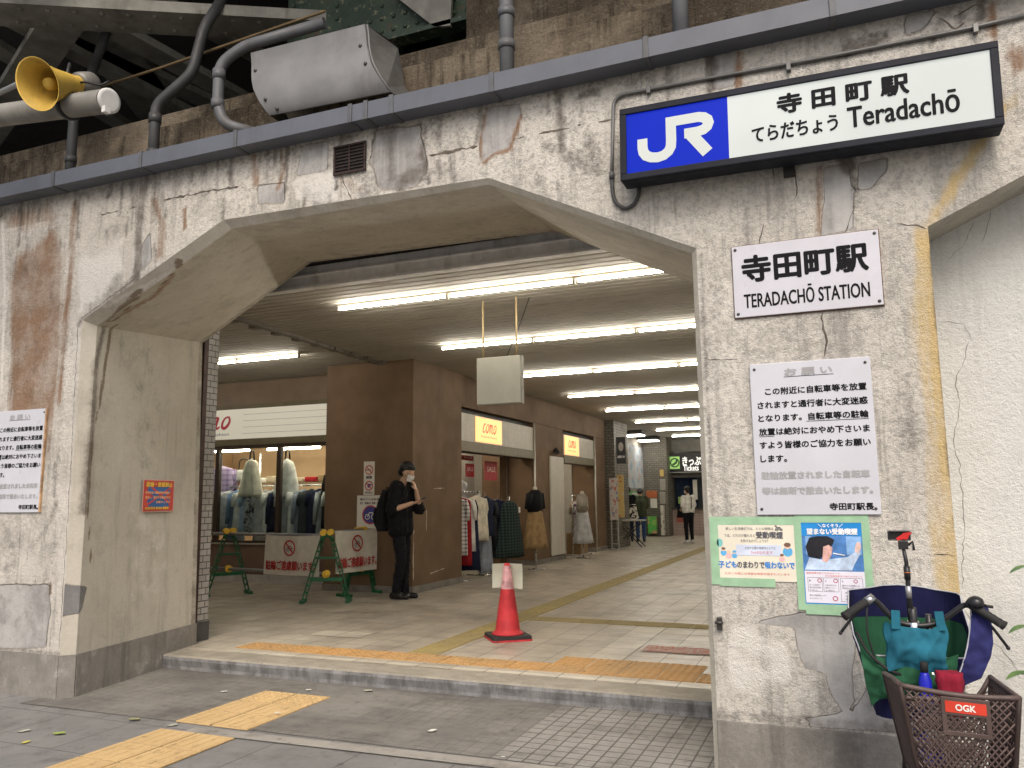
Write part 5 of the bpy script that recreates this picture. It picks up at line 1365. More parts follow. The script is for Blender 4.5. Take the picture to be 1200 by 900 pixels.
# ================================================================== lamps of the concourse
M_TUBE = emitmat('fluorescent_tube', (1.0, .92, .79), 48.0)
M_TROF = pm('lamp_trough', (.36, .33, .27), .5, var=.1, dirt=.3)
def lamp(x0, x1, y, label, z=CZ, n=3, tubes=True):
    t = thing('ceiling_light', label, 'ceiling light', ((x0+x1)/2, y, z), 'fluorescent lights across the concourse ceiling')
    part('trough', MB().box(x0, x1, y-.030, y+.030, z-.024, z-.002), M_TROF, t, .003)
    L = (x1-x0)/n
    for i in range(n):
        a, b = x0+L*i+.03, x0+L*(i+1)-.03
        part('tube', MB().cyl((a, y-.02, z-.052), (b, y-.02, z-.050), .0125, n=10), M_TUBE, t)
        part('lamp_holder', MB().box(b, b+.028, y-.035, y-.003, z-.075, z-.028), M_TROF, t)
    return t
ORD = ['first', 'second', 'third', 'fourth', 'fifth', 'sixth', 'seventh', 'eighth', 'ninth', 'tenth']
for i, y in enumerate((7.05, 9.55, 12.35, 15.3, 18.25, 21.4, 24.3, 27.0)):
    lamp(-4.92 - .06*i, -.9, y, 'row of bare fluorescent tubes on the concourse ceiling, %s row counted from the arch' % ORD[i])
lamp(-9.2, -7.0, 9.15, 'short fluorescent light over the barricade in front of the shop window', n=2)
lamp(-12.4, -10.2, 9.15, 'fluorescent light at the far left end of the side passage', n=2)
for i, (px, py) in enumerate([(-6.07,24.588),(-6.17,27.135),(-6.183,29.711)]):
    t = thing('lamp_box', 'small box lamp over the poster wall, %s of three from the left' % ORD[i], 'ceiling light', (px, py, 3.4), 'box lamps over the poster wall')
    part('diffuser', MB().box(px-.32, px+.32, py-.25, py+.25, 3.35, 3.39), emitmat('box_lamp_light', (1, .95, .85), 8), t, .01)
    part('housing', MB().box(px-.34, px+.34, py-.27, py+.27, 3.392, CZ-.005), pm('lamp_dark', (.05, .05, .05)), t)

# blank square sign hung on two rods
hs = thing('hanging_sign', 'blank square cream sign box hung from the ceiling on two thin rods', 'sign', (-3.25, 7.55, 2.42))
sx = [(-3.493,2.909),(-3,2.888),(-3.006,2.42),(-3.496,2.42),(-3.439,3.511),(-3.058,3.516)]
part('box', MB().box(sx[0][0], sx[1][0], 7.50, 7.60, sx[2][1], sx[0][1]), pm('sign_cream', (.42, .42, .37), .45, var=.08, scale=3, dirt=.12), hs, .006)
part('frame_edge', MB().box(sx[0][0]-.004, sx[1][0]+.004, 7.515, 7.585, sx[2][1]-.004, sx[0][1]+.004), pm('sign_edge', (.30, .29, .25), .45), hs)
M_ROD = pm('rod_brass', (.52, .40, .22), .45, .2)
for k in (4, 5): part('rod', MB().cyl((sx[k][0], 7.55, sx[0][1]), (sx[k][0], 7.55, CZ), .011, n=8), M_ROD, hs)
part('wire', MB().tube([(sx[5][0]-.12, 7.56, sx[0][1]+.005), (sx[5][0], 7.58, 3.18), (sx[5][0]+.12, 7.62, CZ)], .004, 6), M_BKF, hs)

# ================================================================== brown arcade wall and column
XW = -5.83
aw = thing('brown_column', 'broad brown clad column standing at the corner of the shops', 'column', (-6.6, 11, FZ))
part('cladding', MB().box(-7.36, XW, 10.3, 11.92, FZ+.10, CZ), M_BRN, aw, .004)
M_SKT = pm('grey_skirting', (.20, .185, .165), .6, var=.2, dirt=.5)
part('skirting', MB().box(-7.37, XW+.012, 10.288, 11.93, FZ, FZ+.10), M_SKT, aw, .004)
M_SCR = pm('scratch_pale', (.55, .50, .42), .8, var=.3, scale=40)
def scrape(pts, w, x=None, y=None):
    mb = MB(); P = []
    for (a, b), (c, d) in zip(pts[:-1], pts[1:]):
        for i in range(6): P.append((lerp(a, c, i/6)+rc.uniform(-.004, .004), lerp(b, d, i/6)))
    P.append(pts[-1]); ws = [w*rc.uniform(.1, 1.4) for _ in P]
    if x is not None: flat_band(mb, P, ws, (x, 0, 0), EY, EZ)
    else: flat_band(mb, P, ws, (0, y, 0), EX, EZ)
    part('scrape', mb, M_SCR, aw, fix=False)
scrape([(10.34, 1.02), (10.33, .55), (10.34, .30)], .022, x=XW+.002); scrape([(10.72, 1.30), (10.72, .98)], .014, x=XW+.002); scrape([(10.85, .36), (11.3, .40)], .016, x=XW+.002); scrape([(10.95, 1.62), (11.3, 1.63)], .01, x=XW+.002)
wl = thing('arcade_wall', 'brown clad upper band and piers framing the two shop entrances', 'wall', (XW, 16, FZ))
part('upper_band', MB().box(-6.5, XW-.06, 11.925, 20.7, 3.0, CZ-.003), M_BRN, wl, .004)
for y0, y1 in ((15.45, 17.3), (19.75, 20.7)):
    part('pier', MB().box(-6.5, XW-.065, y0, y1, FZ+.10, 2.998), M_BRN, wl, .004)
    part('skirting', MB().box(-6.52, XW-.05, y0-.012, y1+.012, FZ, FZ+.10), M_SKT, wl)
for y in (15.42, 19.72):
    part('chrome_pole', MB().cyl((XW-.05, y, FZ), (XW-.05, y, 3.0), .022, n=10), pm('pole_pale', (.55, .53, .48), .4, .4), wl)
wb = thing('white_board', 'tall narrow blank white board fixed to the brown pier between the shops', 'board', (XW, 16.8, .2))
part('board', MB().box(XW-.06, XW-.025, 16.33, 17.2, .24, 2.36), pm('board_white', (.60, .58, .51), .5, var=.05, dirt=.12), wb, .004)
cm = thing('security_camera', 'small dark camera above the tall blank white board', 'camera', (XW, 17.0, 2.4))
part('body', MB().cyl((XW-.05, 16.75, 2.50), (XW+.05, 16.55, 2.45), .05, n=12), M_BKF, cm); part('mount', MB().cyl((XW-.06, 16.95, 2.52), (XW-.02, 16.75, 2.50), .02, n=8), M_BKF, cm)

M_OLV = pm('olive_band', (.15, .125, .07), .5, var=.1)
M_CRM = emitmat('shop_red', (.55, .03, .05), 0.0)
def script_logo(par, origin, u, v, w, h, m, letters='como', th=.06):
    """hand written lettering as thick curved strokes, w wide and h high"""
    SH_ = {'c': [[(.85, .80), (.70, .98), (.40, .90), (.15, .55), (.12, .2), (.35, .02), (.65, .08), (.95, .30)]],
           'o': [[(.60, .95), (.30, .85), (.12, .5), (.18, .12), (.45, .02), (.78, .25), (.88, .65), (.70, .93), (.55, .90)]],
           'm': [[(.0, .85), (.12, .95), (.14, .6), (.06, .02)], [(.10, .45), (.28, .92), (.40, .90), (.36, .5), (.30, .05)], [(.34, .45), (.55, .92), (.72, .88), (.66, .45), (.66, .10), (.80, .02), (.95, .2)]]}
    W_ = {'c': .9, 'o': .95, 'm': 1.35}; tot = sum(W_[c] for c in letters); x = 0
    mb = MB()
    for c in letters:
        for k, s in enumerate(SH_[c]):
            P = [Vector(((x+a*W_[c])/tot*w+b*h*.22, b*h, 0)) for a, b in s]
            P = arcpts(P, 10, 4); n = len(P)
            flat_band(mb, [(p.x, p.y) for p in P], [th*h*3*(.45+.55*math.sin(PI*(i+1)/(n+1))) for i in range(n)], Vector(origin)+Vector(u).cross(Vector(v))*.0006*k, u, v)
        x += W_[c]
    return part('lettering', mb, m, par, fix=False)

# ------------------------------------------------ shop with the window (facing the arch)
YA = 11.05
sa = thing('clothing_shop', 'lit clothing shop window with a cream sign, left of the brown column', 'shop', (-9.5, YA, FZ))
part('fascia', MB().box(-12.9, -7.365, YA, YA+.15, 3.13, CZ-.003), pm('fascia_tan', (.20, .14, .09), .5, var=.12, scale=2), sa)
part('olive_trim', MB().box(-12.9, -7.365, YA-.02, YA+.14, 3.055, 3.128).box(-12.9, -7.365, YA-.02, YA+.14, 2.42, 2.53), M_OLV, sa)
M_SGN = emitmat('sign_cream_lit', (.80, .77, .66), .22)
sb = part('sign_board', MB().box(-12.9, -7.365, YA-.015, YA+.10, 2.532, 3.053), M_SGN, sa)
mb = MB()
for k in range(4): mb.box(-9.62, -7.37, YA-.0165, YA-.0152, 2.62+.11*k, 2.626+.11*k)
part('panel_seam', mb, pm('seam_grey', (.45, .43, .37), .6), sb)
script_logo(sb, (-10.84, YA-.018, 2.72), EX, EZ, .93, .22, M_CRM, th=.085)
text('lettering', 'Pocket & Fashion', (0, YA-.0165, 0), EX, EZ, -10.80, -9.92, 2.60, 2.65, M_TXT, sb)
M_DBRN = pm('window_frame_brown', (.045, .030, .022), .4, var=.15)
mb = MB().box(-12.9, -7.365, YA, YA+.06, 2.36, 2.42).box(-12.9, -7.365, YA, YA+.06, .76, .80)
part('window_frame', mb, M_DBRN, sa, .003)
MUL = [-12.5, -11.3, -10.16, -8.84, -7.40]
for x in MUL: part('mullion', MB().box(x-.04, x+.04, YA-.01, YA+.07, .80, 2.36), M_DBRN, sa, .003)
M_GL = glassmat('shop_glass')
for a, b in zip(MUL[:-1], MUL[1:]): part('pane', MB().box(a+.042, b-.042, YA+.025, YA+.033, .802, 2.358), M_GL, sa)
part('sill', MB().box(-12.9, -7.365, YA-.03, YA+.05, .735, .758), pm('sill_steel', (.42, .40, .37), .35, .4), sa, .003)
part('lower_wall', MB().box(-12.9, -7.365, YA+.005, YA+.10, .24, .733), pm('lower_brown', (.15, .095, .07), .5, var=.12, scale=3, dirt=.25), sa)
part('base_strip', MB().box(-12.9, -7.365, YA-.02, YA+.10, FZ, .238), pm('base_grey', (.42, .41, .40), .5, var=.1, dirt=.3), sa)
M_TAN = pm('shop_tan_wall', (.50, .34, .20), .7, var=.08, scale=2)
part('shop_wall', MB().box(-12.9, -7.2, 14.5, 14.6, FZ, 2.75).box(-7.362, -7.34, 11.93, 14.5, FZ, 2.75).box(-12.95, -12.9, YA, 14.6, FZ, 3.5), M_TAN, sa)
part('shop_ceiling', MB().box(-12.9, -7.2, YA+.155, 14.6, 2.75, 2.85), pm('shop_ceiling_white', (.6, .57, .5)), sa)
part('shop_floor', MB().box(-12.9, -7.2, YA+.10, 14.5, FZ-.01, FZ+.02), pm('shop_floor_tan', (.35, .27, .19)), sa)
for x in (-8.3, -9.9, -11.6):
    t = thing('shop_light', 'fluorescent tube inside the window shop, %s one' % ('rightmost' if x > -9 else 'middle' if x > -11 else 'leftmost'), 'ceiling light', (x, 12.8, 2.7), 'tubes inside the window shop')
    part('tube', MB().cyl((x-.62, 12.8, 2.47), (x+.62, 12.8, 2.47), .022, n=10), emitmat('shop_tube', (1, .88, .70), 45.0), t)
    part('trough', MB().box(x-.66, x+.66, 12.76, 12.84, 2.50, 2.53), M_TROF, t)

for k, x in enumerate((-8.2, -9.6, -11.0)):  # hidden tubes added to light the window garments from the front
    t = thing('shop_light', 'added unseen tube light over the window clothes rail, %s from the right' % ORD[k], 'ceiling light', (x, 11.32, 2.7), 'added tubes above the window rail')
    part('tube', MB().cyl((x-.6, 11.32, 2.66), (x+.6, 11.32, 2.66), .022, n=10), emitmat('shop_tube', (1, .92, .75), 9.0), t)
    part('trough', MB().box(x-.62, x+.62, 11.27, 11.37, 2.69, 2.745), M_TROF, t)

# ------------------------------------------------ clothes
M_HNG = pm('hanger_wire', (.35, .35, .35), .4, .6)
rg_ = random.Random(21)
def garment(name, label, cat, p, ang, w, L, th, m, sleeves=.0, flare=1.0, group=None, hanger=True, neck=True, ripple=.10):
    p = Vector(p); d = Vector((math.cos(ang), math.sin(ang), 0)); e = Vector((-d.y, d.x, 0))
    t = thing(name, label, cat, (p.x, p.y, p.z-L), group)
    n = 22; rings = []; ph0 = rg_.uniform(0, 6)
    prof = ([(0, .10, .5), (.015, .20, .7), (.05, .80, .8), (.08, .98, .9)] if neck else [(0, .62, .9), (.05, .66, 1.0)])
    zs = [(z, a, b) for z, a, b in prof]
    for k in range(1, 9): q = k/8; zs.append((.08+(L-.08)*q, lerp(1.0 if neck else .7, flare, q**.8), 1.0+.25*q))
    for z, a, b in zs:
        q = z/L; rg = []
        for k in range(n):
            th_ = 2*PI*k/n; r = 1+ripple*q*math.sin(5*th_+ph0)+ripple*.7*q*math.sin(9*th_+2*ph0)
            rg.append(p+d*(a*w/2*math.copysign(abs(math.cos(th_))**.8, math.cos(th_))*r)+e*(b*th/2*math.sin(th_)*(1+1.6*ripple*q*math.sin(7*th_+ph0)))-Vector((0, 0, z+.008*math.sin(3*th_+ph0)*q)))
        rings.append(rg)
    mb = MB().loft(rings, True)
    part('cloth', mb, m, t)
    if sleeves > 0:
        for s in (-1, 1):
            a = p+d*s*w*.44-Vector((0, 0, .07)); b = p+d*s*(w*.50+.02)-Vector((0, 0, .09+sleeves*.5)); c = p+d*s*(w*.50+.01)+e*.03-Vector((0, 0, .09+sleeves))
            part('sleeve', MB().tube([a, lerp(a, b, .5), b, c], [.045, .05, .045, .036], 12), m, t)
    if hanger:
        h = MB().tube(arcpts([p+Vector((0, 0, .0)), p+Vector((0, 0, .06)), p+e*.03+Vector((0, 0, .085)), p+e*.045+Vector((0, 0, .06))], .03), .003, 6).tube([p-d*w*.4-Vector((0, 0, .06)), p+Vector((0, 0, .004)), p+d*w*.4-Vector((0, 0, .06))], .004, 6)
        part('hanger', h, M_HNG, t)
    return t
FAB = {'light grey': (.42, .43, .44), 'pale blue': (.36, .46, .60), 'white': (.72, .71, .68), 'navy': (.015, .02, .05), 'dark grey': (.05, .055, .06), 'cream': (.68, .63, .52), 'denim blue': (.14, .22, .36), 'red': (.30, .015, .02), 'black': (.010, .010, .012), 'beige': (.45, .37, .27), 'grey blue': (.25, .28, .34), 'lilac': (.34, .26, .42), 'tan': (.30, .20, .10), 'taupe': (.28, .25, .21)}
def fb_(c): return fabric('fabric_'+c.replace(' ', '_'), FAB[c])
def patterned(name, base, ink, scale, plaid=False):
    if name in _pm: return _pm[name]
    t = NT(name)
    if plaid:
        w1 = t.n("ShaderNodeTexWave"); w1.inputs['Scale'].default_value = scale; w1.bands_direction = 'Z'; t.t.links.new(t.obj(), w1.inputs['Vector'])
        w2 = t.n("ShaderNodeTexWave"); w2.inputs['Scale'].default_value = scale; w2.bands_direction = 'DIAGONAL'; t.t.links.new(t.scaled((1, 1, 0)), w2.inputs['Vector'])
        f = t.math('ADD', t.ss(w1.outputs['Fac'], .62, .8, 0, .5), t.ss(w2.outputs['Fac'], .62, .8, 0, .5))
    else: f = t.ss(t.noise(scale, 3, .6), .50, .54)
    t.end(t.mix(f, base, ink), .9, spec=.2); _pm[name] = t.m; return t.m
rk = thing('clothes_rail', 'long chrome clothes rail behind the shop window', 'clothes rail', (-9, 11.5, FZ))
part('rail', MB().cyl((-12, 11.5, 1.72), (-7.6, 11.5, 1.72), .014, n=10), M_CHR, rk)
for x in (-11.9, -9.6, -7.65): part('upright', MB().cyl((x, 11.5, FZ+.02), (x, 11.5, 2.3 if x > -10 else 1.72), .016, n=8), M_CHR, rk)
seq = ['taupe', 'pale blue', 'light grey', 'grey blue', 'taupe', 'light grey', 'denim blue', 'white', 'pale blue', 'PAT', 'light grey', 'white', 'navy', 'light grey', 'white', 'grey blue', 'dark grey', 'navy', 'light grey', 'white', 'dark grey', 'navy']
for i, c in enumerate(seq):
    x = -11.05+i*.160
    mm = patterned('patterned_grey', (.45, .45, .46), (.06, .06, .08), 16) if c == 'PAT' else fb_(c)
    nm = 'grey patterned' if c == 'PAT' else c
    garment('hanging_shirt', '%s garment on the shop window rail, number %d from the left' % (nm, i+1), 'shirt', (x, 11.5, 1.66), PI/2+rg_.uniform(-.45, .1), .44, rg_.uniform(.72, .95), .10, mm, .5 if i % 3 == 0 else .2, 1.05, 'garments on the shop window rail')
garment('hanging_tunic', 'large cream tunic hung high in the middle of the shop window', 'tunic', (-9.62, 11.30, 2.20), .15, .25, .66, .12, fb_('cream'), 0, 1.95)
garment('hanging_tunic', 'large pale grey blouse hung high beside the cream tunic', 'tunic', (-8.92, 11.38, 2.18), .2, .25, .64, .12, fb_('white'), 0, 1.95)
for t_, (x, y) in zip([o for o in bpy.data.objects if o.name.startswith('hanging_tunic')], ((-9.62, 11.30), (-8.92, 11.38))):
    part('strap', MB().tube(arcpts([(x-.05, y, 2.17), (x-.03, y, 2.34), (x+.03, y, 2.34), (x+.05, y, 2.17)], .04), .014, 8), M_BKF, t_)
garment('hanging_coat', 'black hooded coat hung at the right edge of the shop window', 'coat', (-7.85, 11.35, 1.95), .1, .50, .95, .18, fb_('black'), .6, 1.15)
garment('hanging_shirt', 'lilac checked shirt hung high at the left of the shop window', 'shirt', (-10.45, 11.5, 2.10), .3, .46, .62, .14, patterned('lilac_check', (.42, .34, .50), (.18, .12, .28), 3.5, True), .4, 1.1)
hb_ = thing('white_handbag', 'white handbag with a dark handle on the shelf in the shop window', 'handbag', (-10.05, 11.6, 1.78))
part('bag_body', MB().loft([[(-10.05+(.20-.05*k/4)*math.cos(a), 11.6+.07*math.sin(a), 1.80+.055*k) for a in [2*PI*j/16 for j in range(16)]] for k in range(5)]), fb_('white'), hb_)
part('handle', MB().tube(arcpts([(-10.17, 11.6, 2.0), (-10.15, 11.6, 2.22), (-9.95, 11.6, 2.22), (-9.93, 11.6, 2.0)], .08), .012, 8), M_BKF, hb_)
shf = thing('shop_shelf', 'shelf of folded coloured clothes above the window rail', 'shelf', (-9.3, 11.9, 1.75))
part('board', MB().box(-11.4, -7.7, 11.75, 12.1, 1.755, 1.785), pm('shelf_wood', (.30, .21, .13)), shf)
for i in range(12):
    x = -11.1+i*.28; col = ['cream', 'beige', 'red', 'tan', 'white', 'beige'][i % 6]
    solo('folded_cloth', MB().box(x, x+.24, 11.78, 12.06, 1.786, 1.786+[.09, .12, .10, .08][i % 4]), fb_(col), 'folded %s clothes on the shop window shelf, pile %d from the left' % (col, i+1), 'clothes', 'folded clothes on the shop window shelf', .02)

# ------------------------------------------------ shops B and C (on the corridor side)
def shop(label, y0, y1, o0, o1, deep):
    t = thing('clothing_shop', label, 'shop', (XW, (y0+y1)/2, FZ))
    x = XW-.07
    b = part('sign_board', MB().box(x-.10, x, y0, y1, 2.43, 2.90), pm('sign_slat', (.50, .48, .41), .5, var=.06, dirt=.15), t)
    mb = MB()
    for k in range(4): mb.box(x, x+.002, y0, y1, 2.52+.09*k, 2.525+.09*k)
    part('panel_seam', mb, pm('seam_grey', (.3, .3, .3)), b)
    l = part('light_box', MB().box(x-.05, x+.012, o0, o1, 2.445, 2.885), emitmat('orange_light', (.95, .52, .19), .85), t)
    w = (o1-o0)
    script_logo(l, (x+.014, o0+w*.24, 2.62), EY, EZ, w*.52, .17, emitmat('orange_script', (.60, .05, .01), .15), th=.055)
    text('lettering', 'Pocket & Fashion', (x+.0135, 0, 0), EY, EZ, o0+w*.2, o1-w*.22, 2.535, 2.565, M_TXR, l)
    part('olive_trim', MB().box(x-.12, x+.02, y0, y1, 2.26, 2.428), M_OLV, t)
    part('recess_shade', MB().box(x-.3, x-.102, y0, y1, 2.26, 2.998), pm('recess_shade_dark', (.03, .025, .02)), t)  # dark solid paints in the shade of the recess behind the sign
    part('shop_wall', MB().box(-7.32, -7.24, y0-.1, y1+.05, FZ, 2.85).box(-7.238, -6.5, y1+.01, y1+.04, FZ, 2.85), pm('shop_grey_wall', (.40, .38, .34), .7, var=.06), t)
    part('shop_ceiling', MB().box(-7.32, -6.2, y0-.0, y1+.04, 2.86, 2.92), pm('shop_ceiling_white', (.6, .57, .5)), t)
    part('shop_lamp', MB().box(-6.75, -6.65, y0+.4, y1-.4, 2.80, 2.84), emitmat('shop_dim_lamp', (1, .88, .7), 14.0), t)
    return t
shop('corridor clothing shop with an orange lit sign, nearest the brown column', 11.93, 15.40, 12.60, 13.75, 2)
shop('smaller corridor clothing shop with an orange lit sign, beyond the white board', 17.33, 19.70, 17.40, 18.45, 2)
part('inner_pier', MB().box(-6.9, -6.5, 15.05, 15.40, FZ, 2.85), M_BRN, wl)
M_SALE = pm('sale_red', (.42, .02, .03), .5, var=.1)
def sale(label, pts, x, body='SALE'):
    (ya, za), (yb, zb) = pts
    t = thing('sale_sign', label, 'sale sign', (x, (ya+yb)/2, zb))
    part('card', MB().box(x-.006, x, ya, yb, zb, za), M_SALE, t)
    text('lettering', body, (x+.001, 0, 0), EY, EZ, lerp(ya, yb, .2), lerp(ya, yb, .85), lerp(zb, za, .45), lerp(zb, za, .72), pm('sale_white', (.7, .5, .45)), t, .003)
sale('red SALE card hanging in the nearer corridor shop, the right one', [(13.751,2.162),(14.344,1.806)], -6.25)
sale('red SALE card hanging in the nearer corridor shop, the left one', [(13.251,2.101),(13.615,1.86)], -6.4)
sale('thin red banner over the clothes in the nearer corridor shop', [(12.871,2.236),(13.369,2.149)], -6.3, 'SALE')

def rack(label, y0, y1, x, z, base=True):
    t = thing('clothes_rack', label, 'clothes rack', (x, (y0+y1)/2, FZ))
    part('rail', MB().cyl((x, y0, z), (x, y1, z), .013, n=8), M_CHR, t)
    for y in (y0+.03, y1-.03):
        part('upright', MB().cyl((x, y, FZ+.03), (x, y, z), .013, n=8), M_CHR, t)
        part('foot', MB().tube([(x-.25, y, FZ+.02), (x+.25, y, FZ+.02)], .013, 8), M_CHR, t)
rack('chrome clothes rack with mixed tops by the first shop entrance', 11.98, 13.05, -6.02, 1.58)
H_ = PI/2
garment('hanging_dress', 'striped white top at the left end of the first shop rack', 'top', (-6.02, 12.02, 1.50), .2, .42, .95, .08, patterned('stripes_white', (.70, .68, .66), (.12, .10, .12), 5, True), .3, 1.1)
garment('hanging_dress', 'dark red long dress on the first shop rack', 'dress', (-6.0, 12.16, 1.50), .1, .42, 1.12, .08, fb_('red'), 0, 1.1)
garment('hanging_dress', 'white long shirt between red dress and navy dress', 'shirt', (-6.0, 12.26, 1.50), .15, .42, .9, .07, fb_('white'), .3, 1.05)
garment('hanging_dress', 'navy dress on the first shop rack beside the cream blouse', 'dress', (-6.0, 12.36, 1.48), .1, .44, 1.2, .09, fb_('navy'), 0, 1.15)
garment('hanging_blouse', 'cream blouse facing out on the first shop rack', 'blouse', (-5.94, 12.72, 1.52), H_-.25, .50, .78, .12, fb_('cream'), .3, 1.2)
garment('hanging_trousers', 'light grey trousers hung below the cream blouse', 'trousers', (-6.04, 12.72, .80), H_, .34, .50, .10, fb_('light grey'), 0, 1.05, hanger=False, neck=False)
garment('hanging_blouse', 'navy short top above a long grey blue skirt', 'top', (-5.94, 13.10, 1.50), H_-.1, .44, .70, .14, fb_('navy'), .25, 1.05)
garment('hanging_skirt', 'long grey blue pleated skirt under the navy top', 'skirt', (-5.95, 13.14, .90), H_, .42, .72, .14, fb_('grey blue'), 0, 1.1, hanger=False, neck=False)
for k, (y, c, zt, L, lab) in enumerate(((13.30, 'black', 1.50, .95, 'black top hung behind the plaid dress on the first shop rack'), (13.46, 'dark grey', 1.46, 1.05, 'dark grey dress hung behind the plaid dress'), (12.55, 'black', 1.50, 1.0, 'black dress half hidden behind the cream blouse'), (14.05, 'navy', 1.45, .95, 'navy top between the plaid dress and the mannequin'), (14.25, 'black', 1.40, 1.05, 'black long skirt set beside the mannequin bust'))):
    garment('hanging_dress', lab, 'dress', (-6.12, y, zt), .3, .42, L, .10, fb_(c), .25, 1.15)
for k, (y, z, c) in enumerate(((12.3, 1.95, 'white'), (13.2, 1.9, 'beige'), (14.2, 1.85, 'light grey'))):
    garment('hanging_blouse', '%s blouse hung high on the inner wall of the nearer corridor shop' % c, 'blouse', (-7.12, y+.3, z), H_, .44, .8, .10, fb_(c), .3, 1.1)
ds = garment('plaid_dress', 'dark green plaid pinafore dress on a display stand', 'dress', (-5.75, 13.75, 1.42), H_-.2, .42, 1.02, .20, patterned('plaid_green', (.012, .022, .022), (.05, .075, .07), 6, True), 0, 2.0, hanger=False)
part('stand_pole', MB().cyl((-5.75, 13.75, FZ), (-5.75, 13.75, 1.5), .012, n=8).box(-5.95, -5.55, 13.6, 13.9, FZ, FZ+.02), M_CHR, ds)
part('price_tag', MB().box(-5.62, -5.615, 13.86, 13.95, 1.20, 1.30), fb_('white'), ds)
def mannequin(label, x, y, top, skirt, zt, hem, ang):
    t = thing('mannequin', label, 'mannequin', (x, y, FZ))
    part('neck', MB().lathe([(.05, 0), (.045, .06), (.03, .09), (.002, .092)], (x, y, zt-.03), n=14), pm('mannequin_cream', (.62, .58, .48), .5), t)
    d = Vector((math.cos(ang), math.sin(ang), 0)); e = Vector((-d.y, d.x, 0)); c = Vector((x, y, 0))
    def ring(z, w, th): return [c+d*w*math.cos(a)+e*th*math.sin(a)+Vector((0, 0, z)) for a in [2*PI*j/20 for j in range(20)]]
    part('top', MB().loft([ring(zt, .08, .07), ring(zt-.06, .20, .09), ring(zt-.2, .22, .12), ring(zt-.42, .20, .12)]).tube([c+d*.19+Vector((0, 0, zt-.08)), c+d*.27+Vector((0, 0, zt-.36))], [.07, .06], 12).tube([c-d*.19+Vector((0, 0, zt-.08)), c-d*.27+Vector((0, 0, zt-.36))], [.07, .06], 12), top, t)
    rr = []
    for k in range(8):
        q = k/7; z = lerp(zt-.40, hem, q)
        rr.append([c+d*(.17+.13*q)*math.cos(a)*(1+.07*q*math.sin(9*a))+e*(.12+.10*q)*math.sin(a)*(1+.07*q*math.sin(9*a))+Vector((0, 0, z)) for a in [2*PI*j/36 for j in range(36)]])
    part('skirt', MB().loft(rr), skirt, t)
    part('stand', MB().cyl((x, y, FZ), (x, y, hem+.05), .013, n=8).lathe([(.16, 0), (.16, .012), (.02, .02)], (x, y, FZ), n=20), M_CHR, t)
mannequin('mannequin bust in a black top and brown pleated skirt by the shop entrance', -5.55, 14.55, fb_('black'), fb_('tan'), 1.62, .52, H_-.2)
mannequin('mannequin bust in a grey cardigan and grey dress by the second shop', -5.55, 17.55, fb_('taupe'), fb_('light grey'), 1.55, .45, H_)
rack('chrome clothes rack by the second shop entrance', 18.0, 18.8, -5.95, 1.52)
garment('hanging_blouse', 'white flowered blouse on the second shop rack', 'blouse', (-5.9, 18.3, 1.42), H_, .42, .95, .12, patterned('flowered_white', (.62, .58, .58), (.16, .06, .14), 14), .25, 1.15)
garment('hanging_blouse', 'beige blouse behind the flowered one on the second shop rack', 'blouse', (-5.98, 18.55, 1.42), H_-.5, .42, .85, .10, fb_('beige'), .25, 1.1)
bx = solo('cardboard_box', MB().box(-6.3, -5.95, 18.6, 19.2, FZ, .62), pm('cardboard', (.26, .17, .09), .8, var=.1), 'brown box under the clothes of the second shop', 'box', bevel=.006)

# small posters on the brown column
def col_sign(name, label, q, y, bg):
    (x0, z1), (x1, z0) = q
    t = thing(name, label, 'sign', ((x0+x1)/2, y, z0)); part('sheet', MB().box(x0, x1, y-.003, y-.0005, z0, z1), bg, t); return t, x0, x1, z0, z1
M_PAP = pm('paper_white', (.66, .64, .58), .6, var=.04)
M_RD = pm('ban_red', (.45, .05, .06), .5); M_NV = pm('ban_navy', (.05, .06, .26), .5)
t, x0, x1, z0, z1 = col_sign('prohibition_sign', 'narrow white no smoking and no drone sign pair on the brown column', [(-6.665,2.027),(-6.478,1.53)], 10.3, M_PAP)
xc = (x0+x1)/2; hh = z1-z0
for zc, m in ((z1-.125, M_RD), (z1-.36, M_RD)):
    mb = MB(); disc(mb, (xc, zc), .072, (0, 10.296, 0), EX, EZ, 24, rin=.78); flat_band(mb, [(xc-.05, zc+.05), (xc+.05, zc-.05)], .015, (0, 10.2955, 0), EX, EZ); part('ban_ring', mb, m, t, fix=False)
mb = MB().box(xc-.05, xc+.03, 10.296, 10.297, z1-.135, z1-.118); flat_band(mb, [(xc+.02, z1-.10), (xc+.045, z1-.085)], .008, (0, 10.2962, 0), EX, EZ); part('cigarette', mb, M_TXT, t)
mb = MB(); disc(mb, (xc, z1-.36), .03, (0, 10.2966, 0), EX, EZ, 14); flat_band(mb, [(xc-.05, z1-.33), (xc+.05, z1-.345)], .014, (0, 10.2964, 0), EX, EZ); part('pictogram', mb, M_NV, t, fix=False)
text('lettering', '禁煙', (0, 10.296, 0), EX, EZ, xc-.05, xc+.05, z1-.255, z1-.215, M_TXT, t, .003)
text('lettering', '飛行禁止', (0, 10.296, 0), EX, EZ, xc-.065, xc+.065, z1-.475, z1-.445, M_TXT, t, .001)
t, x0, x1, z0, z1 = col_sign('prohibition_sign', 'white bicycle sign with a blue disc behind the standing man', [(-6.775, 1.525), (-6.30, 1.04)], 10.3, M_PAP)
xc = x0+.235; zc = z0+.20
mb = MB(); disc(mb, (xc, zc), .135, (0, 10.296, 0), EX, EZ, 28); part('blue_disc', mb, M_NV, t, fix=False)
mb = MB(); disc(mb, (xc, zc), .14, (0, 10.2956, 0), EX, EZ, 28, rin=.86); part('ban_ring', mb, M_RD, t, fix=False)
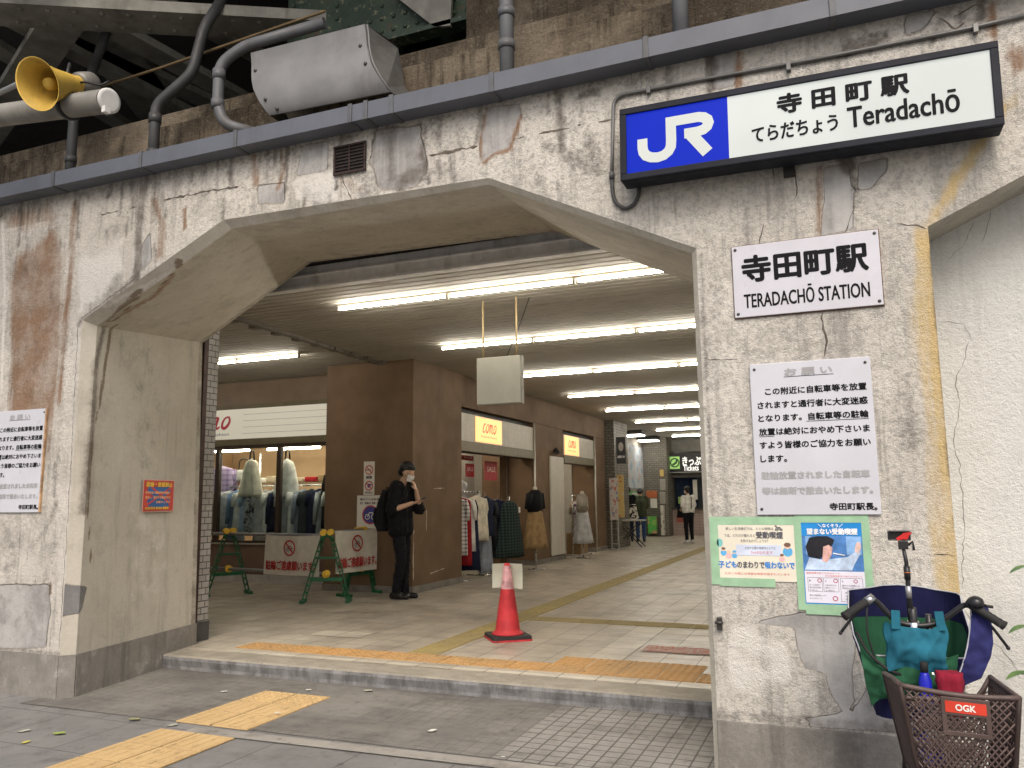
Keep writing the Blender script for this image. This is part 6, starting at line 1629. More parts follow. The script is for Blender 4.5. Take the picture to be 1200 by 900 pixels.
mb = MB(); disc(mb, (xc-.05, zc-.03), .042, (0, 10.2952, 0), EX, EZ, 18, rin=.7); disc(mb, (xc+.055, zc-.03), .042, (0, 10.2952, 0), EX, EZ, 18, rin=.7); flat_band(mb, [(xc-.05, zc-.03), (xc-.015, zc+.03), (xc+.04, zc+.03), (xc+.055, zc-.03)], .014, (0, 10.295, 0), EX, EZ); part('bicycle_mark', mb, M_PAP, t, fix=False)
text('lettering', '構内での自転車の', (0, 10.296, 0), EX, EZ, x0+.05, x1-.04, z1-.075, z1-.04, M_TXT, t, .001)
text('lettering', '走行・駐輪はご遠慮ください', (0, 10.296, 0), EX, EZ, x0+.05, x1-.04, z1-.13, z1-.095, M_TXT, t, .001)

# ================================================================== traffic cone with its paper
cx, cy = -3.10, 7.34
cn = thing('traffic_cone', 'faded red traffic cone on a black rubber base standing on the guide strip', 'traffic cone', (cx, cy, FZ))
M_CONE = pm('cone_red', (.56, .045, .055), .55, var=.18, scale=7, dirt=.42, spec=.25)
cr = math.radians(38); cM = Matrix.Translation((cx, cy, FZ)) @ Matrix.Rotation(cr, 4, 'Z')
def rsq(h, z): return [(x*h-(.03 if abs(x) == 1 else 0)*0, y*h, z) for x, y in ((-1, -.9), (-.9, -1), (.9, -1), (1, -.9), (1, .9), (.9, 1), (-.9, 1), (-1, .9))]
part('base_plate', MB().loft([rsq(.195, 0), rsq(.195, .016)], True, False).xform(cM), M_CONE, cn, .003)
part('rubber_weight', MB().loft([rsq(.192, .017), rsq(.188, .048)], True, False).xform(cM), pm('rubber_black', (.03, .028, .028), .7, var=.25), cn, .004)
part('cone_body', MB().lathe([(.155, .049), (.150, .062), (.128, .075), (.118, .10), (.09, .30), (.06, .50), (.034, .68), (.028, .705), (.018, .712), (.001, .714)], (cx, cy, FZ), n=36), M_CONE, cn)
part('plastic_sleeve', MB().lathe([(.0655, .47), (.064, .48), (.040, .66), (.036, .69)], (cx, cy, FZ), n=30, caps=False), pm('sleeve_pink', (.66, .36, .38), .35, var=.35, scale=18), cn)
psn = thing('paper_sheet', 'blank pale paper sheets hung behind the tip of the traffic cone', 'paper', (cx, cy+.05, FZ+.45))
vd = Vector((-.36, .93, 0)); sd = Vector((.93, .36, 0)); P = []
for i in range(13):
    u = i/12; P.append([Vector((cx, cy, FZ))+sd*(.295*(u-.5)+.0)+vd*(.075-.10*abs(u-.5)+.02*math.sin(v*3))+Vector((0, 0, lerp(.705, .475, v)-.03*max(0, u-.5)*(1 if v > .5 else .3))) for v in [j/6 for j in range(7)]])
mb = MB(); V = [p for r in P for p in r]; V += [p+vd*.003 for r in P for p in r]; F = []
for i in range(12):
    for j in range(6): q = i*7+j; F += [(q, q+1, q+8, q+7), (91+q, 91+q+7, 91+q+8, 91+q+1)]
mb.add(V, F, True); part('sheet', mb, pm('paper_mint', (.60, .63, .53), .55, var=.05), psn, fix=False)

# ================================================================== barricade
M_BG = pm('barricade_green', (.012, .11, .045), .5, var=.22, scale=9, dirt=.5); M_BY = pm('clamp_yellow', (.72, .46, .04), .45, var=.1, dirt=.15); M_PIPE2 = pm('barrier_pipe', (.20, .20, .21), .4, .4, var=.15)
def stand(label, x, y, rz, src=[None]):
    if src[0] is not None: return dup(src[0], (x, y, FZ), rz, label)
    t = thing('barricade_stand', label, 'barricade', (0, 0, 0), 'green barricade stands before the shop')
    mb = MB()
    for s in (-1, 1):
        a, b = Vector((s*.30, 0, 0)), Vector((s*.075, 0, .80))
        d = (b-a).normalized(); n_ = Vector((d.z, 0, -d.x))
        for e in (-1, 1): mb.bar(a+Vector((0, e*.018, 0)), b+Vector((0, e*.018, 0)), .010, .055, (1, 0, 0)) if False else mb.bar(a+n_*e*.022, b+n_*e*.022, .05, .012, n_)
        for k in range(9): q = lerp(a, b, (k+.5)/9); mb.bar(q-d*.012, q+d*.012, .046, .034, n_)
    part('leg_frame', mb, M_BG, t)
    pts = [Vector((.075, 0, .80)), Vector((.06, 0, .84)), Vector((.03, 0, .868)), Vector((0, 0, .875)), Vector((-.03, 0, .868)), Vector((-.06, 0, .84)), Vector((-.075, 0, .80))]
    part('top_arch', MB().tube(pts, .028, 10), M_BG, t)
    part('cross_bar', MB().bar((-.215, 0, .30), (.215, 0, .30), .05, .05), M_BG, t); part('cross_bar', MB().bar((-.13, 0, .58), (.13, 0, .58), .04, .03), M_BG, t)
    part('foot', MB().bar((.30, -.14, .02), (.30, .14, .02), .05, .04), M_BG, t); part('foot', MB().bar((-.30, -.14, .02), (-.30, .14, .02), .05, .04), M_BG, t)
    for z in (.91, .37):
        part('clamp', MB().cyl((-.05, -.05, z), (-.05, .05, z), .042, n=14).cyl((.045, -.05, z+.005), (.045, .05, z+.005), .042, n=14) if z > .5 else MB().cyl((0, -.05, z), (0, .05, z), .05, n=14).ball((0, -.05, z), .035, 10, 6), M_BY, t)
    t.location = (x, y, FZ); t.rotation_euler = (0, 0, rz); src[0] = t; return t
stand('green barricade stand at the left edge of the passage beside the tiled jamb', -8.38, 9.42, 1.0)
stand('green barricade stand with yellow clamps standing between the two banners', -6.46, 9.12, .45)
stand('green barricade stand with yellow clamps half hidden behind the standing man', -6.52, 10.02, 1.35)
bp1 = solo('barrier_pipe', MB().cyl((-9.2, 9.5, FZ+.87), (-6.42, 9.14, FZ+.87), .024, n=12), M_PIPE2, 'upper grey barrier pipe carrying the left banner', 'pipe')
bp2 = solo('barrier_pipe', MB().cyl((-9.2, 9.5, FZ+.37), (-6.42, 9.14, FZ+.37), .024, n=12), M_PIPE2, 'lower grey barrier pipe below the left banner', 'pipe')
bp3 = solo('barrier_pipe', MB().cyl((-6.42, 9.12, FZ+.91), (-6.5, 10.15, FZ+.91), .024, n=12), M_PIPE2, 'upper grey barrier pipe carrying the right banner', 'pipe')
M_BAN = fabric('banner_cloth', (.60, .57, .50), .08)
def banner(label, a, b, zt, zb, ra, rb):
    a, b = Vector(a), Vector(b); u = (b-a).normalized(); w = (b-a).length; n_ = Vector((u.y, -u.x, 0))
    t = thing('barricade_banner', label, 'banner', tuple((a+b)/2+Vector((0, 0, zb))))
    def S(q, v): return a+u*w*q+n_*(.035+.010*math.sin(q*13+v*2)+.014*math.sin(q*5+1)*v)+Vector((0, 0, lerp(zt, zb, v)-.012*math.sin(PI*q)*(1-v)))
    mb = MB(); nu, nv = 30, 10; V = [S(i/nu, j/nv) for i in range(nu+1) for j in range(nv+1)]; k0 = len(V); V += [p-n_*.003 for p in V]; F = []
    for i in range(nu):
        for j in range(nv): q = i*(nv+1)+j; F += [(q, q+1, q+nv+2, q+nv+1), (k0+q, k0+q+nv+1, k0+q+nv+2, k0+q+1)]
    mb.add(V, F, True); part('cloth', mb, M_BAN, t, fix=False)
    o = a+n_*.066; H0 = zt-zb; M_BR = pm('banner_red', (.36, .03, .03), .8, var=.2, scale=20)
    ou = u; xc, zc = w*.48, zb+H0*.68; r = H0*.20
    mb = MB(); disc(mb, (xc, zc), r, o, ou, EZ, 28, rin=.80); flat_band(mb, [(xc-r*.65, zc+r*.65), (xc+r*.65, zc-r*.65)], r*.18, o+n_*.001, ou, EZ); part('ban_ring', mb, M_BR, t, fix=False)
    mb = MB(); disc(mb, (xc-r*.3, zc-r*.18), r*.25, o, ou, EZ, 14, rin=.7); disc(mb, (xc+r*.32, zc-r*.18), r*.25, o, ou, EZ, 14, rin=.7); flat_band(mb, [(xc-r*.3, zc-r*.18), (xc-.05*r, zc+r*.25), (xc+r*.3, zc+r*.2), (xc+r*.32, zc-r*.18)], r*.1, o, ou, EZ); part('bicycle_mark', mb, M_TXT, t, fix=False)
    text('lettering', '駐輪ご遠慮願います。', o, ou, EZ, w*.05, w*.95, zb+H0*.13, zb+H0*.36, M_BR, t, .004)
banner('white cloth banner with red text hung left of the middle barricade stand', (-7.56, 9.26, 0), (-6.56, 9.14, 0), FZ+.87, FZ+.33, 0, 0)
banner('white cloth banner with red text hung at an angle in front of the brown column', (-6.42, 9.20, 0), (-6.42+.62, 9.20+.62, 0) if False else (-6.30, 10.05, 0), FZ+.93, FZ+.36, 0, 0)

# ================================================================== people
def hand(mb, wr, d, n, side, curl=.6):
    """palm and five fingers; d along the hand, n out of the palm, side +1 puts the thumb along +(d x n)"""
    d, n = Vector(d).normalized(), Vector(n).normalized(); s = d.cross(n).normalized()*side; wr = Vector(wr)
    pc = wr+d*.045
    for k in (-.026, -.009, .009, .026): mb.cap(wr+d*.012+s*k*.7, .013, wr+d*.085+s*k, .0115, 8, 3)
    for k, L in ((.027, .066), (.009, .074), (-.010, .070), (-.027, .055)):
        p = wr+d*.085+s*k; dd = d.copy()
        for j, q in enumerate((.45, .32, .23)):
            ang = curl*(.7 if j == 0 else 1); dd = (dd*math.cos(ang)+n*math.sin(ang)).normalized() if j else (dd*math.cos(ang*.6)+n*math.sin(ang*.6)).normalized()
            p2 = p+dd*L*q; mb.cap(p, .0092-.0008*j, p2, .0086-.0008*j, 8, 3); p = p2
    t0 = wr+d*.022+s*.030; t1 = t0+(d*.7+s*.65+n*.3).normalized()*.038; t2 = t1+(d*.9+n*.45-s*.05).normalized()*.03
    mb.cap(t0, .012, t1, .0105, 8, 3); mb.cap(t1, .0105, t2, .009, 8, 3)
SKIN = pm('skin', (.52, .33, .23), .5, var=.06)
HAIR = pm('hair_black', (.010, .009, .009), .45, var=.2)
MASK = pm('mask_white', (.72, .72, .72), .7, var=.03)
def person(label, loc, rz, J, top, legs, shoes, hair=HAIR, long=0, mask=True, sleeve=.5, voxel=.009, wide=1.0, loose=.028, scale=1.0, extra=None):
    t = thing('person', label, 'person', (0, 0, 0))
    D = dict(pel=(0, 0, .95), che=(0, 0, 1.24), nb=(-.01, 0, 1.45), nt=(.02, 0, 1.535), hd=(.035, 0, 1.635), tilt=0,
             shR=(0, -.175, 1.42), elR=(-.03, -.23, 1.13), wrR=(.06, -.22, .90), hdR=(.2, 0, -1), shL=(0, .175, 1.42), elL=(-.03, .23, 1.13), wrL=(.06, .22, .90), hdL=(.2, 0, -1),
             hiR=(0, -.09, .93), knR=(.02, -.095, .51), anR=(-.01, -.10, .09), hiL=(0, .09, .93), knL=(.02, .095, .51), anL=(-.01, .10, .09))
    D.update(J); V = {k: Vector(v) for k, v in D.items() if isinstance(v, tuple)}
    b = MB()
    for s in (-1, 1):
        o = Vector((0, s*.075*wide, 0)); b.cap(V['pel']+o, .105, V['che']+o*.9, .10); b.cap(V['che']+o*.9, .10, V['nb']+o*.9-Vector((0, 0, .05)), .075)
    b.cap(V['nb'], .058, V['nt'], .050)
    up = (V['hd']-V['nt']).normalized(); tl = D['tilt']; fw = Vector((math.cos(tl), 0, -math.sin(tl))); upv = Vector((math.sin(tl), 0, math.cos(tl))); lf_ = Vector((0, 1, 0)); h = V['hd']
    def hp(x, y, z): return h+fw*x+lf_*y+upv*z
    b.cap(hp(-.025, 0, .035), .088, hp(.0, 0, .03), .086, 16, 6); b.cap(hp(.015, 0, -.02), .070, hp(.03, 0, -.075), .045, 14, 5); b.cap(hp(.04, 0, .0), .06, hp(.045, 0, -.05), .05, 12, 4)
    b.cap(hp(.088, 0, .012), .010, hp(.108, 0, -.022), .014, 8, 3)
    for s in (-1, 1): b.cap(hp(-.005, s*.084, .015), .016, hp(.0, s*.084, -.02), .012, 8, 3)
    b.cap(hp(.082, -.018, -.058), .009, hp(.082, .018, -.058), .009, 8, 3)
    for S in 'RL':
        b.cap(V['sh'+S], .062, V['el'+S], .043); b.cap(V['el'+S], .043, V['wr'+S], .027)
        b.cap(V['nb']-Vector((0, 0, .03)), .06, V['sh'+S], .058)
        b.cap(V['hi'+S], .088, V['kn'+S], .058); b.cap(V['kn'+S], .058, V['an'+S], .040)
        b.cap(V['an'+S]-Vector((.02, 0, .04)), .038, V['an'+S]+Vector((.13, 0, -.055)), .030)
        hv = V['hd'+S]; nn = D.get('pn'+S, (0, 1 if S == 'R' else -1, 0)); hand(b, V['wr'+S], hv, nn, D.get('th'+S, 1), D.get('cu'+S, .45))
    body = remesh('body', b, voxel, SKIN, t, 3)
    # clothes
    c = MB()
    for s in (-1, 1):
        o = Vector((0, s*.08*wide, 0)); c.cap(V['pel']+o-Vector((0, 0, D.get('drop', .06))), .11+loose, V['che']+o*.95, .105+loose); c.cap(V['che']+o*.95, .105+loose, V['nb']+o*.9-Vector((0, 0, .055)), .08+loose*.4)
    c.cap(V['nb']-Vector((0, 0, .02)), .064, V['nb']+Vector((0, 0, .02)), .060)
    for S in 'RL':
        e = lerp(V['sh'+S], V['el'+S], min(1, sleeve*2)); c.cap(V['nb']-Vector((0, 0, .045)), .07, V['sh'+S], .066+loose*.4); c.cap(V['sh'+S], .068+loose*.4, e, .052+loose)
        if sleeve > .5: c.cap(V['el'+S], .052+loose*.6, lerp(V['el'+S], V['wr'+S], sleeve*2-1), .036+loose*.5)
    remesh('top', c, voxel*1.1, top, t, 4, fold=.012)
    c = MB()
    for s in (-1, 1): o = Vector((0, s*.07*wide, 0)); c.cap(V['pel']+o-Vector((0, 0, .05)), .118, V['pel']+o+Vector((0, 0, .06)), .112)
    for S in 'RL': c.cap(V['hi'+S], .103, V['kn'+S], .072); c.cap(V['kn'+S], .072, V['an'+S]+Vector((0, 0, .02)), .056)
    remesh('trousers', c, voxel*1.1, legs, t, 4, fold=.011)
    for S in 'RL':
        c = MB(); a = V['an'+S]; c.cap(a-Vector((.045, 0, .045)), .046, a+Vector((.06, 0, -.042)), .048); c.cap(a+Vector((.06, 0, -.05)), .042, a+Vector((.155, 0, -.056)), .036); c.cap(a-Vector((.02, 0, .03)), .046, a+Vector((0, 0, .03)), .046)
        c.v = [(x, y, max(z, .0)) for x, y, z in c.v]
        remesh('shoe', c, voxel, shoes, t, 2)
    c = MB(); c.cap(hp(-.03, 0, .05), .096, hp(-.010, 0, .060), .090, 16, 6); c.cap(hp(-.06, 0, -.01), .070, hp(-.03, 0, .03), .085)
    for k in range(7):
        a = (k-3)/3; c.cap(hp(.040, a*.06, .105-.02*abs(a)), .028, hp(.080-.03*abs(a), a*.07, .078-.012*abs(a)+.006*(k % 2)), .012, 8, 3)
    for s in (-1, 1): c.cap(hp(-.02, s*.075, .05), .03, hp(-.01, s*.082, .01), .016, 8, 3)
    hr = random.Random(8)
    for k in range(70):
        a = hr.uniform(-PI, PI); e = hr.uniform(.1, 1.3)
        if abs(a) < 1.1 and e < .75: continue
        q = Vector((math.cos(a)*math.cos(e), math.sin(a)*math.cos(e), math.sin(e)))
        p0 = hp(-.015+q.x*.085, q.y*.082, .05+q.z*.082); p1 = p0+(fw*q.x+lf_*q.y)*.022-upv*hr.uniform(.0, .03)+fw*.012; c.cap(p0, .014, p1, .005, 6, 2)
    if long:
        for s in (-1, 0, 1): c.cap(hp(-.06, s*.045, .0), .05, hp(-.085, s*.05, -long), .035)
    remesh('hair', c, voxel*.65, hair, t, 1)
    for s in (-1, 1): part('eye', MB().ball(hp(.083, s*.031, .012), (.009, .010, .006), 10, 6), M_BKF, t)
    if mask:
        mb = MB(); P = []
        for i in range(9):
            a = (i/8-.5)*2.3; P.append([hp(.028+(.080+.012*math.cos(a*1.2)-(.0 if j else .004))*math.cos(a)*(1 if j < 3 else .86), .078*math.sin(a)*(1 if j < 3 else .8), lerp(-.005, -.092, j/4)) for j in range(5)])
        Vv = [p for r in P for p in r]; Vv += [p-fw*.004 for p in Vv]; F = []
        for i in range(8):
            for j in range(4): q = i*5+j; F += [(q, q+1, q+6, q+5), (45+q, 45+q+5, 45+q+6, 45+q+1)]
        mb.add(Vv, F, True)
        mk = part('mask', mb, MASK, t, fix=False)
        for s in (-1, 1): part('ear_loop', MB().tube([hp(.05, s*.072, -.02), hp(.0, s*.088, .012), hp(-.012, s*.088, -.01), hp(.035, s*.07, -.07)], .0022, 5), MASK, mk)
    t.location = loc; t.rotation_euler = (0, 0, rz); t.scale = (scale,)*3
    return t
BLK = fabric('cloth_black', (.008, .008, .010)); BLK2 = fabric('trouser_black', (.010, .010, .013)); SHOE = pm('shoe_black', (.012, .012, .013), .4)
mloc = Vector((-5.72, 9.78, FZ)); mrot = .10; MS = 1.055
pman = person('man in black with a white mask leaning by the column and looking at his phone', mloc, mrot,
    dict(pel=(0, 0, .95), che=(-.02, 0, 1.24), nb=(.0, 0, 1.45), nt=(.045, 0, 1.525), hd=(.085, 0, 1.62), tilt=.42,
         elR=(-.02, -.25, 1.13), wrR=(.215, -.13, 1.22), hdR=(1, .25, .15), pnR=(0, .25, 1), thR=-1, cuR=.5,
         elL=(.19, .17, 1.14), wrL=(.185, .07, 1.385), hdL=(-.25, -.2, 1), pnL=(-1, -.1, -.1), thL=1, cuL=.6,
         hiR=(0, -.085, .93), knR=(.05, -.08, .51), anR=(-.02, -.085, .09), hiL=(0, .085, .93), knL=(.02, .09, .51), anL=(.03, .07, .09)),
    BLK, BLK2, SHOE, sleeve=.49, voxel=.008, loose=.03, scale=MS)
def mw(x, y, z): return mloc+Matrix.Rotation(mrot, 3, 'Z') @ Vector((x, y, z))*MS
ph_ = thing('mobile_phone', 'black mobile phone held in the right hand of the man', 'phone', tuple(mw(.335, -.10, 1.24)))
mb = MB().box(-.075, .075, -.036, .036, -.004, .004); M4 = Matrix.Translation(mw(.335, -.095, 1.262)) @ Matrix.Rotation(mrot, 4, 'Z') @ Matrix.Rotation(-.55, 4, 'Y')
part('case', mb.xform(M4), M_BKF, ph_, .003); part('screen', MB().box(-.07, .07, -.032, .032, .0045, .005).xform(M4), emitmat('phone_screen', (.3, .35, .42), .3), ph_)
bg_ = thing('backpack', 'black backpack worn by the man looking at his phone', 'backpack', tuple(mw(-.22, 0, .9)))
rr = []
for k in range(11):
    q = k/10; z = lerp(.86, 1.40, q); w_ = .15*(1-.25*max(0, q-.7)/.3*1.2); d0 = -.145; dd = .15*(1-.55*max(0, q-.55)/.45)*(.85 if k == 0 else 1)
    rr.append([mw(d0-dd*.5+dd*.5*math.copysign(abs(math.cos(a))**.6, math.cos(a))-.02, w_*math.copysign(abs(math.sin(a))**.6, math.sin(a)), z) for a in [2*PI*j/24 for j in range(24)]])
part('bag_body', MB().loft(rr), fabric('backpack_black', (.012, .012, .014)), bg_)
part('front_pocket', MB().loft([[mw(-.315-.03*math.sin(PI*k/5)+.02*math.cos(a), .11*math.sin(a), .92+.05*k) for a in [2*PI*j/16 for j in range(16)]] for k in range(6)]), fabric('backpack_black2', (.018, .018, .02)), bg_)
for s in (-1, 1): part('shoulder_strap', MB().tube(arcpts([mw(-.15, s*.10, 1.36), mw(-.06, s*.115, 1.515), mw(.06, s*.12, 1.50), mw(.155, s*.13, 1.36), mw(.12, s*.17, 1.15), mw(-.10, s*.15, 1.0)], .06), .014, 8), fabric('backpack_black2', (.018, .018, .02)), bg_)
part('haul_loop', MB().tube(arcpts([mw(-.20, -.03, 1.385), mw(-.20, -.03, 1.43), mw(-.20, .03, 1.43), mw(-.20, .03, 1.385)], .02), .007, 6), BLK, bg_)
# far figures
wloc = (-4.32, 23.9, FZ)
person('woman in a white blouse and black trousers waiting in front of the ticket counter', wloc, 2.35, dict(drop=-.07, elR=(.0, -.22, 1.14), wrR=(.2, -.16, 1.02), hdR=(1, .2, -.2), elL=(-.02, .22, 1.14), wrL=(.2, .14, 1.04), hdL=(1, -.2, -.2)), fb_('white'), BLK2, pm('shoe_white', (.6, .6, .6)), sleeve=.45, voxel=.014, scale=.93)
wb_ = thing('shoulder_bag', 'black shoulder bag carried by the woman in white', 'bag', (-4.55, 24.0, .9)); cw = Vector(wloc)+Vector((math.cos(2.35), math.sin(2.35), 0))*.27
part('bag_body', MB().loft([[(cw.x+.19*math.cos(a)*(1-.15*k/4), cw.y+.10*math.sin(a), .85+.075*k) for a in [2*PI*j/16 for j in range(16)]] for k in range(5)]), BLK, wb_)
part('strap', MB().tube([(cw.x, cw.y, 1.14), (wloc[0]-.05, wloc[1]+.12, 1.47), (wloc[0]+.12, wloc[1]-.08, 1.44), (wloc[0]+.1, wloc[1]-.1, 1.1)], .014, 6), pm('strap_black', (.02, .02, .02)), wb_)
person('person in black seen from behind at the poster board', (-6.22, 24.3, FZ), 1.9, dict(hd=(.06, 0, 1.62), tilt=.3), BLK, fabric('denim_dark', (.02, .03, .06)), SHOE, long=.05, sleeve=.9, voxel=.014, mask=False, scale=.95)
person('person in an olive jacket and jeans leaning over the leaflet table', (-5.86, 24.35, FZ), 1.75, dict(che=(.05, 0, 1.22), nb=(.14, 0, 1.40), nt=(.19, 0, 1.47), hd=(.24, 0, 1.55), tilt=.6, shR=(.13, -.17, 1.38), shL=(.13, .17, 1.38), elR=(.2, -.2, 1.12), wrR=(.36, -.14, 1.0), hdR=(1, 0, -.3), elL=(.2, .2, 1.12), wrL=(.36, .14, 1.0), hdL=(1, 0, -.3)), fabric('jacket_olive', (.05, .06, .035)), fabric('jeans_blue', (.03, .06, .15)), SHOE, long=.02, sleeve=.95, voxel=.014, mask=False, scale=.95)
garment('tote_bag', 'black and white tote bag on the shoulder of the person in olive', 'bag', (-6.02, 24.1, 1.25), .3, .30, .50, .08, patterned('tote_pattern', (.62, .60, .55), (.03, .03, .03), 9), 0, 1.1, hanger=False, neck=False)

# ================================================================== far end: brick columns, boards, ticket office
M_BRX = brickmat('grey_brick_xz', 'XZ', .16, .075, (.20, .185, .155), (.15, .14, .115), (.055, .05, .04), .008, .5, .5, .004, .3)
M_BRY = brickmat('grey_brick_yz', 'YZ', .16, .075, (.20, .185, .155), (.15, .14, .115), (.055, .05, .04), .008, .5, .5, .004, .3)
def brick_col(label, x0, x1, y0, y1):
    t = thing('brick_column', label, 'column', ((x0+x1)/2, y0, FZ))
    part('front_face', MB().box(x0, x1-.02, y0, y0+.1, FZ, CZ-.003), M_BRX, t); part('side_face', MB().box(x1-.1, x1, y0+.003, y1, FZ, CZ-.003), M_BRY, t); part('side_face', MB().box(x0, x0+.1, y0+.1, y1, FZ, CZ-.003), M_BRY, t)
    return t
brick_col('dark grey tiled column at the end of the brown shop wall', -6.25, -5.70, 20.95, 22.4)
brick_col('grey tiled column before the ticket office', -6.55, -5.72, 27.9, 29.3)
pwl = thing('poster_wall', 'pale wall behind the poster board between the tiled columns', 'wall', (-6.6, 25.5, FZ))
part('panel', MB().box(-6.75, -6.6, 22.2, 27.95, FZ, CZ-.003), M_CREAM, pwl)
def board(name, label, q, y, m, th=.04, lines=None):
    (x0, z1), (x1, z0) = q; t = thing(name, label, 'board', ((x0+x1)/2, y, z0)); part('board', MB().box(x0, x1, y, y+th, z0, z1), m, t, .003); return t, x0, x1, z0, z1
def poster_mat(name, bg, c1, c2, sc, zs=1):
    t = NT(name); n = t.voro(sc, vec=t.scaled((1, 1, zs))); n2 = t.noise(sc*1.7, 1)
    c = t.mix(t.ss(n, .28, .33), c1, bg); c = t.mix(t.ss(n2, .58, .62), c, c2); t.end(c, .45); return t.m
t, x0, x1, z0, z1 = board('dark_poster', 'dark framed poster high on the first tiled column', [(-5.627,3.061),(-5.369,2.347)], 20.9, pm('poster_dark', (.05, .05, .055), .4))
mb = MB(); disc(mb, ((x0+x1)/2, z0+.45), .07, (0, 20.898, 0), EX, EZ, 16, .12); part('picture', mb, pm('poster_pale', (.5, .48, .45)), t, fix=False)
text('lettering', 'お知らせ', (0, 20.898, 0), EX, EZ, x0+.03, x1-.03, z0+.15, z0+.22, M_TXW, t, .003)
t, x0, x1, z0, z1 = board('yellow_poster', 'tall yellow poster standing before the first tiled column', [(-5.607,2.057),(-5.434,0.941)], 20.8, poster_mat('poster_yellow', (.62, .45, .16), (.50, .18, .08), (.60, .52, .35), 9))
t, x0, x1, z0, z1 = board('timetable_board', 'white free standing notice board full of leaflets by the folding table', [(-5.736,1.964),(-5.517,0.883)], 20.5, poster_mat('leaflets', (.55, .53, .50), (.25, .28, .36), (.50, .15, .12), 7))
mb = MB()
for x in (x0+.02, x1-.02): mb.bar((x, 20.55, FZ), (x, 20.55, z1), .03, .03, (0, 1, 0)); mb.bar((x, 20.3, FZ+.02), (x, 20.8, FZ+.02), .03, .03)
mb.bar((x0, 20.55, FZ+.15), (x1, 20.55, FZ+.15), .03, .03); part('stand', mb, pm('stand_grey', (.40, .40, .39), .4, .3), t)
M_TBL = pm('table_top', (.45, .43, .38), .5)
ft = thing('folding_table', 'narrow folding table with crossed dark legs by the poster boards', 'table', (-5.4, 21.9, FZ))
tz = .82; part('table_top', MB().box(-5.95, -5.15, 21.6, 22.1, tz, tz+.03), M_TBL, ft, .004)
for y in (21.65, 22.05):
    for s in (-1, 1): part('leg', MB().bar((-5.55+s*.36, y, FZ), (-5.55-s*.32, y, tz), .025, .025, (0, 1, 0)), M_BKF, ft)
(ya, za), (yb, zb), = [(25.692,3.165),(28.012,1.769)]
bpz = thing('fare_map', 'large pale blue fare map poster on the wall between tiled columns', 'poster', (-6.58, (ya+yb)/2, zb))
part('frame', MB().box(-6.598, -6.57, ya-.05, yb+.05, zb-.05, za+.05), pm('frame_alu', (.45, .45, .46), .4, .4), bpz)
part('map', MB().box(-6.571, -6.563, ya, yb, zb, za), poster_mat('fare_map_print', (.55, .60, .64), (.30, .42, .55), (.60, .45, .40), 2.6), bpz)
(ya, za), (yb, zb), = [(25.614,1.668),(27.778,1.061)]
gp = thing('green_notice', 'green and white striped notice below the fare map', 'notice', (-6.58, (ya+yb)/2, zb)); part('sheet', MB().box(-6.598, -6.58, ya, yb, zb, za), pm('notice_green', (.12, .32, .12), .5), gp)
for k in range(4): part('white_stripe', MB().box(-6.579, -6.577, lerp(ya, yb, .3), yb-.1, lerp(zb, za, .12+.22*k), lerp(zb, za, .25+.22*k)), pm('paper_white', (.66, .64, .58)), gp)
YC2 = 27.88
for nm, lab, q, m in (('orange_panel', 'orange notice box on the second tiled column', (757, 575, 770, 583), pm('notice_orange', (.45, .13, .05))), ('white_notice', 'small white notice under the orange box', (762, 584, 770, 595), M_PAP), ('yellow_notice', 'small yellow plate on the side of the second tiled column', (773, 550, 778, 558), pm('plate_yellow', (.5, .36, .12))),
                      ('grey_notice', 'grey notice sheet on the side of the second tiled column, upper', (773, 561, 780, 574), pm('sheet_greyish', (.30, .28, .25))), ('grey_notice', 'grey notice sheet on the side of the second tiled column, lower', (773, 576, 780, 590), pm('sheet_greyish', (.30, .28, .25))), ('leaflet_stand', 'bright green leaflet stand at the foot of the second tiled column', (759, 605, 770, 625), poster_mat('leaflet_green', (.10, .42, .08), (.25, .50, .12), (.55, .30, .18), 3)), ('white_banner', 'tall narrow white notice beside the ticket counter', (774, 592, 779, 629), poster_mat('white_banner_print', (.58, .56, .50), (.30, .26, .22), (.5, .48, .44), 5))):
    pts = {(757, 575, 770, 583): [(-6.473,1.677),(-6.092,1.437)], (762, 584, 770, 595): [(-6.332,1.411),(-6.105,1.087)], (773, 550, 778, 558): [(-5.966,2.405),(-5.827,2.166)], (773, 561, 780, 574): [(-5.979,2.081),(-5.785,1.697)], (773, 576, 780, 590): [(-5.995,1.641),(-5.804,1.23)], (759, 605, 770, 625): [(-6.398,0.801),(-6.094,0.225)], (774, 592, 779, 629): [(-5.94,1.176),(-5.832,0.169)]}[q]
    (x0, z1), (x1, z0) = pts; yy = 27.84 if nm not in ('leaflet_stand', 'white_banner') else 27.6
    solo(nm, MB().box(x0, x1, yy, yy+(.05 if yy > 27.7 else .2), z0, z1), m, lab, 'notice', bevel=.004)
to = thing('ticket_office', 'ticket office counter with a dark window under the black ticket sign', 'ticket office', (-4, 29, FZ))
part('counter', MB().box(-6.1, 1.5, 28.6, 29.2, FZ, 1.02), brickmat('pinkish_tile', 'XZ', .2, .1, (.36, .28, .25), (.32, .25, .22), (.2, .17, .15), .006, 0, .4, .002, .2), to)
part('counter_top', MB().box(-6.1, 1.5, 28.5, 29.2, 1.022, 1.06), pm('counter_dark', (.06, .055, .05), .3), to)
part('back_wall', MB().box(-6.6, 1.5, 30.2, 30.3, FZ, CZ), pm('office_back', (.12, .12, .13), .6), to)
part('header', MB().box(-6.6, 1.5, 28.8, 29.0, 2.15, 2.28).box(-6.6, 1.5, 28.8, 29.0, 3.05, CZ-.003), pm('header_grey', (.20, .19, .17)), to)
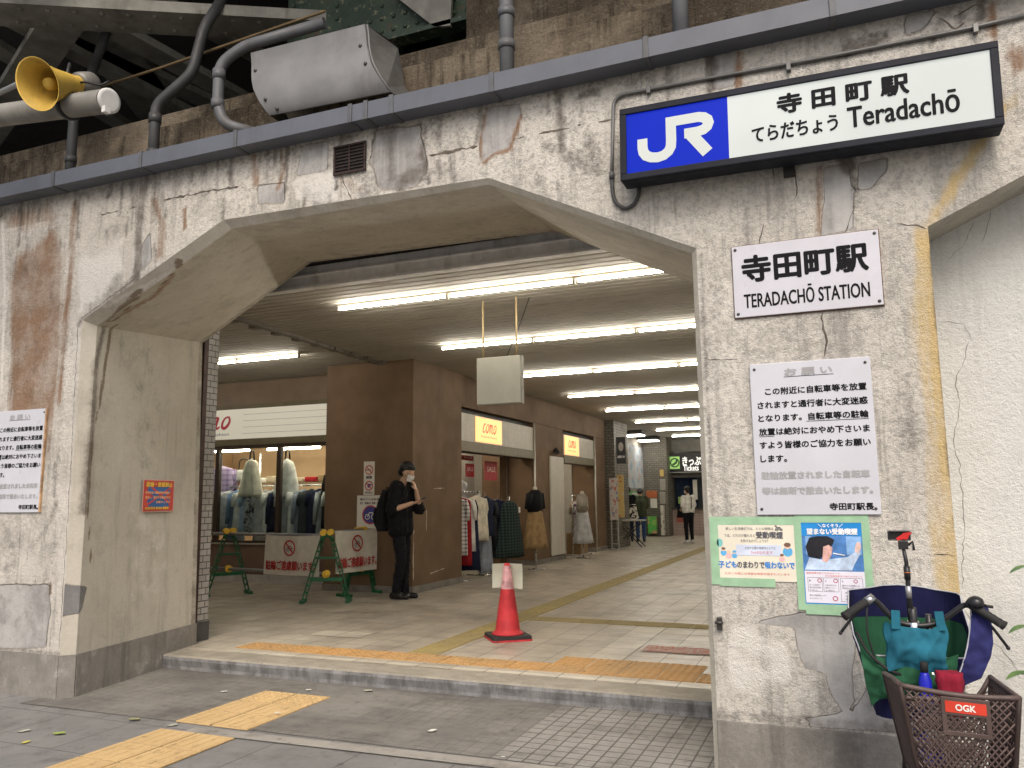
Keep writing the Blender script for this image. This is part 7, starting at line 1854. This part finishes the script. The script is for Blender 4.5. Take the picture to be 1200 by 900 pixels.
part('blind', MB().box(-5.85, -5.0, 29.6, 29.62, 1.06, 2.15), fabric('blind_blue', (.03, .045, .10)), to)
part('jamb', MB().box(-5.95, -5.86, 28.7, 29.2, 1.06, 2.15), pm('header_grey', (.2, .2, .2)), to)
part('window_glass', MB().box(-5.86, 1.5, 29.0, 29.01, 1.062, 2.148), M_GL, to)
(x0, z1), (x1, z0), = [(-5.042,2.054),(-4.892,1.361)]; part('paper_notice', MB().box(x0, x1, 28.97, 28.98, z0, z1), M_PAP, to)
(x0, z1), (x1, z0), = [(-5.581,1.459),(-5.289,1.215)]; part('green_card', MB().box(x0, x1, 28.97, 28.98, z0, z1), pm('card_green', (.35, .55, .15)), to)
(x0, z1), (x1, z0), = [(-5.955,2.072),(-5.745,1.946)]; part('paper_notice', MB().box(x0, x1, 28.97, 28.98, z0, z1), M_PAP, to)
(x0, z1), (x1, z0), = [(-5.592,0.835),(-5.215,0.569)]; part('red_notice', MB().box(x0, x1, 28.585, 28.598, z0, z1), pm('notice_red', (.36, .10, .08)), to)
tk = thing('ticket_sign', 'black hanging ticket sign with white text and a green pictogram', 'sign', (-4.8, 28.4, 2.28))
(x0, z1), (x1, z0), = [(-5.83,2.991),(-3.54,2.276)]
part('board', MB().box(x0, x1, 28.4, 28.55, z0, z1), pm('board_black', (.018, .017, .016), .4), tk, .005)
part('light_edge', MB().box(x0+.02, x1-.02, 28.392, 28.40, z0+.02, z0+.05), pm('edge_grey', (.3, .3, .29)), tk)
(a, b), (c, d), = [(-5.712,2.866),(-5.368,2.437)]; part('green_square', MB().box(a, c, 28.385, 28.40, d, b), emitmat('picto_green', (.30, .52, .16), .5), tk)
mb = MB(); disc(mb, ((a+c)/2, (b+d)/2), .17, (0, 28.384, 0), EX, EZ, 24, rin=.72); flat_band(mb, [((a+c)/2-.08, (b+d)/2-.08), ((a+c)/2+.05, (b+d)/2), ((a+c)/2+.08, (b+d)/2+.1)], .07, (0, 28.383, 0), EX, EZ); part('pictogram', mb, pm('picto_dark', (.04, .10, .04)), tk, fix=False)
(a, b), (c, d), = [(-5.261,2.853),(-3.955,2.549)]; text('lettering', 'きっぷうりば', (0, 28.39, 0), EX, EZ, a, c, d, b, emitmat('sign_text_white', (.8, .8, .78), .5), tk, .012)
(a, b), (c, d), = [(-5.244,2.553),(-4.719,2.362)]; text('lettering', 'Tickets', (0, 28.39, 0), EX, EZ, a, c, d, b, emitmat('sign_text_white', (.8, .8, .78), .5), tk, .006)
mb = MB().box(-13, 1.7, 30.5, 30.7, 0, CZ+.2); structure('concourse_wall', mb, M_CREAM, label='far end wall behind the ticket office', cat='wall')
mb = MB().box(-13, -9.45, 14.7, 14.9, 0, CZ+.2).box(-9.52, -9.50, 14.7, 30.6, 0, CZ+.2); structure('concourse_wall', mb, M_CREAM, label='rear wall behind the shops', cat='wall')
